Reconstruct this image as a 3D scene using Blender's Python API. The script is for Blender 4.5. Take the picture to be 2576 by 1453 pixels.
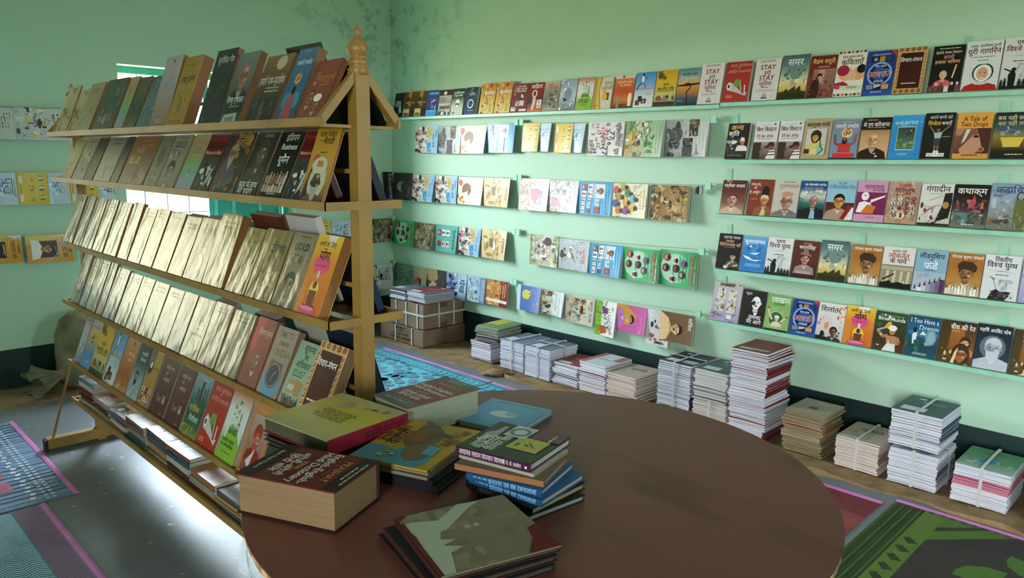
import bpy, bmesh, math, random
from mathutils import Vector, Matrix
for _o in list(bpy.data.objects): bpy.data.objects.remove(_o)
SC = bpy.context.scene
COL = SC.collection
R = math.radians

# ------------------------------------------------------------------ camera, sky, sun, windows, exposure
F, PITCH, YAW, ROLL, EYE = 1879.3, .1736, .7848, .0126, 1.45
XR, YB, XL, YF, ZC = 3.879, 5.367, -2.3, -2.0, 3.3          # room: right wall, back wall, wall behind camera left, wall behind camera, ceiling
_fw = Vector((math.sin(YAW) * math.cos(PITCH), math.cos(YAW) * math.cos(PITCH), -math.sin(PITCH)))
_r0 = Vector((math.cos(YAW), -math.sin(YAW), 0)); _u0 = _r0.cross(_fw)
_rt = _r0 * math.cos(ROLL) + _u0 * math.sin(ROLL); _up = _u0 * math.cos(ROLL) - _r0 * math.sin(ROLL)
cam = bpy.data.cameras.new('camera'); camo = bpy.data.objects.new('camera', cam); COL.objects.link(camo)
cam.sensor_width = 36; cam.lens = 36 * F / 2576; cam.clip_start = .02
camo.matrix_world = Matrix(((_rt.x, _up.x, -_fw.x, 0), (_rt.y, _up.y, -_fw.y, 0), (_rt.z, _up.z, -_fw.z, EYE), (0, 0, 0, 1)))
SC.camera = camo

W = bpy.data.worlds.new('sky'); SC.world = W; W.use_nodes = True
_n = W.node_tree.nodes; _l = W.node_tree.links; _n.clear()
_bg = _n.new('ShaderNodeBackground'); _out = _n.new('ShaderNodeOutputWorld'); _l.new(_bg.outputs[0], _out.inputs[0])
_tc = _n.new('ShaderNodeTexCoord'); _sx = _n.new('ShaderNodeSeparateXYZ'); _cr = _n.new('ShaderNodeValToRGB')
_l.new(_tc.outputs['Generated'], _sx.inputs[0]); _l.new(_sx.outputs[2], _cr.inputs[0]); _l.new(_cr.outputs[0], _bg.inputs[0])
_cr.color_ramp.elements[0].position = .0; _cr.color_ramp.elements[0].color = (.93, .96, 1, 1)
_cr.color_ramp.elements[1].position = .7; _cr.color_ramp.elements[1].color = (.62, .82, 1, 1)
_bg.inputs[1].default_value = 60.0
# openings of the room: (wall, a0, a1, z0, z1): 'B' back wall (along X), 'L' wall opposite the shelves (along Y), 'F' wall behind the camera (along X)
OPEN = [('B', 1.716, 2.948, .90, 2.02), ('B', -.45, .55, .95, 2.05), ('L', -1.15, -.4, .0, 2.1), ('F', 2.8, 3.3, 1.5, 2.3)]  # the small opening behind the camera is added to brighten the room
for k, (w_, a0, a1, z0, z1) in enumerate(OPEN):
    li = bpy.data.lights.new('window_daylight', 'AREA'); li.shape = 'RECTANGLE'; li.size = a1 - a0; li.size_y = z1 - z0
    li.cycles.is_portal = True
    lo = bpy.data.objects.new('window_daylight', li); COL.objects.link(lo)
    c = (a0 + a1) / 2; z = (z0 + z1) / 2
    if w_ == 'B': lo.location = (c, YB + .24, z); lo.rotation_euler = (R(-90), 0, 0)
    if w_ == 'F': lo.location = (c, YF - .24, z); lo.rotation_euler = (R(90), 0, 0)
    if w_ == 'L': lo.location = (XL - .24, c, z); lo.rotation_euler = (R(90), 0, R(-90))
sun = bpy.data.lights.new('sun', 'SUN'); sun.energy = 12; sun.angle = R(.6); sun.color = (1, .93, .8)
suno = bpy.data.objects.new('sun', sun); COL.objects.link(suno); suno.rotation_euler = (R(8), R(38), 0)
SC.view_settings.view_transform = 'Standard'; SC.view_settings.look = 'None'
SC.view_settings.gamma = 1; SC.view_settings.use_curve_mapping = False
SC.view_settings.exposure = .4
SC.cycles.max_bounces = 8; SC.cycles.diffuse_bounces = 5; SC.cycles.glossy_bounces = 4; SC.cycles.transparent_max_bounces = 12
SC.cycles.caustics_reflective = False; SC.cycles.caustics_refractive = False; SC.cycles.sample_clamp_indirect = 8

# ------------------------------------------------------------------ measuring helpers: where a sight line meets a real plane of the room
def ray(px, py): return _fw + _rt * ((px - 1288) / F) - _up * ((py - 726.5) / F)
def onX(px, py, X):
    d = ray(px, py); t = X / d.x; return Vector((0, 0, EYE)) + d * t
def onY(px, py, Y):
    d = ray(px, py); t = Y / d.y; return Vector((0, 0, EYE)) + d * t
def onZ(px, py, Z):
    d = ray(px, py); t = (Z - EYE) / d.z; return Vector((0, 0, EYE)) + d * t
def proj(P):
    d = Vector(P) - Vector((0, 0, EYE)); t = d.dot(_fw)
    return 1288 + F * d.dot(_rt) / t, 726.5 - F * d.dot(_up) / t
def ysolve(px, X, z):
    u = (px - 1288) / F; a = _rt - _fw * u
    return -(a.x * X + a.z * (z - EYE)) / a.y
def xsolve(px, Y, z):
    u = (px - 1288) / F; a = _rt - _fw * u
    return -(a.y * Y + a.z * (z - EYE)) / a.x

# ------------------------------------------------------------------ colours and materials
def lin(h):
    if not isinstance(h, str): return tuple(h)[:3]
    if len(h) == 3: h = ''.join(c * 2 for c in h)
    o = []
    for i in (0, 2, 4):
        c = int(h[i:i + 2], 16) / 255
        o.append(c / 12.92 if c <= .04045 else ((c + .055) / 1.055) ** 2.4)
    return tuple(o)
def mixc(a, b, t):
    a, b = lin(a), lin(b); return tuple(x + (y - x) * t for x, y in zip(a, b))
MATS = {}
def mat(name, base=None, rough=.6, attr=False, coat=0, metal=0, noise=None, bump=None, spec=.5, alpha=1, trans=0, mul=None):
    """noise=(scale, colour2, lo, hi[, stretch]); bump=(scale, strength, distance); lines=(frequency, strength)"""
    m = bpy.data.materials.new(name); m.use_nodes = True; nt = m.node_tree; N = nt.nodes; L = nt.links
    b = N['Principled BSDF']; b.inputs['Roughness'].default_value = rough; b.inputs['Metallic'].default_value = metal
    b.inputs['Specular IOR Level'].default_value = spec; b.inputs['Coat Weight'].default_value = coat; b.inputs['Coat Roughness'].default_value = .08
    if trans: b.inputs['Transmission Weight'].default_value = trans
    if alpha < 1: b.inputs['Alpha'].default_value = alpha
    tc = N.new('ShaderNodeTexCoord'); src = None
    if attr:
        a = N.new('ShaderNodeAttribute'); a.attribute_name = 'Col'; src = a.outputs['Color']
    else:
        b.inputs['Base Color'].default_value = (*lin(base), 1)
    def noisetex(scale, det=4, stretch=None):
        n = N.new('ShaderNodeTexNoise'); n.inputs['Scale'].default_value = scale; n.inputs['Detail'].default_value = det
        if stretch:
            mp = N.new('ShaderNodeMapping'); mp.inputs['Scale'].default_value = stretch; L.new(tc.outputs['Object'], mp.inputs[0]); L.new(mp.outputs[0], n.inputs[0])
        else: L.new(tc.outputs['Object'], n.inputs[0])
        return n
    if noise:
        n = noisetex(noise[0], 5, noise[4] if len(noise) > 4 else None); rp = N.new('ShaderNodeMapRange'); rp.inputs[1].default_value = noise[2]; rp.inputs[2].default_value = noise[3]
        L.new(n.outputs[0], rp.inputs[0]); mx = N.new('ShaderNodeMix'); mx.data_type = 'RGBA'
        L.new(rp.outputs[0], mx.inputs[0])
        if src: L.new(src, mx.inputs[6]); 
        else: mx.inputs[6].default_value = (*lin(base), 1)
        if noise[1] == 'dark':
            mu = N.new('ShaderNodeMix'); mu.data_type = 'RGBA'; mu.blend_type = 'MULTIPLY'; mu.inputs[0].default_value = 1
            if src: L.new(src, mu.inputs[6])
            else: mu.inputs[6].default_value = (*lin(base), 1)
            mu.inputs[7].default_value = (.62, .6, .56, 1); L.new(mu.outputs[2], mx.inputs[7])
        else: mx.inputs[7].default_value = (*lin(noise[1]), 1)
        src = mx.outputs[2]
    if mul:
        mm = N.new('ShaderNodeMix'); mm.data_type = 'RGBA'; mm.blend_type = 'MULTIPLY'; mm.inputs[0].default_value = 1; L.new(src, mm.inputs[6]); mm.inputs[7].default_value = (*mul, 1); src = mm.outputs[2]
    if src: L.new(src, b.inputs['Base Color'])
    if bump:
        n = noisetex(bump[0], 3, bump[3] if len(bump) > 3 else None); bu = N.new('ShaderNodeBump'); bu.inputs['Strength'].default_value = bump[1]; bu.inputs['Distance'].default_value = bump[2]
        L.new(n.outputs[0], bu.inputs['Height']); L.new(bu.outputs[0], b.inputs['Normal'])
        if coat: L.new(bu.outputs[0], b.inputs['Coat Normal'])
    MATS[name] = m
    return m
mat('print', attr=True, rough=.45, spec=.25, noise=(14, 'dark', .66, 1.0))
mat('print_gloss', attr=True, rough=.36, spec=.27, coat=.03, bump=(9, .12, .01))
mat('print_wrap', attr=True, rough=.25, spec=.6, coat=.6, bump=(8, .5, .02, (1, 1, .5)), mul=(.66, .58, .44))
mat('print_matte', attr=True, rough=.75, spec=.25)
mat('paper', attr=True, rough=.85, spec=.15, noise=(60, 'dark', .5, .85, (.05, .05, 8)))
mat('paper_edge', attr=True, rough=.85, spec=.15, noise=(60, 'dark', .5, .85, (.05, 8, .05)))
mat('woven', attr=True, rough=.7, spec=.25, noise=(6, 'dark', .5, .9), bump=(120, .35, .004))
mat('ochre_paint', '987434', .5, noise=(5, '7a5a2a', .45, .75), bump=(40, .1, .003))
mat('turned_wood', 'a87a40', .4, noise=(12, '8c622e', .5, .8))
mat('mint_paint', 'a4d8ba', .6)
mat('mint_metal', '9cd0b4', .45, noise=(8, '86b89c', .5, .8))
mat('black_rubber', '15130f', .7)
mat('steel_wire', '9aa39c', .4, metal=.6)
mat('jute', '957a5a', .95, spec=.1, noise=(9, '765a3c', .4, .7), bump=(180, .6, .004))
mat('sackcloth', '77765c', .95, spec=.1, noise=(7, '545239', .4, .7), bump=(60, .5, .006))
mat('white_cloth', '9c988c', .9, noise=(10, '75705f', .4, .7), bump=(18, .8, .02))
mat('carton', '8a705a', .85, noise=(4, '705844', .4, .7), bump=(30, .15, .004))
mat('carton_tape', '5d4130', .5)
mat('strap', 'c4c2be', .4)
mat('table_laminate', '683830', .38, spec=.5, noise=(7, '54291f', .6, .68, (1, .3, 1)), bump=(150, .04, .002))
mat('chipped_edge', '8a6a44', .8, noise=(30, 'c9a878', .45, .6))
mat('teal_paint', '2aa093', .4, noise=(5, '1c8378', .4, .8))
mat('teal_trim', '5fc4b4', .4)
mat('clear_film', 'dfe6e4', .12, alpha=.42, coat=1, bump=(40, .9, .02))
mat('leafy', '3d5a24', .8, noise=(8, '6d8a3a', .4, .7))
mat('earth', '9a845c', .95, noise=(3, '7d6a44', .4, .7))
mat('cardboard_grey', '726a55', .9, spec=.15, noise=(35, '5d5542', .45, .75), bump=(60, .25, .003))

# ------------------------------------------------------------------ mesh building
class MB:
    def __init__(s): s.v = []; s.f = []; s.m = []; s.c = []
    def face(s, pts, col=(.5, .5, .5), m=0):
        i = len(s.v); s.v += [tuple(p) for p in pts]; n = len(pts); s.f.append(tuple(range(i, i + n))); s.m.append(m)
        if isinstance(col, list): s.c.append([lin(x) for x in col])
        else: s.c.append([lin(col)] * n)
    def solid(s, V, Fs, col=(.5, .5, .5), m=0, cols=None):
        i = len(s.v); s.v += [tuple(p) for p in V]; c = lin(col)
        for k, f in enumerate(Fs):
            s.f.append(tuple(i + j for j in f)); s.m.append(m if not isinstance(m, (list, tuple)) else m[k]); s.c.append([lin(cols[k]) if cols else c] * len(f))
    def box(s, a, b, col=(.5, .5, .5), m=0, cols=None, T=None):
        x0, y0, z0 = a; x1, y1, z1 = b
        V = [Vector(p) for p in ((x0, y0, z0), (x1, y0, z0), (x1, y1, z0), (x0, y1, z0), (x0, y0, z1), (x1, y0, z1), (x1, y1, z1), (x0, y1, z1))]
        if T: V = [T @ p for p in V]
        s.solid(V, [(3, 2, 1, 0), (4, 5, 6, 7), (0, 1, 5, 4), (1, 2, 6, 5), (2, 3, 7, 6), (3, 0, 4, 7)], col, m, cols)  # bottom top -y +x +y -x
    def bar(s, p, q, w, h=None, col=(.5, .5, .5), m=0, up=(0, 0, 1)):
        p, q = Vector(p), Vector(q); d = (q - p).normalized(); h = h or w; u = Vector(up)
        if abs(d.dot(u)) > .95: u = Vector((1, 0, 0))
        r = d.cross(u).normalized() * (w / 2); u = r.cross(d).normalized() * (h / 2)
        V = [p - r - u, p + r - u, p + r + u, p - r + u, q - r - u, q + r - u, q + r + u, q - r + u]
        s.solid(V, [(0, 1, 2, 3), (7, 6, 5, 4), (0, 4, 5, 1), (1, 5, 6, 2), (2, 6, 7, 3), (3, 7, 4, 0)], col, m)
    def tube(s, pts, r, n=6, col=(.5, .5, .5), m=0):
        pts = [Vector(p) for p in pts]; V = []; Fs = []
        for i, p in enumerate(pts):
            d = (pts[min(i + 1, len(pts) - 1)] - pts[max(i - 1, 0)]).normalized()
            u = Vector((0, 0, 1)) if abs(d.z) < .9 else Vector((1, 0, 0)); a = d.cross(u).normalized(); b = a.cross(d)
            rr = r[i] if isinstance(r, (list, tuple)) else r
            V += [p + (a * math.cos(t) + b * math.sin(t)) * rr for t in (2 * math.pi * k / n for k in range(n))]
        for i in range(len(pts) - 1):
            for k in range(n): Fs.append((i * n + k, i * n + (k + 1) % n, (i + 1) * n + (k + 1) % n, (i + 1) * n + k))
        Fs.append(tuple(range(n - 1, -1, -1))); Fs.append(tuple((len(pts) - 1) * n + k for k in range(n)))
        s.solid(V, Fs, col, m)
    def lathe(s, prof, c, n=20, col=(.5, .5, .5), m=0):
        V = []; Fs = []
        for r, z in prof: V += [(c[0] + r * math.cos(2 * math.pi * k / n), c[1] + r * math.sin(2 * math.pi * k / n), c[2] + z) for k in range(n)]
        for i in range(len(prof) - 1):
            for k in range(n): Fs.append((i * n + k, i * n + (k + 1) % n, (i + 1) * n + (k + 1) % n, (i + 1) * n + k))
        Fs.append(tuple(range(n - 1, -1, -1))); Fs.append(tuple((len(prof) - 1) * n + k for k in range(n)))
        s.solid(V, Fs, col, m)
    def grid(s, nx, ny, fn, col=(.5, .5, .5), m=0, colfn=None):
        i0 = len(s.v)
        for j in range(ny + 1):
            for i in range(nx + 1): s.v.append(tuple(fn(i / nx, j / ny)))
        for j in range(ny):
            for i in range(nx):
                a = i0 + j * (nx + 1) + i; s.f.append((a, a + 1, a + nx + 2, a + nx + 1)); s.m.append(m)
                if colfn: s.c.append([lin(colfn(x / nx, y / ny)) for x, y in ((i, j), (i + 1, j), (i + 1, j + 1), (i, j + 1))])
                else: s.c.append([lin(col)] * 4)
    def mesh(s, name, mats, smooth=False):
        me = bpy.data.meshes.new(name); me.from_pydata(s.v, [], s.f)
        me.polygons.foreach_set('material_index', s.m)
        at = me.color_attributes.new('Col', 'FLOAT_COLOR', 'CORNER')
        at.data.foreach_set('color', [x for f in s.c for c in f for x in (c[0], c[1], c[2], 1.0)])
        for m in mats: me.materials.append(MATS[m])
        if smooth: me.polygons.foreach_set('use_smooth', [True] * len(me.polygons))
        me.update(); return me
    def build(s, name, mats, parent=None, smooth=False, M=None):
        if isinstance(mats, str): mats = [mats]
        return link(name, s.mesh(name, mats, smooth), parent, M)
def link(name, me, parent=None, M=None):
    o = bpy.data.objects.new(name, me); COL.objects.link(o)
    if parent: o.parent = parent
    if M is not None: o.matrix_local = M
    return o
def thing(name, label, cat, M=None, group=None):
    o = bpy.data.objects.new(name, None); o.empty_display_size = .02; COL.objects.link(o)
    if M is not None: o.matrix_world = M if isinstance(M, Matrix) else Matrix.Translation(M)
    return tag(o, label, cat, group)
def tag(o, label, cat, group=None):
    o['label'] = label; o['category'] = cat
    if group: o['group'] = group
    return o
def struct(o): o['kind'] = 'structure'; return o
def frame(o, x, y, z):
    """matrix whose columns are the axes x, y, z at origin o"""
    o, x, y, z = map(Vector, (o, x, y, z))
    return Matrix(((x.x, y.x, z.x, o.x), (x.y, y.y, z.y, o.y), (x.z, y.z, z.z, o.z), (0, 0, 0, 1)))

# ------------------------------------------------------------------ lettering: glyph outlines laid out one by one, with half forms and vowel signs in order
_tcur = bpy.data.curves.new('lettering', 'FONT'); _tcur.resolution_u = 2
_tob = bpy.data.objects.new('lettering', _tcur); COL.objects.link(_tob)
GL = {}
def _shape(s, bold):
    _tcur.body = s; _tcur.offset = {2: 0, 1: .013, 0: .004}[int(bold)]
    dg = bpy.context.evaluated_depsgraph_get(); dg.update()
    ev = _tob.evaluated_get(dg); me = ev.to_mesh()
    v = [(p.co.x, p.co.y) for p in me.vertices]; f = [tuple(q.vertices) for q in me.polygons]; ev.to_mesh_clear()
    return v, f
def glyph(ch, bold):
    k = (ch, bold)
    if k not in GL:
        v, f = _shape(ch, bold)
        area = lambda v, f: sum(abs((v[q[1]][0] - v[q[0]][0]) * (v[q[2]][1] - v[q[0]][1]) - (v[q[2]][0] - v[q[0]][0]) * (v[q[1]][1] - v[q[0]][1])) for q in f)
        v0, f0 = _shape(ch, 2)
        if area(v, f) < area(v0, f0) * 1.0: v, f = v0, f0
        if ch == ' ': adv = .3
        else:
            adv = max(p[0] for p in _shape(ch + 'WW', bold)[0]) - max(p[0] for p in _shape('WW', bold)[0])
        GL[k] = (v, f, adv)
    return GL[k]
def _clip(v, f, xm):
    V = []; Fs = []
    for q in f:
        pts = [v[i] for i in q]; out = []
        for i, p in enumerate(pts):
            r = pts[(i + 1) % len(pts)]
            if p[0] <= xm: out.append(p)
            if (p[0] < xm) != (r[0] < xm) and r[0] != p[0]:
                t = (xm - p[0]) / (r[0] - p[0]); out.append((xm, p[1] + (r[1] - p[1]) * t))
        if len(out) > 2:
            Fs.append(tuple(range(len(V), len(V) + len(out)))); V += out
    return V, Fs
def layout(s, bold):
    """list of faces (2-D points) and the width, for a line of height 1"""
    out = []; i = 0; start = 0; reph = False
    while i < len(s):
        c = s[i]; nx = s[i + 1] if i + 1 < len(s) else ''; n2 = s[i + 2] if i + 2 < len(s) else ''
        cons = '\u0915' <= c <= '\u0939'
        if cons and not (out and out[-1][1] == 1): start = len(out)
        if cons and nx == '\u094d' and n2:
            if c == '\u0930': reph = True; i += 2; continue
            if n2 == '\u0930': out += [(c, 0), ('\u094d', 2)]; i += 3; continue
            out.append((c, 1)); i += 2; continue
        if c == '\u093f': out.insert(start, (c, 0))
        else: out.append((c, 0))
        if reph and cons and not nx in 'ािीुूेैोौ':
            out.append(('\u0947', 2)); reph = False
        elif reph and not cons: out.append(('\u0947', 2)); reph = False
        i += 1
    x = 0; faces = []
    for c, mode in out:
        v, f, adv = glyph(c, bold)
        if mode == 1: v, f = _clip(v, f, adv - .17); adv -= .17
        if mode == 2: adv = 0
        faces += [[(v[j][0] + x, v[j][1]) for j in q] for q in f]; x += adv
    return faces, max(x, .1)
LAY = {}
def strips(pts, col, st):
    y0 = min(p[1] for p in pts); y1 = max(p[1] for p in pts); i0, i1 = int(y0 / st + 1e-6), int(math.ceil(y1 / st - 1e-6)); out = []
    if i1 - i0 < 2: return [(pts, col)]
    for i in range(i0, i1):
        lo, hi = max(y0, i * st), min(y1, (i + 1) * st)
        if isinstance(col, list):
            x0, x1 = pts[0][0], pts[1][0]; ca, cb = (mixc(col[0], col[2], (q - y0) / (y1 - y0)) for q in (lo, hi)); out.append(([(x0, lo), (x1, lo), (x1, hi), (x0, hi)], [ca, ca, cb, cb])); continue
        q = pts
        for lim, sg in ((lo, 1), (hi, -1)):
            o = []
            for j, p in enumerate(q):
                r = q[(j + 1) % len(q)]; d0, d1 = sg * (p[1] - lim), sg * (r[1] - lim)
                if d0 >= 0: o.append(p)
                if (d0 < 0) != (d1 < 0): w = d0 / (d0 - d1); o.append((p[0] + (r[0] - p[0]) * w, p[1] + (r[1] - p[1]) * w))
            q = o
            if len(q) < 3: break
        if len(q) > 2: out.append((q, col))
    return out

# ------------------------------------------------------------------ printed covers: small drawings made of flat shapes (x 0..1 across, y 0..a up, in cover widths)
class Art:
    def __init__(s, spec, a):
        s.a = a; s.L = []; s.lay = 0; s.bg = '888888'
        for op in spec.split(';'):
            if op: s.do(op.split(','))
    def add(s, pts, col):
        if not isinstance(col, list):
            for ax, lim, sg in ((0, 0, 1), (0, 1, -1), (1, 0, 1), (1, s.a, -1)):
                if all(sg * (p[ax] - lim) >= 0 for p in pts): continue
                out = []
                for i, p in enumerate(pts):
                    r = pts[(i + 1) % len(pts)]; d0, d1 = sg * (p[ax] - lim), sg * (r[ax] - lim)
                    if d0 >= 0: out.append(p)
                    if (d0 < 0) != (d1 < 0): w = d0 / (d0 - d1); out.append((p[0] + (r[0] - p[0]) * w, p[1] + (r[1] - p[1]) * w))
                pts = out
                if len(pts) < 3: return
        s.L.append((pts, col, s.lay))
    def rect(s, x0, y0, x1, y1, c, c2=None):
        s.add([(x0, y0), (x1, y0), (x1, y1), (x0, y1)], [c2, c2, c, c] if c2 else c)
    def ell(s, x, y, rx, ry, c, n=14, a0=0, a1=6.2832):
        s.add([(x + rx * math.cos(a0 + (a1 - a0) * k / n), y + ry * math.sin(a0 + (a1 - a0) * k / n)) for k in range(n + (a1 - a0 < 6))], c)
    def line(s, c, w, P):
        for (x0, y0), (x1, y1) in zip(P, P[1:]):
            d = math.hypot(x1 - x0, y1 - y0) or 1; nx, ny = -(y1 - y0) / d * w / 2, (x1 - x0) / d * w / 2
            s.add([(x0 + nx, y0 + ny), (x0 - nx, y0 - ny), (x1 - nx, y1 - ny), (x1 + nx, y1 + ny)], c)
    def text(s, t, x, y, h, c, mw, bold):
        k = (t, bold)
        if k not in LAY: LAY[k] = layout(t, bold)
        faces, w = LAY[k]; sc = h / .72 * 1.18; sx = min(sc, mw * 1.04 / w)
        for f in faces: s.add([(x + (p[0] - w / 2) * sx, y + (p[1] - .35) * sc) for p in f], c)
    def do(s, t):
        k = t[0]; a = s.a; s.lay += 1
        fl = lambda i: float(t[i])
        if k == 'b':
            s.bg = t[1]; n = len(t) - 1
            if n == 1: s.rect(0, 0, 1, a, t[1])
            else:
                for i in range(n - 1): s.rect(0, a * (1 - (i + 1) / (n - 1)), 1, a * (1 - i / (n - 1)), t[1 + i], t[2 + i])
        elif k == 'r': s.rect(fl(1), fl(2) * a, fl(3), fl(4) * a, t[5], t[6] if len(t) > 6 else None)
        elif k == 'e': s.ell(fl(1), fl(2) * a, fl(3), fl(4), t[5])
        elif k == 'o':
            x, y, r, w = fl(1), fl(2) * a, fl(3), fl(4); n = 18
            for i in range(n):
                p, q = 6.2832 * i / n, 6.2832 * (i + 1) / n
                s.add([(x + r * math.cos(p), y + r * math.sin(p)), (x + (r + w) * math.cos(p), y + (r + w) * math.sin(p)), (x + (r + w) * math.cos(q), y + (r + w) * math.sin(q)), (x + r * math.cos(q), y + r * math.sin(q))], t[5])
        elif k == 'p': s.add([(float(t[i]), float(t[i + 1]) * a) for i in range(2, len(t) - 1, 2)], t[1])
        elif k == 'l': s.line(t[1], fl(2), [(float(t[i]), float(t[i + 1]) * a) for i in range(3, len(t) - 1, 2)])
        elif k in 'tT': s.text(t[1], fl(2), fl(3) * a, fl(4), t[5], fl(6) if len(t) > 6 else .86, k == 'T')
        elif k == 'x':  # rows of small print
            x, y, w, n, c = fl(1), fl(2) * a, fl(3), int(t[4]), t[5]; h = fl(6) if len(t) > 6 else .022; rn = random.Random(int(x * 991 + y * 717 + n))
            for j in range(n):
                yy = y - j * h * 2.2; xx = x - w / 2 + rn.random() * w * .1; e = x + w / 2 - rn.random() * w * .15
                while xx < e:
                    q = min(e, xx + .03 + rn.random() * .07); s.rect(xx, yy, q, yy + h, c); xx = q + .018
        elif k == 'm':  # mottled paint
            x0, y0, x1, y1, n, sd = fl(1), fl(2) * a, fl(3), fl(4) * a, int(t[5]), int(t[6]); cs = t[7:]; rn = random.Random(sd)
            for i in range(n):
                x = x0 + rn.random() * (x1 - x0); y = y0 + rn.random() * (y1 - y0); r = (.03 + .09 * rn.random()) * min(1, (x1 - x0) * 1.6); g = rn.choice(cs); q = rn.random() * 3; st = .5 + rn.random()
                s.lay += .12
                s.add([(min(x1, max(x0, x + r * st * (.6 + .6 * rn.random()) * math.cos(q + b_ * 1.05))), min(y1, max(y0, y + r / st * (.6 + .6 * rn.random()) * math.sin(q + b_ * 1.05)))) for b_ in range(6)], g)
        elif k == 'c':  # crowd
            x0, y0, x1, y1, n, sd = fl(1), fl(2) * a, fl(3), fl(4) * a, int(t[5]), int(t[6]); cs = t[7:]; rn = random.Random(sd)
            for i in range(n):
                x = x0 + (i + .5) / n * (x1 - x0); hh = (y1 - y0) * (.75 + .25 * rn.random()); w = (x1 - x0) / n * .45; g = rn.choice(cs); s.lay += .1
                s.add([(x - w, y0), (x + w, y0), (x + w * .9, y0 + hh * .7), (x - w * .9, y0 + hh * .7)], g); s.ell(x, y0 + hh * .84, w * .62, hh * .17, rn.choice(cs), 7)
        elif k == 'f':  # portrait: x y s skin hair cloth style
            x, y, q, sk, ha, cl = fl(1), fl(2) * a, fl(3), t[4], t[5], t[6]; st = t[7] if len(t) > 7 else ''
            dk = mixc(sk, '1a0c08', .42); md = mixc(sk, '301810', .2)
            s.add([(x - q * 1.25, y - q * 1.75), (x + q * 1.25, y - q * 1.75), (x + q * 1.05, y - q * .95), (x + q * .35, y - q * .62), (x - q * .35, y - q * .62), (x - q * 1.05, y - q * .95)], cl); s.lay += .2
            s.add([(x - q * .24, y - q * .8), (x + q * .24, y - q * .8), (x + q * .2, y - q * .2), (x - q * .2, y - q * .2)], md); s.lay += .2
            s.add([(x - q * .3, y - q * .68), (x, y - q * 1.15), (x + q * .3, y - q * .68), (x, y - q * .82)], mixc(cl, 'ffffff', .35)); s.lay += .2
            if 'v' in st: s.ell(x, y + q * .02, q * .66, q * .92, ha); s.lay += .2
            if 'n' not in st and 'v' not in st: s.ell(x, y + q * .2, q * .5, q * .52, ha); s.lay += .2
            s.ell(x - q * .44, y - q * .02, q * .08, q * .14, md, 8); s.ell(x + q * .44, y - q * .02, q * .08, q * .14, md, 8)
            s.ell(x, y, q * .42, q * .58, sk, 16); s.lay += .2
            s.add([(x - q * .42, y), (x - q * .36, y - q * .3), (x - q * .12, y - q * .57), (x - q * .06, y - q * .3), (x - q * .1, y + q * .1), (x - q * .3, y + q * .4)], dk if 's' in st else md); s.lay += .2
            hl = mixc(sk, 'fff4e4', .28); s.ell(x + q * .1, y + q * .34, q * .2, q * .12, hl, 9); s.ell(x + q * .22, y - q * .14, q * .1, q * .09, hl, 8)
            s.add([(x - q * .2, y - q * .56), (x + q * .2, y - q * .56), (x + q * .16, y - q * .7), (x - q * .18, y - q * .7)], dk)
            for e in (-1, 1): s.ell(x + e * q * .19, y + q * .06, q * .13, q * .075, md, 9)
            s.lay += .15
            for e in (-1, 1):
                s.rect(x + e * q * .2 - q * .1, y + q * .12, x + e * q * .2 + q * .1, y + q * .16, mixc(ha, '000000', .4)); s.ell(x + e * q * .19, y + q * .03, q * .07, q * .035, '20120c', 8)
            s.add([(x - q * .02, y + q * .05), (x + q * .05, y + q * .05), (x + q * .09, y - q * .17), (x - q * .07, y - q * .17)], dk); s.rect(x - q * .14, y - q * .34, x + q * .14, y - q * .3, mixc(dk, '601818', .4)); s.lay += .2
            if 'm' in st: s.add([(x - q * .24, y - q * .3), (x, y - q * .2), (x + q * .24, y - q * .3), (x + q * .1, y - q * .24), (x - q * .1, y - q * .24)], ha if 'n' not in st else '1a1210')
            if 'b' in st:
                s.add([(x - q * .42, y - q * .08), (x - q * .3, y - q * .22), (x, y - q * .26), (x + q * .3, y - q * .22), (x + q * .42, y - q * .08), (x + q * .34, y - q * .62), (x, y - q * 1.0), (x - q * .34, y - q * .62)], ha)
            if 'n' not in st and 'h' not in st and 't' not in st: s.add([(x - q * .44, y + q * .16), (x - q * .2, y + q * .34), (x + q * .2, y + q * .36), (x + q * .44, y + q * .16), (x + q * .34, y + q * .56), (x, y + q * .7), (x - q * .34, y + q * .56)], ha)
            if 'g' in st:
                for e in (-1, 1):
                    for b_ in range(8):
                        p, w = .7854 * b_, .7854 * (b_ + 1); s.add([(x + e * q * .2 + q * r_ * math.cos(z_), y + q * .03 + q * r_ * .85 * math.sin(z_)) for r_, z_ in ((.13, p), (.17, p), (.17, w), (.13, w))], '1c1410')
            s.lay += .2
            if 'h' in st: s.add([(x - q * .46, y + q * .22), (x + q * .46, y + q * .22), (x + q * .36, y + q * .85), (x - q * .34, y + q * .9)], cl if 'H' in st else ha)
            if 't' in st: s.ell(x, y + q * .42, q * .56, q * .34, 'e8e4d8' if 'T' not in st else ha)
        elif k == 'q':  # ink strokes
            x0, y0, x1, y1, n, sd = fl(1), fl(2) * a, fl(3), fl(4) * a, int(t[5]), int(t[6]); cs = t[7:]; rn = random.Random(sd)
            for i in range(n):
                x = x0 + rn.random() * (x1 - x0); y = y0 + rn.random() * (y1 - y0); g = rn.random() * 6.28; P = [(x, y)]; d = .03 + .04 * rn.random()
                for _ in range(3): g += rn.random() * 1.6 - .5; P.append((P[-1][0] + d * math.cos(g), P[-1][1] + d * math.sin(g)))
                s.line(rn.choice(cs), .008 + .008 * rn.random(), P)
        elif k == 'k':  # small framed portraits on a grid: cols rows x0 y0 x1 y1 round seed
            nc, nr, x0, y0, x1, y1, rd, sd = int(t[1]), int(t[2]), fl(3), fl(4) * a, fl(5), fl(6) * a, int(t[7]), int(t[8]); rn = random.Random(sd)
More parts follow.
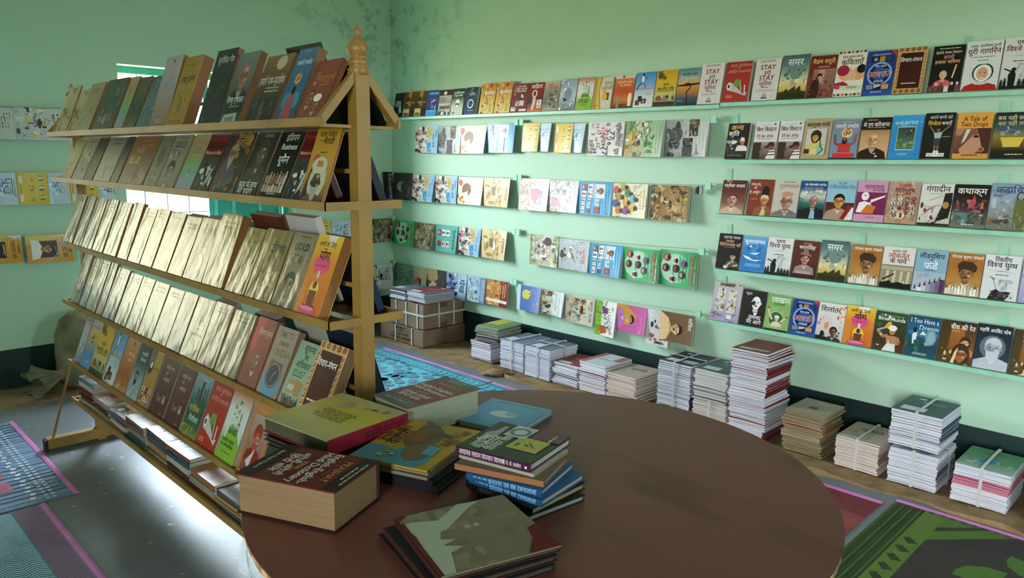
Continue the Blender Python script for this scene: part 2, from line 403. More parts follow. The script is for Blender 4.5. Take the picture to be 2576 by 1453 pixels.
            cw, ch = (x1 - x0) / nc, (y1 - y0) / nr
            for i in range(nc):
                for j in range(nr):
                    x, y = x0 + (i + .5) * cw, y0 + (j + .5) * ch; bg = rn.choice(('e8e4e0', 'd0c8c4', '8a4038', 'b8c0cc')); q = min(cw, ch) * .44
                    s.lay = int(s.lay) + 1
                    if rd: s.ell(x, y, q, q, bg)
                    else: s.rect(x - q, y - q, x + q, y + q, bg)
                    s.lay += .3; sk = rn.choice(('a87050', '8a5840', 'c09070')); s.add([(x - q * .7, y - q * .8), (x + q * .7, y - q * .8), (x + q * .4, y - q * .3), (x - q * .4, y - q * .3)], rn.choice(('302c38', 'b8b0a8', '703030')))
                    s.lay += .3; s.ell(x, y + q * .2, q * .42, q * .55, '1e1614', 9); s.lay += .3; s.ell(x, y + q * .08, q * .34, q * .45, sk, 9)
    def put(s, mb, fn, m=0, eps=.00012, split=0):
        for pts, col, lay in s.L:
            for q, c in ([(pts, col)] if not split else strips(pts, col, s.a / split)): mb.face([fn(p[0], p[1], lay * eps) for p in q], c, m)

# ------------------------------------------------------------------ the covers seen in the room
A = {}
A['lamp_dark'] = 'b,241c18,1c1410;e,.62,.42,.14,.3,8a8680;e,.66,.3,.1,.2,c8c4bc;e,.6,.62,.06,.08,a09a90;T,आखिरी,.35,.62,.1,c8c4bc,.6;T,जाडा और,.33,.54,.09,c8c4bc,.6;T,कहानी,.33,.46,.09,c8c4bc,.55;m,.5,.02,.95,.3,8,3,8a8680,c8c4bc'
A['brown_gold'] = 'b,6a451c,4a2c10,2a1a0c;p,b88030,.3,1,.62,1,.5,.55,.3,.6;c,.25,.62,.5,.8,1,2,2a1808;T,साहित्य एवं कला,.55,.56,.08,d8a860,.8;T,मानुष,.5,.48,.08,d8c090,.5;x,.5,.38,.4,1,c8a060;r,0,.03,.55,.32,c8b070,e0cc90;c,.05,.05,.5,.2,3,4,2a1a08,3a2810;e,.82,.22,.16,.14,2a1a08'
A['blue_science'] = 'b,1d4f9c,16346e;r,0,.0,1,.23,3aa0dc,2a8acc;T,भारत विज्ञान विकास,.55,.87,.1,e8ecf4,.8;r,.05,.66,.95,.67,c04840;r,.05,.42,.95,.43,c04840;m,.3,.45,.9,.64,6,5,c8d0e0,e05040;m,.3,.24,.9,.4,6,9,c8d0e0,e05040;x,.5,.19,.5,1,d0e4f4'
A['bw_crowd'] = 'b,3a2420,3a2420;r,0,.48,1,.78,b8b0a8,989088;m,.1,.8,.6,.95,5,3,8a1c20,6a1418;e,.45,.87,.14,.1,d8d0c8;T,भारत के,.3,.68,.08,5a524a,.5;T,किशोर वीर,.35,.58,.08,5a524a,.6;r,0,0,1,.47,ccc8c0,8a8478;c,.05,.02,.95,.2,8,6,1c1814,4a1c18,e8e4e0;c,.1,.25,.95,.42,6,8,302a26,504842'
A['green_dome'] = 'b,1e3a26,264a30,b8bcac,d0d0c4;T,राजनीति विज्ञान,.55,.84,.09,e8ece4,.8;T,के मूल आधार,.5,.74,.09,e8ece4,.7;e,.5,.48,.17,.17,e4e4dc;r,.36,.36,.64,.44,2a3a2c;r,.42,.3,.58,.38,f0f0ea;r,.08,.06,.9,.07,7a8074;m,.1,.02,.6,.14,7,7,6a7064,8a9084'
A['c_program'] = 'b,16304c,1a3c5c;r,.1,.5,.35,.86,1e4a50;m,.4,.45,.9,.75,9,2,2c6a58,1c4a70;T,C,.5,.88,.2,e0a030,.3;T,प्रोग्रामिंग,.55,.74,.1,c8ccd4,.8;o,.5,.38,.2,.07,d8e0e0;e,.6,.38,.1,.16,2c6a40;e,.62,.42,.07,.08,101c28;x,.55,.12,.6,1,c0c8d0'
A['watercolor'] = 'b,c07828,d0a050,d8c070;m,0,.55,1,1,16,4,e0a838,a85820,d8c890,8a4018;m,.55,.05,1,.45,12,5,c8b030,9aa038,e0cc50;m,0,0,.5,.4,10,6,c8b0a0,a82820,e0d4c0;T,बाल मनोविज्ञान,.62,.68,.13,e8e4dc,.7;l,46602c,.04,.55,.3,.4,.6;x,.65,.54,.4,1,e8e4dc'
A['brick_ovals'] = 'b,7e2a1c,6e2416;o,.14,.88,.05,.02,d8a898;o,.14,.76,.05,.02,d8a898;o,.14,.64,.05,.02,d8a898;T,मुगल भारत,.55,.9,.08,e0c8b8,.6;T,सैनिक अधिकारी,.55,.81,.07,e0c8b8,.7;T,सैनिक इतिहास,.55,.73,.07,e0c8b8,.6;e,.62,.56,.13,.17,1c1210;e,.6,.57,.06,.1,d0a890;e,.68,.54,.04,.08,e4dcd0;r,.25,.22,.8,.4,c8c4bc;m,.28,.24,.78,.39,8,4,5a5450,8a847c;r,0,.03,.3,.18,d8d4cc;m,.02,.04,.28,.17,4,6,5a5450;r,.55,.03,1,.1,e4e0d8'
A['red_monk'] = 'b,8e1f1e,7a181c,281c24,c86848;T,साहित्य,.5,.87,.17,ecdcd8,.9;e,.4,.62,.19,.2,e8c890;e,.4,.62,.1,.13,4a1c14;p,e0b0a0,.3,.54,.5,.54,.55,.3,.42,.06,.25,.06,.3,.3;r,.62,.12,.95,.4,e8dcd4;f,.78,.3,.13,d0a898,4a2418,c0a090'
A['misty_hills'] = 'b,c4a890,8e8474,6c6a58,9c9484;T,पानी,.35,.86,.11,a03c28,.4;T,के प्राचीर,.6,.77,.1,b04a30,.6;m,0,.1,1,.68,34,3,5e5c4c,8c8674,b4ac9c,444638,74725e;x,.4,.08,.5,1,d8ccbc'
A['silver_car'] = 'b,8a98a4,b4bcc4,6c7478;e,.5,.5,.24,.3,7c8894;m,0,0,1,.4,16,8,d8dcdc,5a6064,f0f0f0,8a9094;m,0,.6,1,1,10,4,e8ecf0,a0acb8;x,.3,.16,.3,1,1c2024;e,.35,.33,.09,.07,1c2024'
A['freedom_map'] = 'b,b86a3c,d8d4cc,d4d4c8,86a83c,7a9c30;p,ccd0c4,.15,.35,.4,.8,.8,.82,.95,.3,.6,.1;p,86ac38,.0,0,1,0,.95,.3,.7,.48,.3,.44;m,.3,.5,.75,.9,12,9,484440,8a8680,c8a888,5a8a34;c,.3,.4,.75,.55,5,3,3c6a24,50802c;T,भारतीय पत्रकार,.45,.3,.07,1c3010,.6;T,का स्वर्ण इतिहास,.45,.23,.06,1c3010,.6;x,.5,.13,.5,1,2a4018'
A['scroll_hand'] = 'b,d4c8b8,d0c4b0;p,b08a28,.0,1,.4,1,.3,.6,.5,.0,0,0;p,d8b040,.12,1,.3,1,.22,.6,.38,0,.24,0,.14,.5;T,सूचना,.75,.82,.12,8a7a60,.4;T,का,.9,.74,.08,8a7a60,.15;T,अधिकार,.7,.66,.12,8a7a60,.55;r,.5,.28,.85,.5,3a2410;p,d8a030,.45,.62,.62,.6,.7,.3,.55,.26;e,.62,.38,.16,.16,e0ac3c;l,a07020,.015,.5,.4,.76,.44;l,a07020,.015,.5,.36,.76,.38;x,.22,.1,.3,1,5a4010'
A['candle'] = 'b,d48a48,cc6428,b84a1c,c87828,3a1c10;r,0,.9,1,1,d8c8b8;r,.35,.92,.47,.98,8a2018;T,चलें चलें आपण,.52,.78,.08,e8c8a0,.8;T,मा आराधना,.55,.69,.08,e8c8a0,.7;e,.85,.3,.1,.22,f0d890;r,.78,.05,.94,.24,e8e0d0;p,8a8478,.2,0,.34,0,.3,.3,.26,.4,.2,.3;m,.35,.05,.75,.12,5,5,6a3810,2a1408;x,.5,.58,.4,1,c02c18'
A['runner'] = 'b,3c84c4,6ca4d4,c8ccd0,e0dcdc;r,0,.5,1,.55,a08c80,b8a898;p,e8e4e8,.28,.9,.42,.88,.4,.7,.3,.7;e,.36,.93,.05,.07,2a1c1c;l,3a2420,.05,.32,.72,.15,.6,.08,.5;l,8a5a48,.05,.38,.72,.5,.62,.52,.54;l,8a5a48,.035,.4,.86,.55,.8,.52,.88;T,खेल एवं खेल,.55,.42,.09,c8c0c0,.8;r,.22,.16,.42,.32,1c1818;r,.1,.06,.32,.2,5a4038;r,.4,.1,.66,.24,4a2c20;e,.52,.16,.06,.08,b08060;x,.75,.35,.25,1,4a4444'
A['village_yellow'] = 'b,c89a18,d8a820,d0b040,b8bc78,3c3024;m,.05,.74,.95,.98,12,7,4a4414,6a5a18,8a5c14;T,हमारे,.5,.6,.09,3a2408,.35;T,भारतीय गाँव,.5,.48,.11,3a2408,.8;x,.5,.41,.8,1,4a3810;e,.55,.24,.13,.12,b0a8a0;e,.2,.22,.13,.1,8a5428;m,.1,.14,.95,.3,10,5,6a4424,8a8478,4a3018;r,0,0,1,.12,2e2620,4a3c2c'
A['sunset_bird'] = 'b,5a7c84,88a0a0,d0a050,c07828,3c5460,182c3c;T,भारतीय दर्शन,.5,.84,.09,2c2c2c,.7;T,के मूल आधार,.5,.73,.1,c8c4b4,.75;p,301c10,0,.56,1,.6,1,.55,.5,.52,0,.52;l,24140c,.05,.35,.58,.55,.6,.62,.48,.45,.35,.5,.2,.55,0;p,24140c,.3,.6,.45,.58,.42,.5;x,.2,.12,.3,1,c8d0d4'
A['stay'] = 'b,dcd4d0,d6cecc;x,.5,.96,.7,3,4a4040,.014;T,STAY,.5,.8,.16,7e1a20,.62;T,हंग्री,.5,.66,.12,8a3a3c,.4;T,STAY,.5,.54,.16,7e1a20,.66;T,फूलिश,.48,.4,.13,8a4a48,.5;x,.5,.3,.3,1,2c2424,.026;x,.5,.25,.8,3,8a8080,.012;e,.5,.1,.09,.1,a8a0a0;r,.38,.04,.62,.07,5a5050'
A['stay2'] = A['stay']
A['pc_red'] = 'b,9c2a1e,a83222,a8301f;T,पी.सी. यूटिलिटीज,.56,.9,.08,d09080,.8;T,एवं,.5,.83,.05,d09080,.2;T,ऑपरेटिंग एन्वायरमेन्ट,.55,.75,.09,d09080,.9;p,c0bcb8,.08,.4,.18,.5,.42,.42,.78,.18,.95,.22,.9,.12,.6,.2,.3,.26,.14,.28;e,.2,.38,.09,.12,e8e4e0;e,.19,.38,.05,.07,3a3634;l,a8a4a0,.06,.72,.22,.6,.54;l,d0ccc8,.05,.86,.2,.82,.4;e,.5,.46,.13,.15,6c9438;x,.25,.14,.28,3,e0b0a0,.018'
A['samar'] = 'b,48605c,5c7470,98a090,e0cc98,c8a850,2c3014;m,.1,.45,.9,.8,18,3,546c68,6c847c,788c84,4c6460;e,.55,.62,.24,.28,6e8680;e,.64,.66,.05,.03,4a605c;e,.72,.56,.06,.05,5c7470;T,समर,.5,.84,.2,e8ecec,.62;m,0,.3,1,.45,12,5,d8c490,a8a48c,e8d8a8;p,3a3410,0,.16,.2,.18,.3,.24,.36,.18,.6,.3,.62,.2,.78,.3,.82,.18,1,.16,1,.08,0,.08;r,0,0,1,.12,2a2c14'
A['samar2'] = A['samar']
A['curie'] = 'b,6a1f16,7a2a1e,8a4a3c;T,मैडम क्यूरी,.5,.86,.14,eab868,.84;x,.55,.72,.5,1,e0b8a8,.03;r,.15,.2,1,.68,9a6c60,8a5c50;r,.35,.35,.6,.66,b89488;p,3a1a14,.0,0,.42,0,.48,.25,.4,.42,.3,.5,.15,.4;e,.42,.52,.1,.1,2a1210;e,.44,.47,.08,.08,c89888;m,.5,.02,1,.4,14,8,4a2018,7a4438,a87868,381410'
A['kavita'] = 'b,e4dccc,e0d8c8;T,श्रेष्ठ हास्य-व्यंग्य,.5,.88,.07,3a2c1c,.8;T,कविताएँ,.52,.76,.16,3a2c1c,.8;e,.36,.5,.27,.24,e8a878;e,.24,.58,.22,.2,a01c3c;e,.8,.5,.24,.24,e0a070;e,.88,.6,.16,.16,181410;e,.58,.46,.14,.18,e0b088;p,a01c3c,0,.3,.3,.34,.5,.26,.3,.16,0,.2;e,.14,.22,.14,.09,d02c68;r,.2,.14,1,.24,c8d0a8;x,.62,.21,.4,2,3c4a28,.02;'+''.join('e,%.2f,%s,.045,.045,%s;' % (.06+.145*i, y, ('c85850','2c3014')[(i+(y=='.98'))%2]) for i in range(7) for y in ('.04','.98'))
A['arabpati'] = 'b,263c7c,1e3a80,24509c;x,.5,.92,.7,2,c8d0e8,.016;r,.14,.74,.9,.88,10142c;e,.3,.81,.07,.07,8890b0;r,.43,.75,.62,.87,b08030;r,.64,.75,.86,.87,243c6c;e,.5,.48,.44,.44,7ca4e0;e,.5,.48,.37,.37,10183c;e,.5,.48,.25,.25,2c5498;T,अरबपति,.5,.47,.19,e09070,.74;T,कौन बनेगा,.5,.65,.06,d8dcec,.4;T,करोड़पति,.5,.31,.06,d8dcec,.4;r,.06,.12,.9,.25,10142c;r,.09,.13,.33,.24,7c8490;r,.36,.13,.6,.24,b8bcc4;r,.63,.13,.88,.24,d09060;p,10142c,.36,.13,.6,.13,.6,.2,.36,.15;x,.48,.06,.4,1,d8dcec,.03;p,c03828,.78,1,1,1,1,.86;'
_kb = 'b,d0a468,cc9c60;r,.12,.11,.88,.88,3a140e,42180f;' + ''.join('o,%.2f,%s,.035,.03,6a3c1c;e,%.2f,%s,.02,.02,6a3c1c;' % (.1 + .2 * i, y, .1 + .2 * i, y) for i in range(5) for y in ('.95', '.05')) + ''.join('l,6a3c1c,.02,%s,%.2f,%s,%.2f,%s,%.2f;' % (x0, y, x1, y, x1, y + .05) for x0, x1 in (('.03', '.09'), ('.91', '.97')) for y in [.13 + .085 * i for i in range(9)])
A['manthan'] = _kb + 'T,विचार-मंथन,.5,.72,.12,f0ece8,.7;x,.5,.2,.55,1,e0ccc0,.04'
A['future'] = 'b,1c1410,181410;x,.55,.93,.8,1,d0ccc4,.03;T,हिलेरी रोधम क्लिंटन,.5,.85,.07,e0c89c,.86;T,बच्चे,.52,.75,.12,d87ca0,.6;T,हमारा भविष्य,.5,.65,.1,e8b080,.9;f,.42,.36,.24,e8b498,c8a878,d05c60;l,e8b498,.05,.72,.3,.78,.5,.8,.58;c,0,0,1,.24,6,3,5a3c30,2c1c18,a87c68,d8d0cc,704c40'
A['cosmonaut'] = 'b,dcdcdc,d4d2d2;T,प्रथम अंतरिक्ष यात्री,.52,.9,.07,4a3838,.8;T,यूरी गागरिन,.5,.79,.14,6a2c2c,.88;x,.5,.67,.8,1,6a6464,.022;x,.5,.6,.3,1,6a6464,.026;p,b0201c,.0,0,1,0,.95,.1,.7,.15,.3,.15,.1,.1;e,.55,.36,.3,.3,2c3430;e,.55,.35,.25,.27,e4e4e0;e,.54,.34,.16,.2,d89878;e,.48,.36,.025,.015,3a2018;e,.6,.36,.025,.015,3a2018;r,.48,.24,.6,.26,e8e0dc;e,.52,.15,.2,.06,c8c8c4;r,.35,.53,.65,.58,d8d8d4'
A['war1'] = 'b,d8d6d4,d0cecc;T,प्रथम,.5,.9,.12,241c1c,.45;T,विश्व युद्ध,.48,.78,.14,6a1c20,.8;l,a8a4a4,.008,.1,.65,.9,.63;x,.5,.64,.3,1,a8a4a4,.025;x,.48,.53,.4,1,3a3434,.03;m,.45,.2,.9,.5,14,4,9aa0a4,b4b8bc,84888c;p,14161a,.25,0,.42,.0,.44,.26,.4,.34,.3,.36,.22,.28;e,.36,.38,.07,.06,14161a;l,14161a,.04,.08,.4,.4,.31;r,0,0,1,.06,14161a;c,.0,.05,.2,.22,2,3,1c1e22;c,.5,.04,1,.2,4,6,24262a'
A['war1b'] = A['war1']
A['anna'] = 'b,2a2018,241c16,3a3432;T,अन्ना,.42,.88,.18,ecb848,.75;T,क्रांति,.3,.71,.16,f0ece4,.5;m,0,.15,.6,.6,18,5,6a6864,a8a4a0,484440,e4e0dc;f,.74,.47,.22,d8735c,e8e0d4,e0dcd8,hs;r,0,.0,1,.12,201810;x,.5,.1,.9,2,8a8478,.02;x,.2,.6,.2,1,a09888'
A['joy'] = 'b,dcd4d4,d8d0d0;r,.8,.9,.88,.95,6a4018;x,.45,.9,.5,1,9a9090,.02;T,बिल क्लिंटन,.48,.79,.14,3a3034,.84;l,8a8080,.006,.25,.7,.65,.69;T,देने का आनंद,.46,.61,.11,8a3438,.7;x,.46,.53,.7,1,5a4a48,.02;r,0,0,1,.46,a89088,4a3428;r,0,0,.35,.44,3a2a20;m,.3,.08,.8,.42,14,3,7a5848,d8ccc8,a86878,3c2c24;e,.78,.37,.15,.13,3a2018;e,.8,.3,.1,.1,7a4c38;p,e4dcd8,.6,.0,1,.0,.98,.24,.75,.24;l,5a3028,.04,.65,.18,.98,.2;l,5a3028,.04,.65,.1,.98,.12'
A['joy2'] = A['joy']
A['kasturba'] = 'b,b8a680,b09e78;'+''.join('r,0,%.3f,1,%.3f,9a8a68;' % (y, y + .004) for y in [.03 + .035 * i for i in range(28)])+'T,कस्तूरबा गांधी,.5,.84,.12,4a1c14,.8;r,.12,.1,.85,.74,c4c0bc;p,d8c888,.14,.1,.7,.1,.75,.4,.62,.5,.5,.66,.3,.6,.25,.4;e,.48,.56,.2,.22,2a1a10;f,.46,.52,.24,cc9c40,3a2818,d0bc70,v;p,88b8a8,.55,.12,.75,.12,.78,.35,.62,.4;r,.1,.12,.3,.24,5a2010;l,1c1410,.03,.62,.62,.68,.3,.8,.22,.6,.1'
A['orange_yogi'] = 'b,7c8494,7488a0,7c90a8;x,.5,.93,.4,1,b0b8c4,.024;T,स्वामी रामदेव,.52,.83,.12,e4e0e4,.8;e,.55,.66,.2,.2,e0c088;T,ॐ,.55,.66,.22,8a2418,.3;l,7c4c48,.09,.12,.62,.15,.4,.35,.34;l,a05048,.09,.9,.62,.86,.4,.65,.34;p,c8342c,.3,.4,.72,.4,.74,.16,.28,.16;e,.5,.46,.1,.14,2c1818;e,.5,.5,.07,.06,8a5c48;p,d03024,.1,.14,.92,.14,.88,.04,.14,.04;r,0,0,1,.03,241414'
A['general'] = 'b,2c1c12,c89868,d4a678;r,0,.7,1,1,281a12;x,.35,.93,.4,1,c0b0a0,.03;T,के एम करिअप्पा,.5,.83,.12,ece4dc,.86;x,.5,.75,.7,1,b0a090,.025;f,.46,.44,.42,d0a078,3a2418,2a1a12,ns;m,.5,.04,.95,.14,6,4,d8c8b8,5a3c28,8a2c20'
A['blue_fields'] = 'b,3c94cc,2884c4,2c88c8;m,.3,.72,.95,.9,5,3,60acd8,78bce0;T,खाली नाव पानी,.46,.82,.09,c0d8e8,.72;r,.2,.2,.8,.74,c0c8a0;r,.22,.22,.78,.72,343c40,5a7850;m,.24,.5,.76,.7,10,6,2c3438,444c50,3c4448;m,.24,.24,.76,.44,10,8,648a5c,547850,7ca070;e,.65,.64,.02,.02,e8ecec;r,.3,.09,.6,.13,88b0b8'
A['winner'] = 'b,1c1a14,201e18,181814;m,.5,.05,.95,.5,14,4,2c2a22,24221c;T,अपने बच्चे को,.52,.9,.1,c8c4bc,.72;T,विजेता,.33,.77,.12,e8b030,.42;T,बनाएँ,.74,.77,.1,e8e4dc,.36;l,b08870,.03,.2,.7,.38,.56;l,b08870,.03,.86,.72,.6,.56;p,a8b4c0,.36,.56,.64,.58,.6,.44,.4,.44;e,.5,.62,.06,.06,8a5c48;r,.38,.26,.6,.44,3c3c3c;r,.42,.16,.48,.28,8a6858;r,.52,.16,.58,.28,8a6858;r,.2,.04,.8,.12,d8d0c4;r,.42,.04,.6,.17,e8e0d4;T,1,.51,.11,.07,241c14,.1;T,2,.3,.08,.05,241c14,.1;T,3,.7,.08,.05,241c14,.1;x,.78,.47,.3,1,c8b8a8,.02'
A['two_drops'] = 'b,dc9c40,d8943c;T,A Tale of,.5,.87,.13,5a1c14,.62;T,Two Drops,.5,.75,.13,5a1c14,.74;r,0,.11,1,.66,8a5848,5a3428;p,c08870,.15,.2,.4,.42,.5,.5,.75,.55,.9,.4,.8,.2,.6,.11,.2,.11;p,4a2820,.6,.66,1,.66,1,.11,.85,.11,.75,.35;e,.6,.48,.08,.04,2c1410;e,.78,.2,.1,.08,b07858;e,.78,.2,.06,.05,7a4838;p,d8ccc4,.3,.64,.42,.64,.3,.4,.2,.32;p,b07c64,0,.66,.28,.66,.15,.5,0,.52;x,.5,.065,.6,1,5a2c10,.035'
A['dream_light'] = 'b,20201a,2c3a40,3c5458,8a7838,6a5828,241e10,1c1a10;T,बस यही स्वप्न,.5,.88,.1,d8c488,.86;T,बस यही लगन,.5,.76,.1,c8b478,.86;m,.1,.5,.9,.7,14,5,587078,405860,88a0a8,304448;p,d8b850,.2,.46,.8,.46,.7,.25,.3,.25;x,.6,.08,.5,1,d8d0b8,.03'
A['azad'] = 'b,4a2418,5c2c20,7c5040,c09880;T,चंद्रशेखर आज़ाद,.5,.84,.1,f0e4dc,.84;m,.1,.88,.9,.99,5,4,d8a878,a86848;f,.48,.42,.42,c09080,6a2c28,c8a48c,ms;'
A['black_cap'] = 'b,82361f,7c3420;T,राष्ट्र-तंत्र,.25,.86,.08,e8d8d0,.4;T,के,.25,.76,.08,e8d8d0,.15;T,हे अर्जुन !,.28,.64,.09,e8d8d0,.5;x,.25,.44,.3,1,d8b090;f,.7,.42,.34,b87848,d8c8a0,8a5430,m;p,1c1814,.52,.58,.86,.56,.84,.76,.72,.82,.58,.78;p,d0c070,.56,.0,.78,.0,.8,.14,.66,.2'
A['glasses_cream'] = 'b,c8bcb0,c0b0a4;x,.55,.94,.5,1,4a3c34,.026;T,पुरुषार्थ,.4,.84,.11,98806c,.5;T,जोशी,.78,.83,.11,98806c,.4;m,0,.05,.4,.5,7,4,b0a498,d4c8bc;f,.55,.42,.5,b4846c,8a7468,7c706a,ngs;e,.55,.62,.23,.1,bc9078;x,.5,.1,.7,1,5a4a44'
A['blue_leader'] = 'b,1c4c8c,1a4480,c8c8b8,2c6a60,141c1c,101414;T,एक संवेदनशील राजनेता,.55,.9,.07,e8ecec,.8;T,शान्ता कुमार,.5,.8,.1,a09878,.84;m,0,.6,1,.76,14,3,d0d0c4,a8ac98,e4e4dc;m,0,.35,.3,.6,6,7,1c5450,2c6860;f,.56,.46,.38,a07868,c8c0b8,16181a,ns;p,94b0c0,.46,0,.68,0,.66,.2,.5,.22'
A['scholar'] = 'b,94bccc,8cb4c8;r,0,0,1,.44,4a241c,5a3024;T,रस पुरुष,.5,.92,.06,3c5868,.4;T,पं विद्यानिवास मिश्र,.5,.82,.11,5a7c8c,.88;f,.46,.46,.4,c88c44,20140f,a88870,g;p,8a2018,.55,.02,.75,.02,.95,.34,.82,.4;p,e4dcdc,.72,.02,1,.02,1,.3,.95,.34'
A['chanakya'] = 'b,cc94b4,c890b0;r,0,.18,1,.72,7c2450,702048;T,चाणक्य,.55,.85,.14,8a3464,.8;T,बोल रहा हूँ,.7,.77,.06,6a2048,.45;e,.3,.62,.13,.15,f0e8e4;e,.3,.64,.03,.02,2a1818;p,f0e8e4,.05,.22,.12,.46,.3,.5,.5,.46,.95,.62,.96,.66,.5,.54,.55,.34,.4,.22;p,d07020,.2,.2,.62,.2,.7,.38,.4,.42;x,.55,.1,.3,1,7c4868,.025'
A['thousand'] = 'b,b49480,a88470,b89070;m,0,.05,1,1,34,6,c4a890,9c7c68,d0b8a4,8a6a58,b89078;T,1000,.5,.91,.12,a8382c,.5;T,महापुरुष,.52,.8,.13,6a2420,.7;x,.5,.68,.5,1,b04030,.03;k,4,4,.1,.2,.95,.65,1,4;e,.5,.2,.13,.13,e0d0b8;r,.46,.14,.54,.26,7a3c20'
A['gangadin'] = 'b,d8d4cc,d4d0c8,c4c0b4;T,गंगादीन,.52,.88,.17,4a3c34,.84;x,.5,.75,.5,1,8a8478,.02;m,.0,.12,.45,.55,16,5,d898a4,e8c8cc,c06878,3c4428,e0b0b8;p,201812,.55,.1,.95,.2,1,.55,.98,.8,.75,.78,.72,.5;e,.82,.5,.1,.12,b08040;l,5a5048,.012,.3,.6,.7,.72;r,0,0,1,.06,2c2c1c;m,.3,.05,.7,.2,8,8,241c14,4a3c2c'
A['kathakram'] = 'b,1c1210,20140f,3c2824,50544c,6c7468;T,कथाक्रम,.5,.85,.17,e8e4dc,.8;p,c04038,.5,.5,.58,.78,.66,.6,.6,.42;m,.1,.35,.95,.65,18,9,8a3430,c06850,5a2838,a05878,301a1c;m,.0,.05,1,.35,24,4,5c8074,4a6a84,84988c,384c40,a0a8a0;x,.5,.06,.4,1,d8d8d0,.03'
A['kadachit'] = 'b,8494a8,94a0ac,888c88,6c7060;m,0,.4,.7,1,18,5,9caab8,7c8ca0,b0b8c0,6c7c94;T,कदाचित,.56,.86,.18,34486c,.84;T,शिवतृप्ति,.2,.73,.06,3c4c68,.25;e,.8,.72,.12,.15,4a2c1c;e,.8,.73,.08,.1,8c98a4;p,686838,.68,.66,.94,.66,1,.3,.95,.0,.7,.0,.66,.4;m,0,.05,.6,.35,18,3,6c6450,8a8068,4c4838,a8a498,94683c'
A['ustad'] = 'b,14110e,16120f;T,शहनाई वादक,.55,.9,.09,c8c4bc,.8;T,उस्ताद,.48,.79,.09,d8a080,.45;T,बिस्मिल्लाह खाँ,.5,.69,.1,d8a080,.9;x,.5,.61,.5,1,8a847c,.02;f,.7,.36,.24,a89880,14110e,5a4c3c,h;l,c8b894,.06,.75,.1,.95,.14;l,d8ccb0,.05,.45,.06,.62,.2;e,.44,.06,.1,.07,d0c8b0'
A['kumar'] = 'b,6ca0cc,3c84c0,2c70b0,3478b8;T,कुमारसंभव,.48,.85,.13,e8f0f4,.84;x,.72,.75,.3,1,1c3c60,.02;m,0,.3,1,.75,18,6,2c6cac,4c94cc,2460a0;p,e8f0f4,.25,.7,.35,.75,.42,.69;p,d8e4ec,.05,.45,.3,.42,.5,.34,.9,.36,.6,.3,.2,.36;p,d0e0ec,.3,.52,.75,.56,.6,.48;r,.2,.14,.85,.24,5c9cd0'
A['hat_martyr'] = 'b,5c2c22,58281e,3c1814;T,अमर शहीद,.52,.92,.05,d0a898,.35;T,भगतसिंह,.52,.82,.12,e8dcd4,.62;f,.5,.5,.34,c08468,2c1814,948078,m;p,8a6a5c,.3,.62,.74,.58,.72,.64,.62,.66,.58,.78,.44,.8,.38,.68,.3,.66;r,0,.0,1,.1,3c1612;x,.5,.15,.7,2,e0c0b0,.022'
A['gokhale'] = 'b,a86c2c,a46828,b8803c,5c3818;T,गोपाल कृष्ण गोखले,.52,.91,.08,ece4dc,.88;x,.7,.82,.3,1,5a3410,.02;f,.54,.52,.44,9c6c3c,2c1a10,b08858,ms;p,3c2818,.28,.64,.82,.58,.84,.7,.7,.8,.4,.82,.28,.74;c,.0,.02,1,.26,11,4,e0d8cc,b8b0a4,f0ece4,5a4030,c8c0b4'
A['gokhale2'] = A['gokhale']
A['loktantra'] = 'b,dcd2cc,d8cec8;T,मनोहर पुरी,.5,.9,.07,4a3c38,.5;T,लोकतंत्र,.5,.79,.14,a84830,.82;T,के पाये,.5,.66,.13,241a16,.68;r,0,0,1,.56,8c8268,9c9070;r,0,.44,1,.52,b0a484;'+''.join('p,c8bc94,%.2f,.42,%.2f,.42,%.2f,.1,%.2f,.1;' % (x, x + .09, x + .07, x - .01) for x in (.18, .4, .62, .84))+'p,2c2820,.05,.2,.42,.36,.44,.33,.1,.17;p,14120e,0,0,1,0,1,.14,.8,.12,.6,.16,.4,.12,.3,.18,.1,.12,0,.14;e,.76,.16,.04,.05,c8b8a8'
A['leader_steps'] = 'b,88aabc,84a6ba;r,0,0,1,.46,a8b4c4,b4b0bc;T,लीडरशिप,.5,.86,.14,242c38,.8;T,के,.5,.75,.08,242c38,.14;T,फंडे,.5,.63,.2,e4ecf0,.66;x,.5,.51,.4,1,3c4a58,.025;m,.1,.3,.6,.45,8,3,98a8bc,90a0b4;'+''.join('r,%.2f,0,%.2f,%.2f,%s;' % (.16 + .14 * i, .3 + .14 * i, .1 + .045 * i, c) for i, c in enumerate(('dcd8dc', 'c4c0cc', '9c98ac', '7c7894', '686084', '4c3440')))+''.join('p,241c1c,%.2f,%.3f,%.2f,%.3f,%.2f,%.3f;' % (.06 + .15 * i, .05 + .047 * i, .12 + .15 * i, .05 + .047 * i, .1 + .15 * i, .18 + .047 * i) for i in range(6))
A['war2'] = 'b,dad8d8,d4d2d2;T,द्वितीय,.5,.9,.12,2c1c24,.45;T,विश्व युद्ध,.48,.78,.14,2c1c24,.8;l,a8a4a4,.008,.1,.66,.9,.62;T,WORLD WAR - II,.55,.64,.03,8a8484,.4;x,.5,.55,.4,1,4a4444,.028;p,84888c,.15,.52,.35,.48,.32,.42;l,6a6c70,.014,.28,.48,.42,.22;m,.45,.22,.95,.46,14,4,8a9ca4,a8b4bc,6c8490;p,1c1a1a,.2,.0,.7,.0,.68,.14,.5,.2,.4,.24,.3,.18;m,.2,.02,.9,.2,14,6,241e1c,48403c,6a6460'
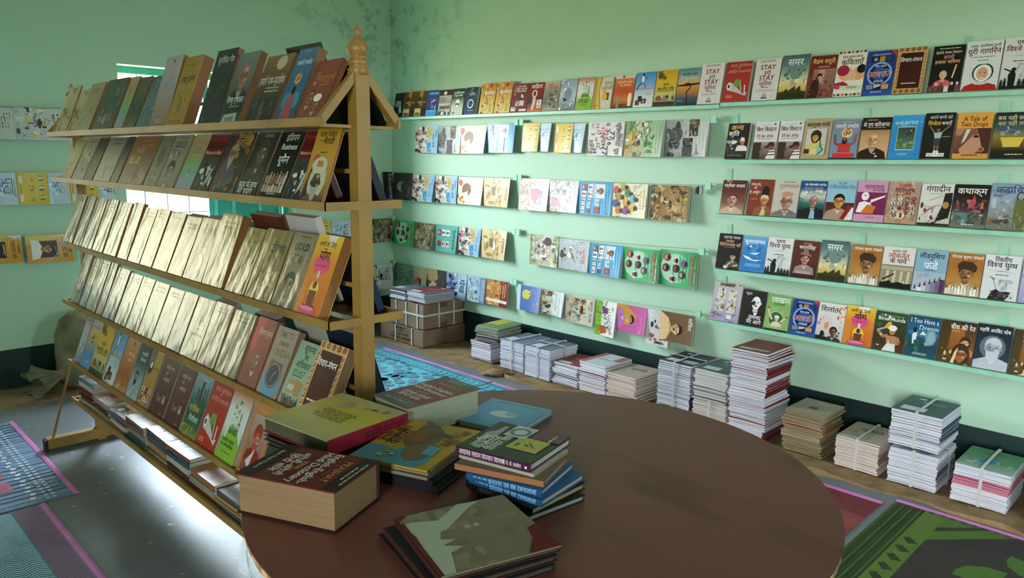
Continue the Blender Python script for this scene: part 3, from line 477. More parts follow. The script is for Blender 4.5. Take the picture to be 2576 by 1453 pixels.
A['lilac_four'] = 'b,c0b0b0,b8a8b4,a494b4;m,.1,.9,.95,.98,10,5,4a4038,6a5c4c;'+''.join('r,%.2f,%.2f,%.2f,%.2f,d0ccbc;m,%.2f,%.2f,%.2f,%.2f,12,%d,7c8058,4a3c2c,c8c0a8,b83028,8a9468;' % (x, y, x + .3, y + .28, x, y, x + .3, y + .28, k) for k, (x, y) in enumerate(((.14, .56), (.54, .54), (.14, .25), (.54, .23))))+'r,.58,.08,.76,.18,e4e0dc;x,.35,.16,.25,2,5a5060,.02'
A['bw_poet'] = 'b,201a17,241e1a;r,0,.93,1,1,2c2420;T,रघुवर,.25,.9,.08,c8c4bc,.3;f,.6,.66,.44,ece8e4,ece8e4,1c1614,nm;p,1c1614,.36,.66,.56,.72,.56,.6,.4,.58;T,तमाशा,.62,.26,.13,ece8e4,.5;T,मेरे आगे,.6,.13,.13,ece8e4,.6;p,ece8e4,.55,.36,.7,.4,.68,.34,.6,.3'
A['raskhan'] = 'b,7ca45c,84ac60,8cb468;T,रसखान,.55,.87,.2,e4ecd8,.74;T,रत्नावली,.52,.75,.09,3c5428,.48;m,.2,.1,.95,.65,10,4,9cc078,94b870;o,.46,.32,.3,.03,c8c490;e,.46,.32,.3,.3,3a6030;f,.5,.34,.18,d8c0a8,e0dcc8,d8ccb0,t;l,d0c4a4,.08,.3,.3,.14,.5,.1,.6;l,d0c4a4,.08,.66,.26,.86,.38;e,.1,.63,.05,.06,b05c38;e,.9,.42,.06,.04,b05c38;r,0,0,1,.04,1c1a10'
A['arabpati2'] = A['arabpati']
A['shilantar'] = 'b,dcd4d0,d8ccc8,c8b8bc;T,शिलांतर,.45,.83,.16,2c2420,.74;m,.7,.5,1,1,16,5,d87028,e8a050,b84820,e8c8a0;m,.0,.3,.5,.7,12,3,a08ab0,c8b8c8,7c6898,b4a0c0;e,.36,.5,.17,.24,d8c4c4;p,d88858,.28,.42,.4,.5,.46,.4,.4,.28,.3,.3;f,.64,.24,.28,6a4a34,1c120c,3c2c20,s;m,.75,.02,1,.4,10,7,2c6890,384448,5890a8,24302c;p,1c1a1c,0,0,.5,0,.4,.08,0,.1;p,14181c,.15,.08,.35,.1,.3,.22,.2,.24'
A['yoga'] = 'b,e0c040,d88828,cc7020,c86820;p,e8e0d0,.4,1,.8,1,.7,.88,.5,.86;T,सभी के लिए,.48,.88,.09,3a2008,.74;e,.5,.62,.32,.22,d84c7c;T,योग,.5,.74,.18,241008,.6;x,.5,.6,.5,1,a82048,.03;r,.0,.0,.25,.6,d08028;e,.5,.3,.2,.22,e8c048;e,.5,.5,.05,.1,d8c8d0;e,.5,.37,.07,.09,5a2c18;p,6a3820,.34,.3,.66,.3,.6,.1,.4,.1;p,5a3018,.25,.12,.75,.12,.7,.06,.3,.06;e,.48,.05,.36,.09,cc4878;e,.48,.08,.28,.05,e078a0'
A['yoga2'] = A['yoga']
A['birsa'] = 'b,2c4c2c,2c3c1c,3c2c14,4a3418;m,0,.5,1,1,10,3,38583c,244024;t,The Life and Times of,.5,.91,.06,b8b090,.7;T,Birsa Munda,.5,.83,.11,f0ece4,.84;p,e0a030,.3,.6,.4,.74,.5,.76,.56,.64,.46,.56;l,a8a0a4,.06,.08,.5,.36,.6;l,b07850,.1,.12,.5,.28,.36,.45,.4;p,b87c54,.38,.4,.74,.4,.78,.2,.44,.2;e,.58,.52,.1,.13,b07850;e,.58,.6,.14,.1,e8e4e0;l,b07850,.09,.76,.38,.84,.24,.64,.18;p,d8d4d4,.32,.0,.76,.0,.72,.2,.46,.2;m,.1,.05,.9,.95,7,8,d8dcd4'
A['dream'] = 'b,1c4458,20587c,1c4c64,1a4048,1e4a60;t,I Too Have a,.5,.88,.14,e0e8ec,.86;t,Dream,.66,.72,.14,e0e8ec,.6;e,.5,.58,.5,.14,2c7098;p,dce4e8,.2,.3,.3,.3,.32,.58,.22,.62,.17,.5;e,.24,.64,.06,.1,141c1c;p,d8d8c8,.4,.54,.5,.64,.62,.54;e,.76,.5,.18,.28,6c9098;e,.76,.5,.12,.22,88a8b0;m,0,.1,1,.4,16,4,245048,1c4038,306858,8aa0a0;x,.5,.08,.5,2,c8d4c8,.02'
A['reti'] = 'b,30200c,5a3c14,7c5018,4a2c14;r,0,0,.25,1,3c3010,4a3a10;r,.3,.3,.7,.85,a06020,8a4c18;T,बीच की रेत,.62,.86,.13,ece4d4,.68;x,.42,.75,.3,1,d8a858,.025;f,.74,.5,.24,d8a470,3c2010,b87840,v;f,.66,.22,.4,a8642c,3c2414,d8b878,vg;p,e0c888,.4,.0,.5,.3,.58,.4,.5,.0;m,.05,.05,.4,.35,9,5,8a7448,c8b890,4a3818'
A['reti2'] = A['reti']
A['sage_blue'] = 'b,141a22,1c2632,26323e;T,महर्षि अरविंद घोष,.5,.87,.1,e4e8ec,.86;e,.5,.5,.38,.4,5a6874;f,.52,.48,.5,a8acb4,c0c4cc,b4b8c0,bs;p,b8bcc4,.05,0,1,0,1,.2,.75,.26,.5,.12,.2,.14'
A['lavender'] = 'b,a8a4c8,b0acd0,9c94bc;m,0,0,1,1,14,4,b8b4d8,9890b8,c8c4e0'
# magazines (portrait; they hang sideways, spine on the string)
A['m_comic'] = 'b,6ca4c8,c8c4b4,b8b0a0;p,8cb8d8,0,.72,1,.78,1,1,0,1;T,जरा,.3,.92,.12,1c3048,.4;T,याद करो,.55,.8,.1,1c3048,.5;m,.05,.3,.6,.75,16,4,e0b040,d89c28,c8a838;m,0,.0,1,.55,34,6,d8d0c4,2c2420,c05068,5a5048,e8e0d4,886c58;p,4c9cc8,.6,.5,.95,.55,.95,.72,.6,.7;m,.55,.05,.95,.2,6,8,e8e4dc'
A['m_greyphoto'] = 'b,c4c4c0,b0b0ac,88888a;T,ऐतिहासिक,.65,.88,.09,2c2c2c,.6;T,स्थल,.8,.78,.1,2c2c2c,.3;r,.0,.55,.45,.78,5a4a3c;m,0,.56,.44,.78,9,3,8a6c50,3c3028,b8a080;r,.5,.42,1,.66,484444;m,.5,.42,1,.66,8,4,1c1a1a,7c7874;m,0,0,1,.4,20,5,6c6a68,3a3836,949290,504c4a;e,.4,.24,.2,.22,4a4848;e,.65,.18,.14,.14,2c2a2a'
A['m_creamface'] = 'b,d0d8d0,e4dcb8,ecd8b0;T,लोक-दर्पण,.6,.9,.1,a84070,.6;m,.0,.5,.9,.9,9,4,e8e4c8,d8e0d0,c8d4b8;e,.45,.35,.24,.26,7a5030;p,e8e4e4,.5,.4,.8,.42,.9,.2,.6,.16;m,.5,.0,1,.3,9,6,c8803c,8a5a28,e0b868;e,.2,.1,.12,.1,b84830'
A['m_portraits'] = 'b,2c8cb4,3498c0,2c88b0;T,राज्यपाल,.62,.86,.13,143c5c,.7;T,भारतरत्न,.5,.95,.07,c87884,.6;r,.06,.5,.48,.78,d8ccc8;f,.27,.64,.19,8a5844,2c1c18,a0b4c0;k,3,2,.5,.08,.96,.42,0,4;k,2,2,.06,.08,.48,.45,0,7;k,2,1,.5,.46,.96,.7,0,9'
A['m_flags'] = 'b,d8b838,d4b030,d8b42c;r,.0,.0,1,.06,b89828;r,.1,.08,.34,.18,e4dcc8;r,.66,.08,.9,.18,e4dcc8;r,.3,.11,.7,.13,8a4c28;'+''.join('p,%s,%.2f,%.2f,%.2f,%.2f,%.2f,%.2f,%.2f,%.2f;' % (c, x + d, .72, x + d + .07, .72, x + d + .07, .86, x + d, .86) for x in (.1, .4, .7) for c, d in (('c87830', 0), ('e8e4dc', .05), ('4c8840', .1)))+''.join('m,%.2f,.38,%.2f,.55,5,%d,3c2c18,4a3820;' % (x, x + .16, i) for i, x in enumerate((.1, .42, .72)))
A['m_pankh_blue'] = 'b,c8d4dc,bcccd8,a0bcd4;T,पंख,.42,.7,.26,3c4854,.5;x,.5,.9,.6,1,6c7c8c,.04;m,.2,.05,.9,.5,12,4,4c88bc,e4ecf0,6ca0cc,d0dce4;l,3c4854,.02,.3,.3,.6,.4'
A['m_numbers'] = 'b,d4ccc8,d0c8c4;'+''.join('T,%s,%.2f,%.2f,%s,%s,.3;' % (n, x, y, h, c) for n, x, y, h, c in (('01', .12, .12, .1, 'b83038'), ('13', .1, .26, .1, '2c2428'), ('3', .35, .14, .12, '2c2428'), ('23', .3, .3, .1, 'b83038'), ('29', .38, .4, .12, '2c3460'), ('30', .6, .1, .12, '2c2428'), ('21', .22, .42, .1, 'b83038'), ('0', .08, .55, .12, '2c2428'), ('3', .25, .55, .16, 'a02c34'), ('25', .42, .5, .16, 'b83038'), ('77', .4, .68, .16, '2c2428'), ('20', .75, .14, .12, '2c2428'), ('23', .68, .3, .1, 'b83038'), ('29', .62, .45, .12, '2c2428'), ('16', .58, .62, .14, '2c2428'), ('24', .85, .22, .11, '2c2428'), ('8', .9, .1, .12, 'b83038'), ('77', .85, .5, .18, '2c2428'), ('3', .78, .4, .1, '2c3460'), ('14', .5, .24, .08, '2c2428')))+'T,प्रतियोगिता पूर्व,.5,.84,.12,2c2428,.9;T,चार दोस्त,.55,.94,.08,6a2c30,.4'
A['m_farm'] = 'b,8cb090,a8b488,b8b090;T,पीढ़ी,.3,.87,.14,c83040,.35;T,का मन,.7,.87,.1,c83040,.4;p,7c9868,0,0,.6,0,.4,.5,0,.6;p,c4bc98,.0,.25,.3,.2,.25,.45,0,.5;m,.4,.5,.9,.75,12,5,4c8c44,3c7838,60a050;m,.3,.0,1,.4,18,7,e4dcd0,c89850,8a6838,d8a848,342c24;m,.05,.3,.5,.6,9,9,d8dcd0,5c5040,e8e4dc'
A['m_kids'] = 'b,e4c8c0,e0bcb4,a8886c;T,छुईमुई,.4,.88,.12,b84838,.5;m,.0,.0,1,.45,20,3,a88860,8c7050,c0a078,b09068;m,.05,.4,.95,.8,16,6,3c8cb0,2c68a0,d84c60,48a078,e8b098,c04058;e,.5,.55,.2,.18,d04058'
A['m_turbans'] = 'b,c4bcb8,ccc0bc,c8b8b0;x,.6,.92,.6,2,8a8480,.04;m,.05,.1,.95,.75,34,4,e0d4d0,b89888,d8b8b0,8a6c60,e8e0dc,c07090,84a49c;p,d890a8,.55,.1,.8,.12,.75,.3,.55,.28'
A['m_group'] = 'b,e4d8b0,e0d8c0,d8c898;T,स्वेच्छा,.45,.88,.14,a05c30,.6;T,आरंभ के,.5,.96,.06,5a4a30,.5;m,.0,.0,1,.72,14,6,e8d8a8,c8d0b8;'+''.join('e,%.2f,%.2f,.12,.11,%s;e,%.2f,%.2f,.07,.07,3a2418;' % (x, y, c, x + .02, y + .1) for x, y, c in ((.2, .1, 'c84830'), (.1, .3, '9ca838'), (.4, .2, 'b89828'), (.6, .1, '3c58a0'), (.8, .2, 'd07028'), (.3, .45, '4c9060'), (.55, .4, 'd8a030'), (.8, .42, '8a4c90'), (.45, .6, '6cb0c0'), (.7, .6, 'e0b040')))
A['m_gond'] = 'b,8a7450,a07c48,6a4a34;m,0,0,1,.95,70,5,4a3424,b89050,7c5c38,c8a868,342418,946c40,c0b8a0;T,लोककला,.55,.9,.11,c8a848,.6;T,की दुनिया,.5,.78,.08,c8a848,.6'
A['m_green'] = 'b,1c8844,48a868,5cb478,208c48;e,.5,.42,.42,.5,a8d0b0;'+''.join('e,%.2f,%.2f,.12,.12,%s;e,%.2f,%.2f,.06,.075,%s;e,%.2f,%.2f,.075,.05,1c1416;' % (x, y, c, x, y - .01, s, x, y + .035) for x, y, c, s in ((.28, .42, 'd4d0cc', 'c08c70'), (.2, .2, 'c03038', 'c89478'), (.5, .45, '5a2c34', '8a5c48'), (.5, .18, '5a2430', 'b08068'), (.35, .66, '4c6490', '8a6048'), (.66, .62, '4a5450', 'c8a080'), (.8, .36, 'd0ccc4', '8a5c48')))+'T,प्रमुख विभूतियाँ,.5,.87,.1,b83c40,.8'
A['m_sepia'] = 'b,6c6248,7c7054,584c34;m,0,0,1,1,60,9,484028,94886c,a89c80,3a3220,6a5c40,b8ac90;T,पीढ़ियाँ,.65,.82,.14,242014,.5'
A['m_teal_six'] = 'b,5ca094,68a89c,549488;k,2,3,.08,.08,.9,.66,0,5;T,प्रेरणादायक,.5,.85,.11,1c3434,.8'
A['m_tan'] = 'b,d8bc88,d4b47c,d8b880;m,.05,.05,.95,.8,24,4,b8985c,8a6c40,e4d0a0,a07c48,6a5030;e,.55,.5,.14,.1,e0e0e0;p,7a6038,.3,.3,.6,.34,.62,.48,.34,.46;T,स्वच्छता,.5,.88,.1,5a4020,.7'
A['m_linefig'] = 'b,b8a888,c4b4a8,8a9858;m,0,0,.8,.7,40,5,d8ccc0,b8a498,3c2c2c,e0d4c8,8a5c50;e,.2,.62,.14,.16,1c1414;m,.0,.75,1,1,18,6,688c3c,4c7034,a8b850,d8d8b0;T,स्वच्छ,.7,.92,.09,3a4a24,.5'
A['m_butterfly'] = 'b,a8acac,b0b4b4,a4a8a8;m,.3,.5,.9,.9,10,3,8c9090,989c9c;T,भूषण,.5,.82,.15,c03438,.5;m,.2,.15,.7,.5,22,6,2c2824,c8a058,8a6c40,484440,e4e0d8;e,.5,.12,.14,.1,2c2a28;m,.55,.05,.75,.18,5,3,5c70b0'
A['m_pankh_bw'] = 'b,c8ccc8,b8bcb8;T,पंख,.4,.78,.26,343838,.5;x,.5,.94,.6,1,6c7470,.04;m,.0,.0,1,.6,30,7,e0e0dc,3c3c38,8a8c84,c8ccc4,1c1c1a,d0b448,a84c38'
A['m_darkgreen'] = 'b,5c7c6c,6a8c7c,3c5c44;m,0,0,1,.16,8,3,2c4c2c,1c3c20;m,.2,.3,.9,.95,14,5,3c5038,586c50,2c3c24;T,मेरा बचपन,.5,.9,.1,20301c,.6'
A['m_smileface'] = 'b,988c70,a09478,8c8064;T,स्वच्छता,.3,.88,.12,4a4430,.5;f,.68,.36,.42,a06040,2c1c14,6a5a40'
A['m_hand'] = 'b,3c3c38,484844,444440;T,सितारा,.7,.9,.13,d0d4d0,.5;p,b08c60,.0,0,.5,0,.6,.3,.4,.6,.0,.5;m,.5,.1,1,.6,9,5,8a7450,d8c040,a0b4c8;o,.8,.35,.14,.1,a8bccc'
A['m_bluefolk'] = 'b,a8b4cc,94a4c4,8c9cc0;m,0,0,1,.55,34,3,1c2450,e4e8ec,3c4880,5a6ca0,141c40;r,0,.58,1,1,b0c4d4;T,पंख,.45,.78,.26,343c4c,.5'
A['m_fish'] = 'b,7c8cb0,a8bccc,b4c4d4;r,0,.7,1,1,6c84b0;T,मछली की दुनिया,.5,.85,.11,d0b060,.8;l,3c4c58,.03,.1,.1,.4,.3,.9,.2;m,.1,.05,.9,.65,16,5,8ca4b8,c0d0dc,4c6474;p,b8b048,.6,.3,.8,.36,.95,.28,.78,.22'
A['m_orange'] = 'b,b87838,c08440,b07034;r,0,.62,1,1,8a2c24,7c241c;e,.35,.62,.2,.22,c89050;m,0,0,1,.6,26,6,8a5424,d8a058,a06830,e0b070;x,.4,.84,.6,2,d8a878,.05;r,.75,0,.86,1,e0d8d4'
A['m_duck'] = 'b,8c94bc,5c74ac,4c68a4;r,0,0,1,.14,c8d0d8;e,.35,.38,.2,.22,d0c454;e,.3,.5,.12,.1,d8cc60;e,.3,.52,.03,.03,141414;p,c08838,.48,.42,.6,.4,.5,.36;m,.6,.7,.95,.95,7,4,d8a488,c89074;m,.1,.55,.5,.8,6,5,6c80b8,7c8cc4'
A['m_village'] = 'b,d4dcdc,d0d4d0,b0a88c;r,.1,.55,.9,.98,e0e4e4;T,Animal Homes,.45,.7,.11,c8a028,.7;T,Animal Places,.6,.82,.11,c8a028,.7;m,0,0,1,.5,30,5,8a7848,5c5430,c09850,6a4c2c,b8b090,3c3824'
A['m_dancers'] = 'b,b8b098,c8c0a8,a89880;m,.05,.7,.95,.95,8,3,d0ccbc,b0c4c4;T,समूह वाद्य,.5,.88,.12,6a3428,.7;m,.1,.1,.9,.7,34,7,5a6c34,8a4c28,c8a040,a08868,3c2c1c,88a8a8,d0b498'
A['m_puppets'] = 'b,e4e0dc,e4e4e0,88b03c;r,0,.0,1,.3,7cb034;T,रावण,.72,.82,.12,241c1c,.4;x,.6,.7,.3,2,5a5450,.03;p,704c80,.15,.3,.35,.34,.36,.6,.2,.6;p,c04c24,.7,.25,.95,.3,.9,.6,.72,.55;m,.15,.6,.4,.85,7,4,c89828,8a6820;m,.7,.55,.95,.8,6,5,c8a030,3c6830'
A['m_pinkwoman'] = 'b,c85c98,c45894,bc5490;T,नारी विमर्श,.5,.9,.1,e0a0c4,.7;T,कथा प्रसंग,.65,.8,.1,e0a0c4,.6;p,c88c2c,.0,.0,.75,.0,.72,.35,.6,.62,.35,.66,.2,.5,.0,.3;f,.5,.42,.34,d0a070,2c1810,b868a0'
A['m_sketch'] = 'b,d0ccc8,c8c4c0,d8d4d4;m,.05,.1,.95,.9,22,5,3c3836,a85c48,6a6460,dcd8d4,7c9a88'
A['m_bust'] = 'b,7c5c40,745438,6a4c34;f,.55,.5,.36,d8ac78,2c1c14,d0a470,m;p,e0b888,.0,.0,1,.0,.95,.2,.6,.3,.2,.25;T,सचिन,.3,.9,.12,e8e4dc,.4'
A['m_orangeman'] = 'b,c88c34,cc9438,c08430;r,0,0,.3,1,d8b040;p,e0d8cc,.0,.7,.2,1,0,1;r,.2,.26,.8,.66,2c2018;f,.5,.46,.3,b07850,1c1410,e0dcd4;T,महात्मा की,.5,.82,.1,5a3010,.7;T,गाथाएँ,.5,.93,.08,5a3010,.5'
A['m_darkplain'] = 'b,2c2824,38322c,2c2824;e,.5,.45,.2,.3,8a8478;e,.5,.55,.16,.1,1c1814;x,.7,.88,.4,2,a8a49c,.05'
A['m_blackdoc'] = 'b,1c1a18,201e1c;T,दोहरा भाषण,.5,.8,.14,e0dcd4,.85;x,.5,.62,.6,1,c8c4bc,.04'
A['m_pinkkids'] = A['m_kids']
# rack covers
A['k_comic'] = 'b,c8bc98,b8a880,a89870;T,नंदन,.6,.9,.13,4a3c24,.5;m,.05,.0,.95,.55,26,4,6a5c34,9c8c60,4a4028,c0b080,7c5c40'
A['k_beige'] = 'b,b4a084,a89474,98a090;m,.1,.0,.9,.5,12,3,7c8074,a8987c,8a7c64;x,.5,.85,.6,2,8a7658,.03'
A['k_darkgreen'] = 'b,4a5448,3c4840,2c3834;m,.2,.3,.95,.9,16,5,5c685c,46524a,6c786c;m,0,0,.6,.3,8,6,7c9090,3c4c4c;x,.6,.3,.5,3,8a948c,.02'
A['k_rainbow'] = 'b,b8a878,b89c70,88b068,78a8b0,9c94a8;T,LIFE & DEATH,.5,.86,.09,a88a60,.8;x,.5,.75,.5,4,8a7450,.02;m,.1,.1,.9,.35,6,3,8cb8b8,a0a8b8;e,.5,.35,.08,.03,6a8048'
A['k_olive'] = 'b,6c5c44,5a5040,34403c,8a6c48;x,.5,.8,.6,4,8a7858,.025;m,.1,.1,.9,.5,10,4,2c3a38,4a5048,7c6a4c'
A['k_bluegrey'] = 'b,5c6870,687c88,5c7478;m,0,.1,1,.9,18,6,7c909c,4c5c64,90a4b0,6c8084;x,.5,.9,.5,1,a8b0b0'
A['k_lilac'] = 'b,bcb0b8,b4a8b0,a08c84,7c6458;p,6a5a54,.4,.96,.6,.94,.55,.88;m,.3,.55,.8,.75,10,3,8c8aa0,9c98b0,a8a4b4;x,.5,.12,.5,2,c0b0a8,.025'
A['k_ochre'] = 'b,b08c40,ac863a,a88034;T,राष्ट्र-रत्न,.5,.66,.14,4a3410,.8;x,.45,.86,.5,1,7c5c20,.03;m,.2,.2,.8,.45,14,5,9c7830,8a6a28,b8944c;x,.5,.06,.7,1,7c4c18'
A['k_darkgloss'] = 'b,3c3e3c,30302e,2c2c34;T,सुगंधित पेय,.55,.86,.12,c8ccc8,.76;m,.5,.3,.9,.6,8,3,5a4c40,484848;m,0,.0,.7,.5,12,4,4a5060,3c4050,6a7484'
A['k_oldman'] = 'b,7c8480,6c746c,2c5040,1c4434;f,.55,.66,.5,a87058,5a5450,2c2c2c,ng;T,विष्णु प्रभाकर,.5,.34,.13,d8e0dc,.8;x,.55,.24,.6,1,b0bcb4,.025;p,a8acac,.1,.0,.9,.0,.8,.16,.2,.14;T,पंचवटी,.5,.07,.1,34443c,.6'
A['k_path'] = 'b,8a6a44,6c5238,3c3430,383030;e,.62,.88,.18,.14,c0b098;T,हमारे पथ-प्रदर्शक,.5,.62,.13,d8d4cc,.86;x,.6,.5,.5,2,b0a898,.03;m,.1,.05,.9,.4,20,5,4a4240,5a5250,342e2e'
A['k_ramdev'] = 'b,4c708c,3c6484,2c5870;x,.5,.95,.4,1,a0b4c4,.03;T,स्वामी रामदेव,.52,.8,.12,d8e4ec,.74;e,.5,.58,.16,.17,d8b070;T,ॐ,.5,.58,.18,8a2c20,.24;e,.5,.42,.08,.12,2c2420;e,.3,.28,.22,.24,3c8ca8;e,.75,.28,.2,.24,3c8ca8;p,a05058,.35,.36,.66,.36,.8,.0,.2,.0;m,.3,.02,.75,.3,8,4,8a4048,b06068'
A['k_greatmen'] = 'b,8a4838,844436,7c4034;T,महापुरुषों,.6,.7,.13,b8703c,.74;x,.6,.58,.6,1,b07850,.03;f,.2,.76,.24,9c5c48,7c4034,84483a;f,.25,.4,.3,98604c,74402f,84483a,m;f,.6,.3,.3,98604c,74402f,84483a,t;m,.1,.02,.9,.2,8,4,94584a,743c30'
A['k_curl'] = 'b,b0a468,c0b888,98906c;m,.2,.1,.9,.6,10,3,8a8460,a8a078,746e50'
A['k_whitepic'] = 'b,a8a494,9c9888,8a9088;m,0,.1,1,.75,26,4,c0bcac,7c8078,b08c6c,5c6058,d0ccbc;x,.6,.9,.6,1,5a5648'
A['k_dark'] = 'b,4a4238,3c362e,342e28;m,0,0,1,1,10,3,544c40,2c2820;x,.5,.5,.3,5,7c7464,.02'
A['k_pale'] = 'b,9c9888,a8a494,a09c8c;m,.1,.1,.9,.4,10,5,b8b4a4,8a8878,7c9490;x,.6,.92,.6,2,6a6658,.04'
A['k_brownfilm'] = 'b,9c6c48,7c5c44,6a5440;r,0,.74,1,1,a06c48,986444;T,भारतीय,.4,.7,.08,b0a088,.5;r,.1,.44,.5,.58,c0a850;T,गाने,.3,.51,.09,4a3c14,.3;m,.4,.0,1,.4,14,3,8a6a54,a08470,5c4838;x,.6,.88,.6,2,c88050,.04'
A['k_oval'] = 'b,86806e,908a78,847e6c;o,.5,.6,.28,.03,a8a290;e,.5,.6,.28,.36,6c6656;m,.35,.4,.7,.7,9,3,948e7c,4a463a;m,.2,.05,.9,.25,8,6,a09a88,6c6858'
A['k_gold'] = 'b,a8a090,989080,847c6c;x,.5,.94,.6,1,6c6454,.035;T,GOLD,.5,.82,.14,2c2a24,.66;x,.3,.7,.4,1,4a463c,.03;m,.1,.55,.9,.7,8,3,c0bcac,6a665a;f,.45,.32,.42,9c8c78,2a241c,746c5c,s'
A['k_menace'] = 'b,6a1814,641410,1c1c1c;r,0,0,1,.6,3c403c,24282a;T,TACKLING THE,.5,.9,.09,a8483c,.8;T,KALA-AZAR,.5,.8,.11,2c0c0a,.86;T,Menace in Bihar,.5,.68,.09,e0d0c4,.84;m,.1,.02,.95,.5,24,5,8a8c88,d8d8d4,4a4c48,14161a;p,b4b4b0,.62,.1,.8,.2,.85,.45,.7,.35'
A['k_sage'] = 'b,342c2c,4a4038,4a3c38;m,.5,.5,1,.95,14,3,b08c40,8a6c30,5c4c2c;T,विश्वप्रसिद्ध,.65,.94,.08,c0a050,.6;T,कहानियाँ,.65,.84,.12,c0a050,.6;p,5c5468,.1,.1,.6,.1,.5,.6,.3,.75,.15,.5;f,.4,.66,.28,8a7058,a89878,5c5468,b;m,0,.0,1,.3,16,5,7c6458,4c5c58,8a5c4c,3c3430'
A['k_truth'] = 'b,3a3730,343029,26241f;f,.55,.66,.42,6a6254,4a463c,4c483c,v;T,आत्मकथा,.6,.94,.07,a8a498,.4;T,सत्य के साथ,.46,.2,.13,d8d8d0,.82;T,मेरे प्रयोग,.42,.1,.13,d8d8d0,.74'
A['k_business'] = 'b,1c1e1a,181a18,1c1c1a;T,इंडियन,.55,.89,.13,c8ccc4,.56;T,Business,.55,.76,.12,e0e4dc,.84;T,यूमैन,.5,.57,.16,e8ecec,.6;c,.04,.22,.96,.42,7,4,a8907c,c8b09c,8a6c58,5a4a40;c,.04,.1,.96,.26,7,6,b09880,7c6450,c8b8a8;x,.5,.07,.4,1,a8a8a0,.035'
A['k_shirdi'] = 'b,b88a30,c09438,a87c30,3c2818;T,परम पावन,.5,.92,.11,241c10,.76;l,241c10,.01,.2,.84,.45,.83;T,शिरडी,.6,.83,.12,241c10,.5;x,.55,.68,.4,1,3c2c14,.026;e,.3,.6,.14,.12,b85840;p,2c1c14,.0,.0,.5,.0,.4,.3,.2,.5;e,.55,.32,.36,.44,b8b8a0;f,.52,.3,.42,4a3028,9c9c94,5c4434,nb;e,.52,.52,.32,.2,c0c4ac;p,c87838,.4,.5,.65,.5,.65,.57,.4,.58'
A['k_green'] = 'b,848a74,6c8c54,7c7c68;m,0,0,1,.95,18,3,94a07c,648850,a8a890,5c6c48;x,.5,.9,.6,1,5c5c48'
A['k_portraitgrey'] = 'b,8a8674,807c6c,767262;x,.5,.9,.6,2,b0ac9c,.05;o,.5,.4,.26,.03,a8a494;e,.5,.4,.26,.4,6a6656;f,.5,.42,.3,8c7c68,2c2820,5a5648'
A['k_silver'] = 'b,b0a890,a49c86,989078;m,0,0,1,1,16,3,bcb49c,8c846c,a89c80,c8c0a8;x,.5,.9,.7,2,7c7460,.045'
A['k_gilt'] = 'b,b4a878,a89c6c,9c905c;m,0,0,1,1,16,5,c0b484,948850,a89860,ccc294;x,.5,.86,.7,2,746838,.05'
A['k_giltgreen'] = 'b,b0a87c,a4a470,98905c;m,0,0,1,1,16,7,a8b078,c4bc90,8a8c58;x,.5,.9,.7,1,746838,.04'
A['k_shakes'] = 'b,8a8468,6a6650,4a4838;T,शेक्स,.35,.82,.14,b8b498,.6;m,0,0,1,.8,16,5,a8a084,5a563f,8c866a;e,.55,.3,.18,.22,b0a890'
A['k_drone'] = 'b,a09458,948848,847838;T,द्रोण,.55,.84,.12,c8c08c,.5;T,की आत्मकथा,.5,.73,.1,c0b47c,.8;p,4c4420,.05,.3,.15,.9,.3,.85,.15,.2;m,.3,.0,1,.6,12,4,a89c60,7c7038,b8ac74'
A['k_diksha'] = 'b,9c9052,8c8046,7c7440;e,.35,.78,.14,.16,a89c60;T,दीक्षा,.65,.74,.16,241c10,.5;m,.1,.05,.95,.65,26,6,8a7e48,6c6434,a0945c,948a50'
A['k_stupa'] = 'b,94764c,a88c60,b09870;r,.08,.1,.92,.9,b0a074;p,7c6844,.25,.62,.75,.62,.62,.74,.54,.84,.5,.9,.46,.84,.38,.74;r,.2,.56,.8,.62,8a7450;x,.5,.5,.2,1,4a3c24;T,in School Education,.5,.42,.07,4a3c24,.7;p,94805c,.35,.2,.65,.2,.58,.32,.42,.32'
A['k_pink'] = 'b,b49c88,a8907c,9c8470;m,0,0,1,1,16,3,c0a894,94806c,d0b8a4,8a745f;x,.5,.9,.7,2,7c6454,.04'
A['k_pinkdark'] = 'b,8a7460,786450,4c4034,3c342a;m,0,.4,1,1,12,5,b89c84,a08870,6c5a48;x,.5,.88,.6,2,c0a890,.05'
A['k_redbook'] = 'b,8a3c30,8c3a2c,7c4434;p,b84038,0,1,.5,1,.2,.5,0,.6;T,विजय कुमार,.6,.8,.13,d0a890,.7;f,.55,.4,.4,8a5c4c,7c4034,7c4434'
A['k_clock'] = 'b,948474,8c7c6c,8a8078;T,TIME TO,.5,.9,.14,5a4c3c,.66;T,check,.5,.78,.12,3c342c,.5;T,INDIA,.6,.64,.16,6a5c48,.7;p,4c5464,.2,.52,.8,.5,.85,.1,.15,.1;e,.5,.24,.44,.4,4c90a8;e,.5,.32,.34,.34,8a7468;o,.5,.32,.3,.04,8a3c34;e,.5,.32,.27,.27,343c48;l,b0b8c0,.015,.5,.32,.62,.38;l,b0b8c0,.015,.5,.32,.48,.22'
A['k_rti'] = 'b,7c9c84,84a088,90a88c;T,सूचना,.6,.9,.16,1c2c20,.62;T,का,.58,.77,.14,1c2c20,.2;T,अधिकार,.54,.65,.16,1c2c20,.7;T,RTI ACT,.5,.54,.1,1c2c20,.6;x,.5,.47,.6,1,34443a,.035;r,.15,.22,.85,.42,9c8464;p,a07840,.5,.44,.9,.4,.88,.2,.6,.2;r,.2,.26,.5,.34,b8b4a4;c,.05,.02,.95,.2,8,5,2c241c,5a4434,8a7c6c,443428'
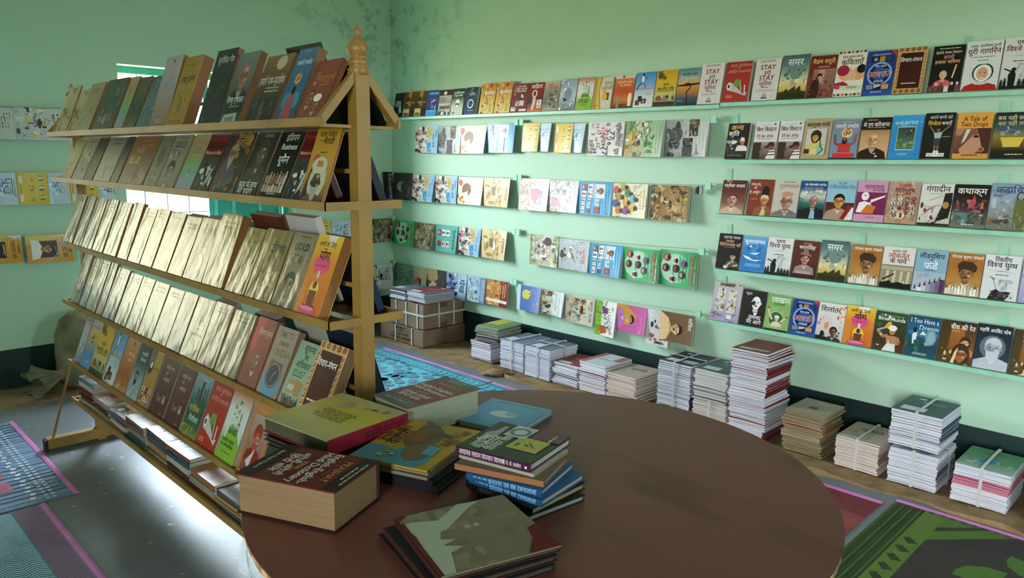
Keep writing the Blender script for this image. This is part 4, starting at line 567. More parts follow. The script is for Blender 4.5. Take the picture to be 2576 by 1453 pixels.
A['k_snow'] = 'b,8a6c7c,b0a8b8,a8b0c4,8894b0,4a5474;e,.5,.86,.24,.18,8a6070;e,.45,.84,.1,.1,c8b8c4;x,.6,.62,.5,2,7c7890,.03;m,0,0,1,.5,18,4,c8d0dc,6c7ca4,a8b4cc,48507c'
A['k_bluesky'] = 'b,a8b4b4,c8a040,4c80b4,5c94c4;m,0,.4,.8,.75,12,3,c89c34,8a7424,d8b450,3c4418;e,.5,.55,.1,.04,1c2414;T,आकाश गंगा,.5,.85,.1,5c7480,.7;x,.6,.16,.4,1,d0e0ec,.03'
A['k_yellowcow'] = A['village_yellow']
A['k_runner'] = A['runner']
A['k_orange'] = 'b,c08450,b8743c,a04c24,b88c4c;T,चलें चलें,.6,.7,.1,d8bc94,.6;T,आपण,.6,.6,.08,d8bc94,.4;e,.6,.9,.06,.07,5a2c14;m,.2,.0,.9,.25,8,3,d0b070,8a4c20,c89858'
A['k_thinker'] = 'b,20302e,283c3a,94a4a4,a8b4b8;T,राजनीति,.55,.82,.1,c8d0cc,.7;T,विज्ञान,.55,.72,.1,c8d0cc,.5;f,.42,.4,.32,8c8478,1c1c1a,94a0a0,b;m,.1,.02,.9,.2,8,5,88949a,b0bcc0'
A['k_circles'] = 'b,4a4038,b88434,b07c30;p,b08030,.4,.4,1,.4,1,1,.4,1;T,रामायण,.7,.7,.09,5a3c10,.5;e,.2,.7,.2,.25,1c1a18;e,.22,.74,.1,.12,d8d8d4;k,3,2,.05,.05,.95,.38,1,5;m,0,.36,.5,.55,8,4,b898a0,6a4c50'
A['k_brown'] = 'b,5c3428,58302a,542e26;T,राष्ट्रीय पर्व,.5,.84,.08,c0a494,.6;T,एवं,.42,.74,.07,c0a494,.2;T,जयंतियाँ,.5,.63,.08,c0a494,.5;'+''.join('e,%.2f,.3,.07,.09,%s;e,%.2f,.36,.045,.05,%s;' % (x, c, x, d) for x, c, d in ((.3, '7c5048', '8a6050'), (.45, '94707c', '3c2018'), (.6, '6c4c50', '8a5c48'), (.75, 'b8a898', '7cA0b8')))+'x,.78,.08,.2,1,c0a494'
A['k_brown2'] = A['k_brown']
A['k_city'] = 'b,7c949c,6c8890,3c5c5c,2c5444,3c6034,8a8448;x,.6,.92,.4,1,c0ccd0;r,.3,.62,.4,.78,2c4448;r,.46,.6,.6,.9,24383c;r,.7,.6,.78,.8,2c4448;r,.84,.62,.92,.84,34505a;p,2c5040,.4,.6,1,.62,1,.2,.7,.3;T,प्रादेशिक,.42,.46,.13,c8b040,.6;T,नियोजन,.55,.31,.13,d8dcd0,.54;m,.0,.0,1,.2,14,4,a09c5c,8a8448,6c7438'
A['k_pcred'] = A['pc_red']
A['k_freedom'] = A['freedom_map']
A['k_redturban'] = 'b,b87c44,ac7038;r,.12,.06,.9,.84,a89484,7c3c30;e,.5,.6,.2,.24,8a342c;f,.52,.5,.3,a87860,b84434,7c2820,b;p,c8c0bc,.3,.2,.6,.4,.5,.1;x,.5,.9,.6,1,d0a878'
A['k_blackbook'] = 'b,141416,17181c,101012;e,.5,.55,.35,.3,1e2024;T,डॉ प्रकाश,.3,.8,.09,b8b8b8,.4;x,.5,.1,.5,1,8a8a8a'
A['k_navy'] = 'b,16202c,1a2836,141c28;m,0,0,1,.5,8,3,24344a,1c2838;x,.5,.8,.6,2,7c8ca0,.04'
A['k_maroon'] = 'b,5c2a1c,54281a,4c2418;x,.5,.9,.7,2,2c140c,.06;m,0,0,1,.6,8,3,6a3424,442014'
A['k_group'] = 'b,c8c0bc,c0b8b4;c,.05,.5,.95,.9,6,3,2c2420,4a3c38,8a7c78,342c2c'
A['k_bluetop'] = 'b,1c3464,1c3868,182c58'

for _i, (_k, _c) in enumerate((('m_comic', '241c1c,2c2420,e8e4e0'), ('m_farm', '3c3428,4a4030'), ('m_kids', '4a3430,2c5470'), ('m_turbans', '6a4c44,5a4440,3c302c'), ('m_gond', '241810,d8b870,2c1c10'), ('m_sepia', '24200f,c0b490'), ('m_tan', '5a4424,3c2c18'), ('m_linefig', '3a2824,2c2020,6a2c28'), ('m_pankh_bw', '1c1c1a,2c2c28,e8e8e4'), ('m_bluefolk', '10183c,dce0e8'), ('m_fish', '2c3c48,4c6070'), ('m_orange', '6a3c18,e0b880'), ('m_village', '3c3420,5a4c30'), ('m_dancers', '2c2018,4a3424'), ('m_greyphoto', '1c1a1a,d8d8d4'), ('m_creamface', '6a4c34,c8a868'), ('m_group', '4a3420,2c2018'), ('m_butterfly', '24221f,e8e4dc'), ('m_darkgreen', '1c2c18,8aa088'), ('m_puppets', '3c2c3c,8a5820'))):
    A[_k] += ';q,.03,.03,.97,.72,%d,%d,%s' % (34, _i, _c)
for _i, (_k, _c) in enumerate((('k_comic', '342c18,4a4028'), ('k_whitepic', '3c3c34,d8d4c8'), ('k_sage', '241c1c,8a7458'), ('k_oval', '4a4638,b0aa98'), ('k_diksha', '5a5228,b0a468'), ('thousand', '5a3c30,e0ccb8'), ('gangadin', '241c14,8a7468'), ('kadachit', '3c4048,b8c0c8'), ('lilac_four', '3c3024,6a5c44'), ('kathakram', '8aa0a0,c86050'), ('curie', '3a1410,b88c7c'))):
    A[_k] += ';q,.05,.05,.95,.5,%d,%d,%s' % (22, _i + 40, _c)

# ------------------------------------------------------------------ the room
def custom(name, fn):
    m = bpy.data.materials.new(name); m.use_nodes = True; nt = m.node_tree; fn(nt.nodes, nt.links, nt.nodes['Principled BSDF']); MATS[name] = m
def _wallmat(N, L, b):
    b.inputs['Roughness'].default_value = .62; b.inputs['Specular IOR Level'].default_value = .3
    tc = N.new('ShaderNodeTexCoord'); n1 = N.new('ShaderNodeTexNoise'); n1.inputs['Scale'].default_value = 1.3; n1.inputs['Detail'].default_value = 5
    n2 = N.new('ShaderNodeTexNoise'); n2.inputs['Scale'].default_value = 7; n2.inputs['Detail'].default_value = 8; n2.inputs['Roughness'].default_value = .7
    n3 = N.new('ShaderNodeTexNoise'); n3.inputs['Scale'].default_value = 90; n3.inputs['Detail'].default_value = 3
    for n in (n1, n2, n3): L.new(tc.outputs['Object'], n.inputs[0])
    mx = N.new('ShaderNodeMix'); mx.data_type = 'RGBA'; mx.inputs[6].default_value = (*lin('bad6bf'), 1); mx.inputs[7].default_value = (*lin('acccb0'), 1)
    L.new(n1.outputs[0], mx.inputs[0])
    # old damp patch high up in the corner of the two walls
    g = N.new('ShaderNodeVectorMath'); g.operation = 'DISTANCE'; L.new(tc.outputs['Object'], g.inputs[0]); g.inputs[1].default_value = (XR, YB, 2.75)
    r1 = N.new('ShaderNodeMapRange'); r1.inputs[1].default_value = 1.25; r1.inputs[2].default_value = .3; L.new(g.outputs['Value'], r1.inputs[0])
    r2 = N.new('ShaderNodeMapRange'); r2.inputs[1].default_value = .52; r2.inputs[2].default_value = .6; L.new(n2.outputs[0], r2.inputs[0])
    mu = N.new('ShaderNodeMath'); mu.operation = 'MULTIPLY'; L.new(r1.outputs[0], mu.inputs[0]); L.new(r2.outputs[0], mu.inputs[1])
    mx2 = N.new('ShaderNodeMix'); mx2.data_type = 'RGBA'; L.new(mu.outputs[0], mx2.inputs[0]); L.new(mx.outputs[2], mx2.inputs[6]); mx2.inputs[7].default_value = (*lin('8cae92'), 1)
    L.new(mx2.outputs[2], b.inputs['Base Color'])
    bu = N.new('ShaderNodeBump'); bu.inputs['Strength'].default_value = .25; bu.inputs['Distance'].default_value = .004; L.new(n3.outputs[0], bu.inputs['Height']); L.new(bu.outputs[0], b.inputs['Normal'])
custom('mint_wall', _wallmat)
def _floormat(N, L, b):
    b.inputs['Specular IOR Level'].default_value = .4
    tc = N.new('ShaderNodeTexCoord'); n1 = N.new('ShaderNodeTexNoise'); n1.inputs['Scale'].default_value = 3; n1.inputs['Detail'].default_value = 6; L.new(tc.outputs['Object'], n1.inputs[0])
    mx = N.new('ShaderNodeMix'); mx.data_type = 'RGBA'; mx.inputs[6].default_value = (*lin('5e5e64'), 1); mx.inputs[7].default_value = (*lin('77777e'), 1); L.new(n1.outputs[0], mx.inputs[0])
    v = N.new('ShaderNodeTexVoronoi'); v.inputs['Scale'].default_value = 11; L.new(tc.outputs['Object'], v.inputs[0])
    w = N.new('ShaderNodeTexNoise'); w.inputs['Scale'].default_value = 5; L.new(tc.outputs['Object'], w.inputs[0])
    r = N.new('ShaderNodeMapRange'); r.inputs[1].default_value = .13; r.inputs[2].default_value = .09; L.new(v.outputs['Distance'], r.inputs[0])
    sz = N.new('ShaderNodeMapRange'); sz.inputs[1].default_value = .35; sz.inputs[2].default_value = .7; L.new(w.outputs[0], sz.inputs[0])
    m3 = N.new('ShaderNodeMath'); m3.operation = 'MULTIPLY'; L.new(r.outputs[0], m3.inputs[0]); L.new(sz.outputs[0], m3.inputs[1])
    m2 = N.new('ShaderNodeMix'); m2.data_type = 'RGBA'; L.new(m3.outputs[0], m2.inputs[0]); L.new(mx.outputs[2], m2.inputs[6]); m2.inputs[7].default_value = (*lin('b4b4b6'), 1); L.new(m2.outputs[2], b.inputs['Base Color'])
    rr = N.new('ShaderNodeMapRange'); rr.inputs[3].default_value = .34; rr.inputs[4].default_value = .52; L.new(n1.outputs[0], rr.inputs[0]); L.new(rr.outputs[0], b.inputs['Roughness'])
    bu = N.new('ShaderNodeBump'); bu.inputs['Strength'].default_value = .12; bu.inputs['Distance'].default_value = .01; L.new(n1.outputs[0], bu.inputs['Height']); L.new(bu.outputs[0], b.inputs['Normal'])
custom('cement_floor', _floormat)
mat('skirting', '082826', .45, noise=(4, '061c1a', .4, .7))
mat('ceiling_white', 'd8dcd4', .8)

def wall_mesh(kind, holes, lo, hi):
    mb = MB(); T = .24
    xs = sorted({lo, hi, *[h[0] for h in holes], *[h[1] for h in holes]}); zs = sorted({0, ZC, *[h[2] for h in holes], *[h[3] for h in holes]})
    for a, b in zip(xs, xs[1:]):
        for c, d in zip(zs, zs[1:]):
            if any(h[0] <= a and b <= h[1] and h[2] <= c and d <= h[3] for h in holes): continue
            if kind == 'B': mb.box((a, YB, c), (b, YB + T, d))
            elif kind == 'F': mb.box((a, YF - T, c), (b, YF, d))
            elif kind == 'L': mb.box((XL - T, a, c), (XL, b, d))
    return mb
struct(wall_mesh('B', [o[1:] for o in OPEN if o[0] == 'B'], XL - .24, XR + .24).build('wall_back', 'mint_wall'))
struct(wall_mesh('F', [o[1:] for o in OPEN if o[0] == 'F'], XL - .24, XR + .24).build('wall_front', 'mint_wall'))
struct(wall_mesh('L', [o[1:] for o in OPEN if o[0] == 'L'], YF, YB).build('wall_left', 'mint_wall'))
m_ = MB(); m_.box((XR, YF, 0), (XR + .24, YB, ZC)); struct(m_.build('wall_right', 'mint_wall'))
m_ = MB(); m_.box((XL - .24, YF - .24, -.1), (XR + .24, YB + .24, 0)); struct(m_.build('floor', 'cement_floor'))
m_ = MB(); m_.box((XL - .24, YF - .24, ZC), (XR + .24, YB + .24, ZC + .12)); struct(m_.build('ceiling', 'ceiling_white'))
m_ = MB(); m_.box((XR - .006, YF, 0), (XR, YB, .243)); struct(m_.build('baseboard_right', 'skirting'))
m_ = MB(); m_.box((XL, YB - .006, 0), (XR - .006, YB, .243)); struct(m_.build('baseboard_back', 'skirting'))
m_ = MB(); m_.box((-40, -40, -.5), (40, 40, -.12)); struct(m_.build('ground_outside', 'earth'))
# the window in the back wall: frame, an open half with a grille, a closed teal shutter
wf = bpy.data.objects.new('window_1', None); COL.objects.link(wf); wf.location = (1.716, YB + .12, .9); struct(wf)
def wpart(name, boxes, m):
    mb = MB()
    for a, b in boxes: mb.box(a, b)
    return mb.build(name, m, wf)
ww, wh = 1.232, 1.12
wpart('window_frame', [((0, 0, 0), (ww, .05, .045)), ((0, 0, wh - .045), (ww, .05, wh)), ((0, 0, .045), (.04, .05, wh - .045)), ((ww - .04, 0, .045), (ww, .05, wh - .045)), ((.6, -.004, .045), (.64, .054, wh - .045))], 'teal_paint')
wpart('shutter', [((.645, .012, .05), (ww - .045, .03, .58))], 'teal_paint')
for a in (.645, .78, .99, 1.15): wpart('shutter_rail', [((a, .0, .05), (a + .022, .034, .58))], 'teal_trim')
for k in range(4): wpart('shutter_rail', [((.645, -.002, .06 + .155 * k), (ww - .045, .032, .078 + .155 * k))], 'teal_trim')
for k in range(8): wpart('grille_bar', [((.04 if k < 5 else .64, .02, .13 + .2 * (k if k < 5 else k - 3)), (.6 if k < 5 else ww - .04, .028, .138 + .2 * (k if k < 5 else k - 3)))], 'steel_wire')
for k in range(3): wpart('grille_bar', [((.16 + .15 * k, .018, .045), (.168 + .15 * k, .026, wh - .045))], 'steel_wire')
# frames of the other openings, out of the picture; the 'F' one is added for light
for k, (w_, a0, a1, z0, z1) in enumerate(OPEN[1:]):
    mb = MB(); q = .05
    P_ = lambda a, z, d: (a, YB + .1 + d, z) if w_ == 'B' else (a, YF - .1 - d, z) if w_ == 'F' else (XL - .1 - d, a, z)
    for (p, r) in (((a0, z0), (a1, z0 + q)), ((a0, z1 - q), (a1, z1)), ((a0, z0), (a0 + q, z1)), ((a1 - q, z0), (a1, z1)), (((a0 + a1) / 2 - .02, z0), ((a0 + a1) / 2 + .02, z1))):
        A_, B_ = P_(*p, 0), P_(*r, .05); mb.box([min(x, y) for x, y in zip(A_, B_)], [max(x, y) for x, y in zip(A_, B_)])
    struct(mb.build('window_%d' % (k + 2), 'teal_paint'))
def _dimming_cloth(N, L, b):
    t = N.new('ShaderNodeBsdfTranslucent'); t.inputs[0].default_value = (.3, .26, .18, 1); d = N.new('ShaderNodeBsdfDiffuse'); d.inputs[0].default_value = (.5, .45, .33, 1)
    x = N.new('ShaderNodeMixShader'); x.inputs[0].default_value = .4; L.new(t.outputs[0], x.inputs[1]); L.new(d.outputs[0], x.inputs[2]); L.new(x.outputs[0], N['Material Output'].inputs[0])
custom('dimming_cloth', _dimming_cloth)
_c = OPEN[1]; mb = MB(); mb.grid(60, 2, lambda i, j: (_c[1] - .08 + (_c[2] - _c[1] + .16) * i, YB - .05 + .018 * math.sin(70 * i), _c[3] - .08 + (_c[4] - _c[3] + .2) * j)); tag(mb.build('added_curtain', 'dimming_cloth', smooth=True), 'added cream cloth dimming the unseen back-wall window', 'added_curtain')  # unseen cloth added to soften this window's glare on the rack
# a tree outside, glimpsed through the grille
tr = thing('tree', 'leafy tree outside behind the window grille', 'tree', (3.4, 9.6, -.12)); rn = random.Random(4)
mb = MB(); mb.tube([(0, 0, 0), (.05, 0, .8), (-.1, .1, 1.6), (.1, 0, 2.4)], [.14, .12, .1, .05], 8); mb.build('trunk', 'sackcloth', tr)
mb = MB()
for k in range(900):
    u = Vector((rn.gauss(0, 1), rn.gauss(0, 1), rn.gauss(0, 1))).normalized() * (rn.random() ** .4); p = Vector((u.x * 1.2, u.y * 1.1, 2.0 + u.z * 1.2)); d = Vector((rn.random() - .5, rn.random() - .5, rn.random() - .5)).normalized() * .09; e = d.orthogonal() * .5
    mb.face([p - d, p + e, p + d, p - e])
mb.build('foliage', 'leafy', tr)

# ------------------------------------------------------------------ books
def book_meshes(art, w, h, th, m='print', pg='e0d4c4', spine=None, board=.0012, over=0.0, sart=None, cc=None):
    a = Art(A[art], h / w); cc = cc or mixc(a.bg, '000000', .12)
    mb = MB(); mb.box((0, -board, 0), (w, 0, h), cc); a.put(mb, lambda x, y, l: (x * w, -board - .0001 - l, y * w)); f = mb.mesh('front_cover', [m])
    mb = MB(); mb.box((over * .3, 0, over), (w - over - .001, th, h - over - .001), pg, cols=[pg] * 6); p = mb.mesh('page_block', ['paper_edge'])
    mb = MB(); mb.box((0, th, 0), (w, th + board, h), spine or cc); mb.box((-board, -board, 0), (0, th + board, h), spine or cc)
    if sart:
        s = Art(A[sart], th / h); s.put(mb, lambda x, y, l: (-board - .0001 - l, th - y * h, h - x * h))
    return f, p, mb.mesh('cover', [m])
def add_book(name, label, cat, meshes, M, group=None):
    t = thing(name, label, cat, M, group)
    for n, me in zip(('front_cover', 'page_block', 'cover'), meshes): link(n, me, t)
    return t
def height_to(B, up, ytop, lo=.06, hi=.45):
    for _ in range(24):
        m = (lo + hi) / 2
        if proj(B + up * m)[1] > ytop: lo = m
        else: hi = m
    return m
GW = 'paperbacks leaning on the wall ledges'
LEDGES = [  # pixel ends of the lower edge
    ((988, 302), (1808, 272)), ((1812, 268), (2600, 236)), ((1812, 411), (2600, 414)), ((1796, 546), (2600, 598)), ((1796, 684), (2600, 780)), ((1783, 812), (2600, 965))]
XE = XR - .092
ledge_line = []
for k, ((xa, ya), (xb, yb)) in enumerate(LEDGES):
    pa, pb = onX(xa, ya, XE), onX(xb, yb, XE); ledge_line.append((pa, pb))
    t = thing('wall_ledge', ('long mint metal ledge holding the topmost row, corner end', 'mint metal ledge holding the topmost row, end away from the corner', 'mint metal ledge holding the second row of books from the top', 'mint metal ledge holding the middle row of books', 'mint metal ledge holding the second lowest row of books', 'mint metal ledge holding the lowest row of books')[k], 'shelf', (XE, pa.y, pa.z), 'book ledges on the lit wall')
    d = pb - pa; mb = MB(); V = []
    for q in (Vector((0, 0, 0)), d): V += [q + Vector(v) for v in ((0, 0, 0), (.004, 0, 0), (.004, 0, .016), (.092, 0, .016), (.092, 0, .02), (0, 0, .02))]
    mb.solid(V, [(0, 1, 7, 6), (1, 2, 8, 7), (2, 3, 9, 8), (3, 4, 10, 9), (4, 5, 11, 10), (5, 0, 6, 11), (5, 4, 3, 2, 1, 0), (6, 7, 8, 9, 10, 11)])
    mb.build('shelf_plate', 'mint_metal', t)
    n = 3 if k != 1 else 2
    for j in range(n):
        q = d * ((.02, .5, .9)[j] if n == 3 else (.3, .8)[j])
        mb = MB(); mb.box((.088, q.y - .014, q.z + .02), (.092, q.y + .014, q.z + (.27 if k else .24))); mb.build('bracket', 'mint_metal', t)
    mb = MB(); mb.tube([(.082, d.y * .01, .15), (.082, d.y * .99, d.z + .15)], .003); mb.build('rear_rod', 'mint_metal', t)
def ledge_z(k, y):
    a, b = ledge_line[k]; return a.z + (b.z - a.z) * (y - a.y) / (b.y - a.y) + .02
_mesh = {}
def wall_book(k, art, xl, xr, yt, th, label, lean=11, m='print', pg='d8ccbc', spine=None):
    z = ledge_z(k, (ledge_line[k][0].y + ledge_line[k][1].y) / 2); X = XE + .012
    y0 = ysolve(xl, X, z); y1 = ysolve(xr, X, z); z = ledge_z(k, (y0 + y1) / 2); y0 = ysolve(xl, X, z); y1 = ysolve(xr, X, z)
    up = Vector((math.sin(R(lean)), 0, math.cos(R(lean)))); w = (y0 - y1) * .985
    h = height_to(Vector((X, (y0 + y1) / 2, z)), up, yt)
    lift = th * math.sin(R(lean)) + .0008
    sl = (ledge_line[k][1].z - ledge_line[k][0].z) / (ledge_line[k][1].y - ledge_line[k][0].y)
    ax = Vector((0, -1, -sl)).normalized()
    key = (art[:-1] if art[-1] == '2' else art, round(w, 2), round(h, 2), th)
    add_book('paperback_book', label, 'book', book_meshes(art, w, h, th, m, pg, spine), frame((X, y0, z + lift), ax, Vector((math.cos(R(lean)), 0, -math.sin(R(lean)))), up), GW)
for e in [
    (0, 'lamp_dark', 988, 1012, 235, .012, 'dark brown paperback at the corner end of the top ledge'),
    (0, 'brown_gold', 1013, 1040, 232, .012, 'brown gold-lit paperback beside the dark one at the corner, first of two'),
    (0, 'brown_gold', 1041, 1069, 230, .012, 'brown gold-lit paperback next to the blue cover, second of two'),
    (0, 'blue_science', 1070, 1096, 228, .012, 'blue paperback with pale blue foot on the top ledge'),
    (0, 'bw_crowd', 1100, 1131, 227, .014, 'paperback with grey crowd scene and red flower on the top ledge'),
    (0, 'green_dome', 1132, 1162, 224, .014, 'dark green paperback fading to white with a turbaned figure'),
    (0, 'c_program', 1166, 1195, 221, .022, 'navy programming book with a yellow letter C'),
    (0, 'watercolor', 1203, 1240, 211, .018, 'orange and yellow watercolour paperback beside the navy programming book'),
    (0, 'watercolor', 1242, 1281, 208, .018, 'orange and yellow watercolour paperback beside the brick-red one'),
    (0, 'brick_ovals', 1284, 1323, 212, .02, 'brick red paperback with three circles and a black oval'),
    (0, 'red_monk', 1325, 1361, 209, .014, 'red paperback with haloed figure and small framed portrait'),
    (0, 'misty_hills', 1363, 1401, 205, .014, 'beige paperback with swirling grey hills on the top ledge'),
    (0, 'silver_car', 1403, 1444, 200, .016, 'shiny silver-grey paperback on the top ledge'),
    (0, 'freedom_map', 1446, 1487, 197, .014, 'orange white and green paperback with sketched heads on the top ledge'),
    (0, 'scroll_hand', 1489, 1534, 196, .012, 'white and gold paperback with a fist holding a scroll'),
    (0, 'candle', 1539, 1588, 190, .014, 'orange paperback with a burning candle on the top ledge'),
    (0, 'runner', 1591, 1640, 183, .014, 'blue and white paperback with a running athlete on the top ledge'),
    (0, 'village_yellow', 1642, 1695, 178, .016, 'yellow paperback of village life with cows on the top ledge'),
    (0, 'sunset_bird', 1697, 1752, 173, .014, 'sunset paperback with a dark curved bird neck'),
    (0, 'stay', 1753, 1810, 162, .03, 'thick white STAY paperback at the end of the long ledge'),
    (1, 'pc_red', 1816, 1879, 158, .03, 'thick red computer book with silver clamp on the top ledge'),
    (1, 'stay', 1889, 1952, 150, .02, 'white STAY paperback between the red computer book and a grey cover'),
    (1, 'samar', 1954, 2024, 140, .018, 'grey sky paperback with ghostly face on the top ledge'),
    (1, 'curie', 2027, 2092, 142, .022, 'dark red paperback of a scientist in sepia at a bench'),
    (1, 'kavita', 2094, 2166, 131, .018, 'cream comic-verse paperback with cartoon couple and scalloped border'),
    (1, 'arabpati', 2168, 2241, 130, .02, 'blue quiz book with round emblem on the top ledge'),
    (1, 'manthan', 2243, 2318, 122, .03, 'brown book with gold patterned border on the top ledge'),
    (1, 'future', 2332, 2412, 117, .02, 'black paperback with waving woman in pink and children'),
    (1, 'cosmonaut', 2415, 2507, 105, .02, 'white paperback with a helmeted cosmonaut in red'),
    (1, 'war1', 2510, 2602, 95, .02, 'white war book with soldier silhouettes at the far end of the top ledge'),
    (2, 'anna', 1822, 1876, 313, .026, 'black and gold paperback with white-capped man on the second ledge'),
    (2, 'joy', 1890, 1948, 308, .018, 'white paperback with crowd photo beside the black and gold one'),
    (2, 'joy', 1952, 2011, 306, .018, 'white paperback with crowd photo beside the cream portrait cover'),
    (2, 'kasturba', 2013, 2082, 300, .02, 'cream lined paperback with portrait of a veiled woman'),
    (2, 'orange_yogi', 2084, 2153, 303, .018, 'grey-blue paperback with orange-robed man raising both arms'),
    (2, 'general', 2156, 2230, 298, .018, 'black and tan paperback with portrait of a bald officer'),
    (2, 'blue_fields', 2232, 2310, 292, .016, 'bright blue paperback with a small framed night field'),
    (2, 'winner', 2313, 2389, 287, .024, 'black paperback with a boy cheering on a winners podium'),
    (2, 'two_drops', 2394, 2484, 286, .02, 'orange paperback titled A Tale of Two Drops'),
    (2, 'dream_light', 2488, 2590, 285, .02, 'dark paperback with golden glow and clouds on the second ledge'),
    (3, 'azad', 1809, 1868, 455, .014, 'reddish brown paperback with moustached young man on the middle ledge'),
    (3, 'black_cap', 1876, 1936, 453, .016, 'rust paperback with man in tall black cap'),
    (3, 'glasses_cream', 1938, 2002, 455, .016, 'cream paperback with bald man in thick glasses'),
    (3, 'blue_leader', 2004, 2069, 457, .016, 'blue-topped dark paperback with man in black jacket'),
    (3, 'scholar', 2071, 2143, 455, .018, 'light blue paperback with man in glasses and red sash'),
    (3, 'chanakya', 2145, 2221, 457, .018, 'pink and plum paperback with pointing white figure'),
    (3, 'thousand', 2223, 2303, 460, .022, 'beige paperback crowded with many small heads'),
    (3, 'gangadin', 2305, 2386, 465, .018, 'white paperback with pink flowers and dark figure'),
    (3, 'kathakram', 2388, 2477, 467, .02, 'black paperback with red flames and teal waves'),
    (3, 'kadachit', 2479, 2576, 464, .018, 'grey-blue paperback with long-haired figure and ruined house'),
    (4, 'ustad', 1799, 1857, 590, .016, 'black paperback with shehnai player on the second lowest ledge'),
    (4, 'kumar', 1860, 1920, 597, .016, 'bright blue paperback with white clouds and mountain'),
    (4, 'war1', 1921, 1985, 600, .018, 'white war book with soldier silhouettes beside the blue mountain cover'),
    (4, 'hat_martyr', 1987, 2051, 608, .016, 'brown paperback with man in a felt hat'),
    (4, 'samar', 2054, 2124, 608, .018, 'teal sky paperback with ghostly face on the second lowest ledge'),
    (4, 'gokhale', 2132, 2207, 620, .018, 'ochre paperback with capped man and crowd, beside the parliament cover'),
    (4, 'loktantra', 2210, 2290, 624, .018, 'white paperback with parliament columns and black crowd'),
    (4, 'leader_steps', 2292, 2372, 632, .018, 'light blue paperback with figures climbing bars'),
    (4, 'gokhale', 2374, 2462, 640, .018, 'ochre paperback with capped man and crowd, beside the flag-raising cover'),
    (4, 'war2', 2464, 2556, 645, .018, 'white war book with soldiers raising a flag'),
    (4, 'lavender', 2560, 2620, 655, .018, 'pale lavender paperback at the far end of the second lowest ledge'),
    (5, 'lilac_four', 1785, 1856, 712, .008, 'tall lilac booklet with four small pictures on the lowest ledge'),
    (5, 'bw_poet', 1858, 1918, 732, .014, 'black paperback with stark white face on the lowest ledge'),
    (5, 'raskhan', 1920, 1980, 745, .014, 'green paperback with dancing figure in a ring'),
    (5, 'arabpati', 1984, 2048, 756, .018, 'blue quiz book with round emblem on the lowest ledge'),
    (5, 'shilantar', 2049, 2117, 765, .018, 'white paperback with watercolour faces in orange and violet'),
    (5, 'yoga', 2118, 2190, 773, .018, 'orange yoga book with seated figure on the lowest wall ledge'),
    (5, 'birsa', 2192, 2271, 788, .018, 'dark green paperback with torch-bearing man in white turban'),
    (5, 'dream', 2273, 2353, 798, .018, 'teal paperback titled I Too Have a Dream'),
    (5, 'reti', 2355, 2442, 810, .018, 'brown paperback of women in veils beside the teal cover'),
    (5, 'sage_blue', 2444, 2532, 820, .018, 'dark blue paperback with white-bearded man'),
    (5, 'reti', 2536, 2620, 835, .018, 'brown paperback of women in veils at the far end of the lowest ledge')]:
    wall_book(*e)

# ------------------------------------------------------------------ magazines hung sideways over strings
GM = 'magazines hung over strings on the walls'
def hung(wall, art, xl, xr, ya, yb, label, th=.005, off=.03, curl=.018, m='print_gloss', yaw=0, swap=None):
    """ya, yb: pixel height of the string at the left end and of the lower edge"""
    if wall == 'R':
        p0 = onX(xl, ya, XR - off); y1 = ysolve(xr, XR - off, p0.z); w = p0.y - y1
        ax, out = Vector((0, -1, 0)), Vector((-1, 0, 0))
        low = onX(xl, yb, XR - off).z
    else:
        p0 = onY(xl, ya, YB - off); x1 = xsolve(xr, YB - off, p0.z); w = x1 - p0.x
        ax, out = Vector((1, 0, 0)), Vector((0, -1, 0)); low = onY(xl, yb, YB - off).z
    h = p0.z - low; t = thing('hung_magazine', label, 'magazine', frame(p0, ax, -out, (0, 0, 1)), GM)
    rn = random.Random(int(xl * 7 + ya))
    tilt = .02 + .02 * rn.random(); c2 = curl * (.4 + rn.random())
    def bend(s, d):  # s along the string 0..1, d down 0..1 -> how far it stands off the wall
        return -(.003 + tilt * d * .5 + c2 * (s ** 3) * d)
    a = Art(A[art], w / h)
    mb = MB()
    mb.grid(12, 1, lambda i, j: (i * w, bend(i, j), -j * h), a.bg)
    a.put(mb, lambda x, y, l: (y * h, bend(y * h / w, x) - .0006 - l, -x * h), eps=.00015, split=12)
    link('front_cover', mb.mesh('front_cover', [m]), t)
    mb = MB(); q = th
    mb.grid(12, 1, lambda i, j: (.002 + i * (w * (1 + .02) - .004), bend(i, j) * .55 + .004, -j * (h * 1.01)), 'cfc8c2'); mb.grid(12, 1, lambda i, j: (.002 + i * (w - .004), bend(i, j) * .8 + .002, -j * (h - .001)), 'dcd6d0')
    link('inner_pages', mb.mesh('inner_pages', ['paper']), t)
    return t
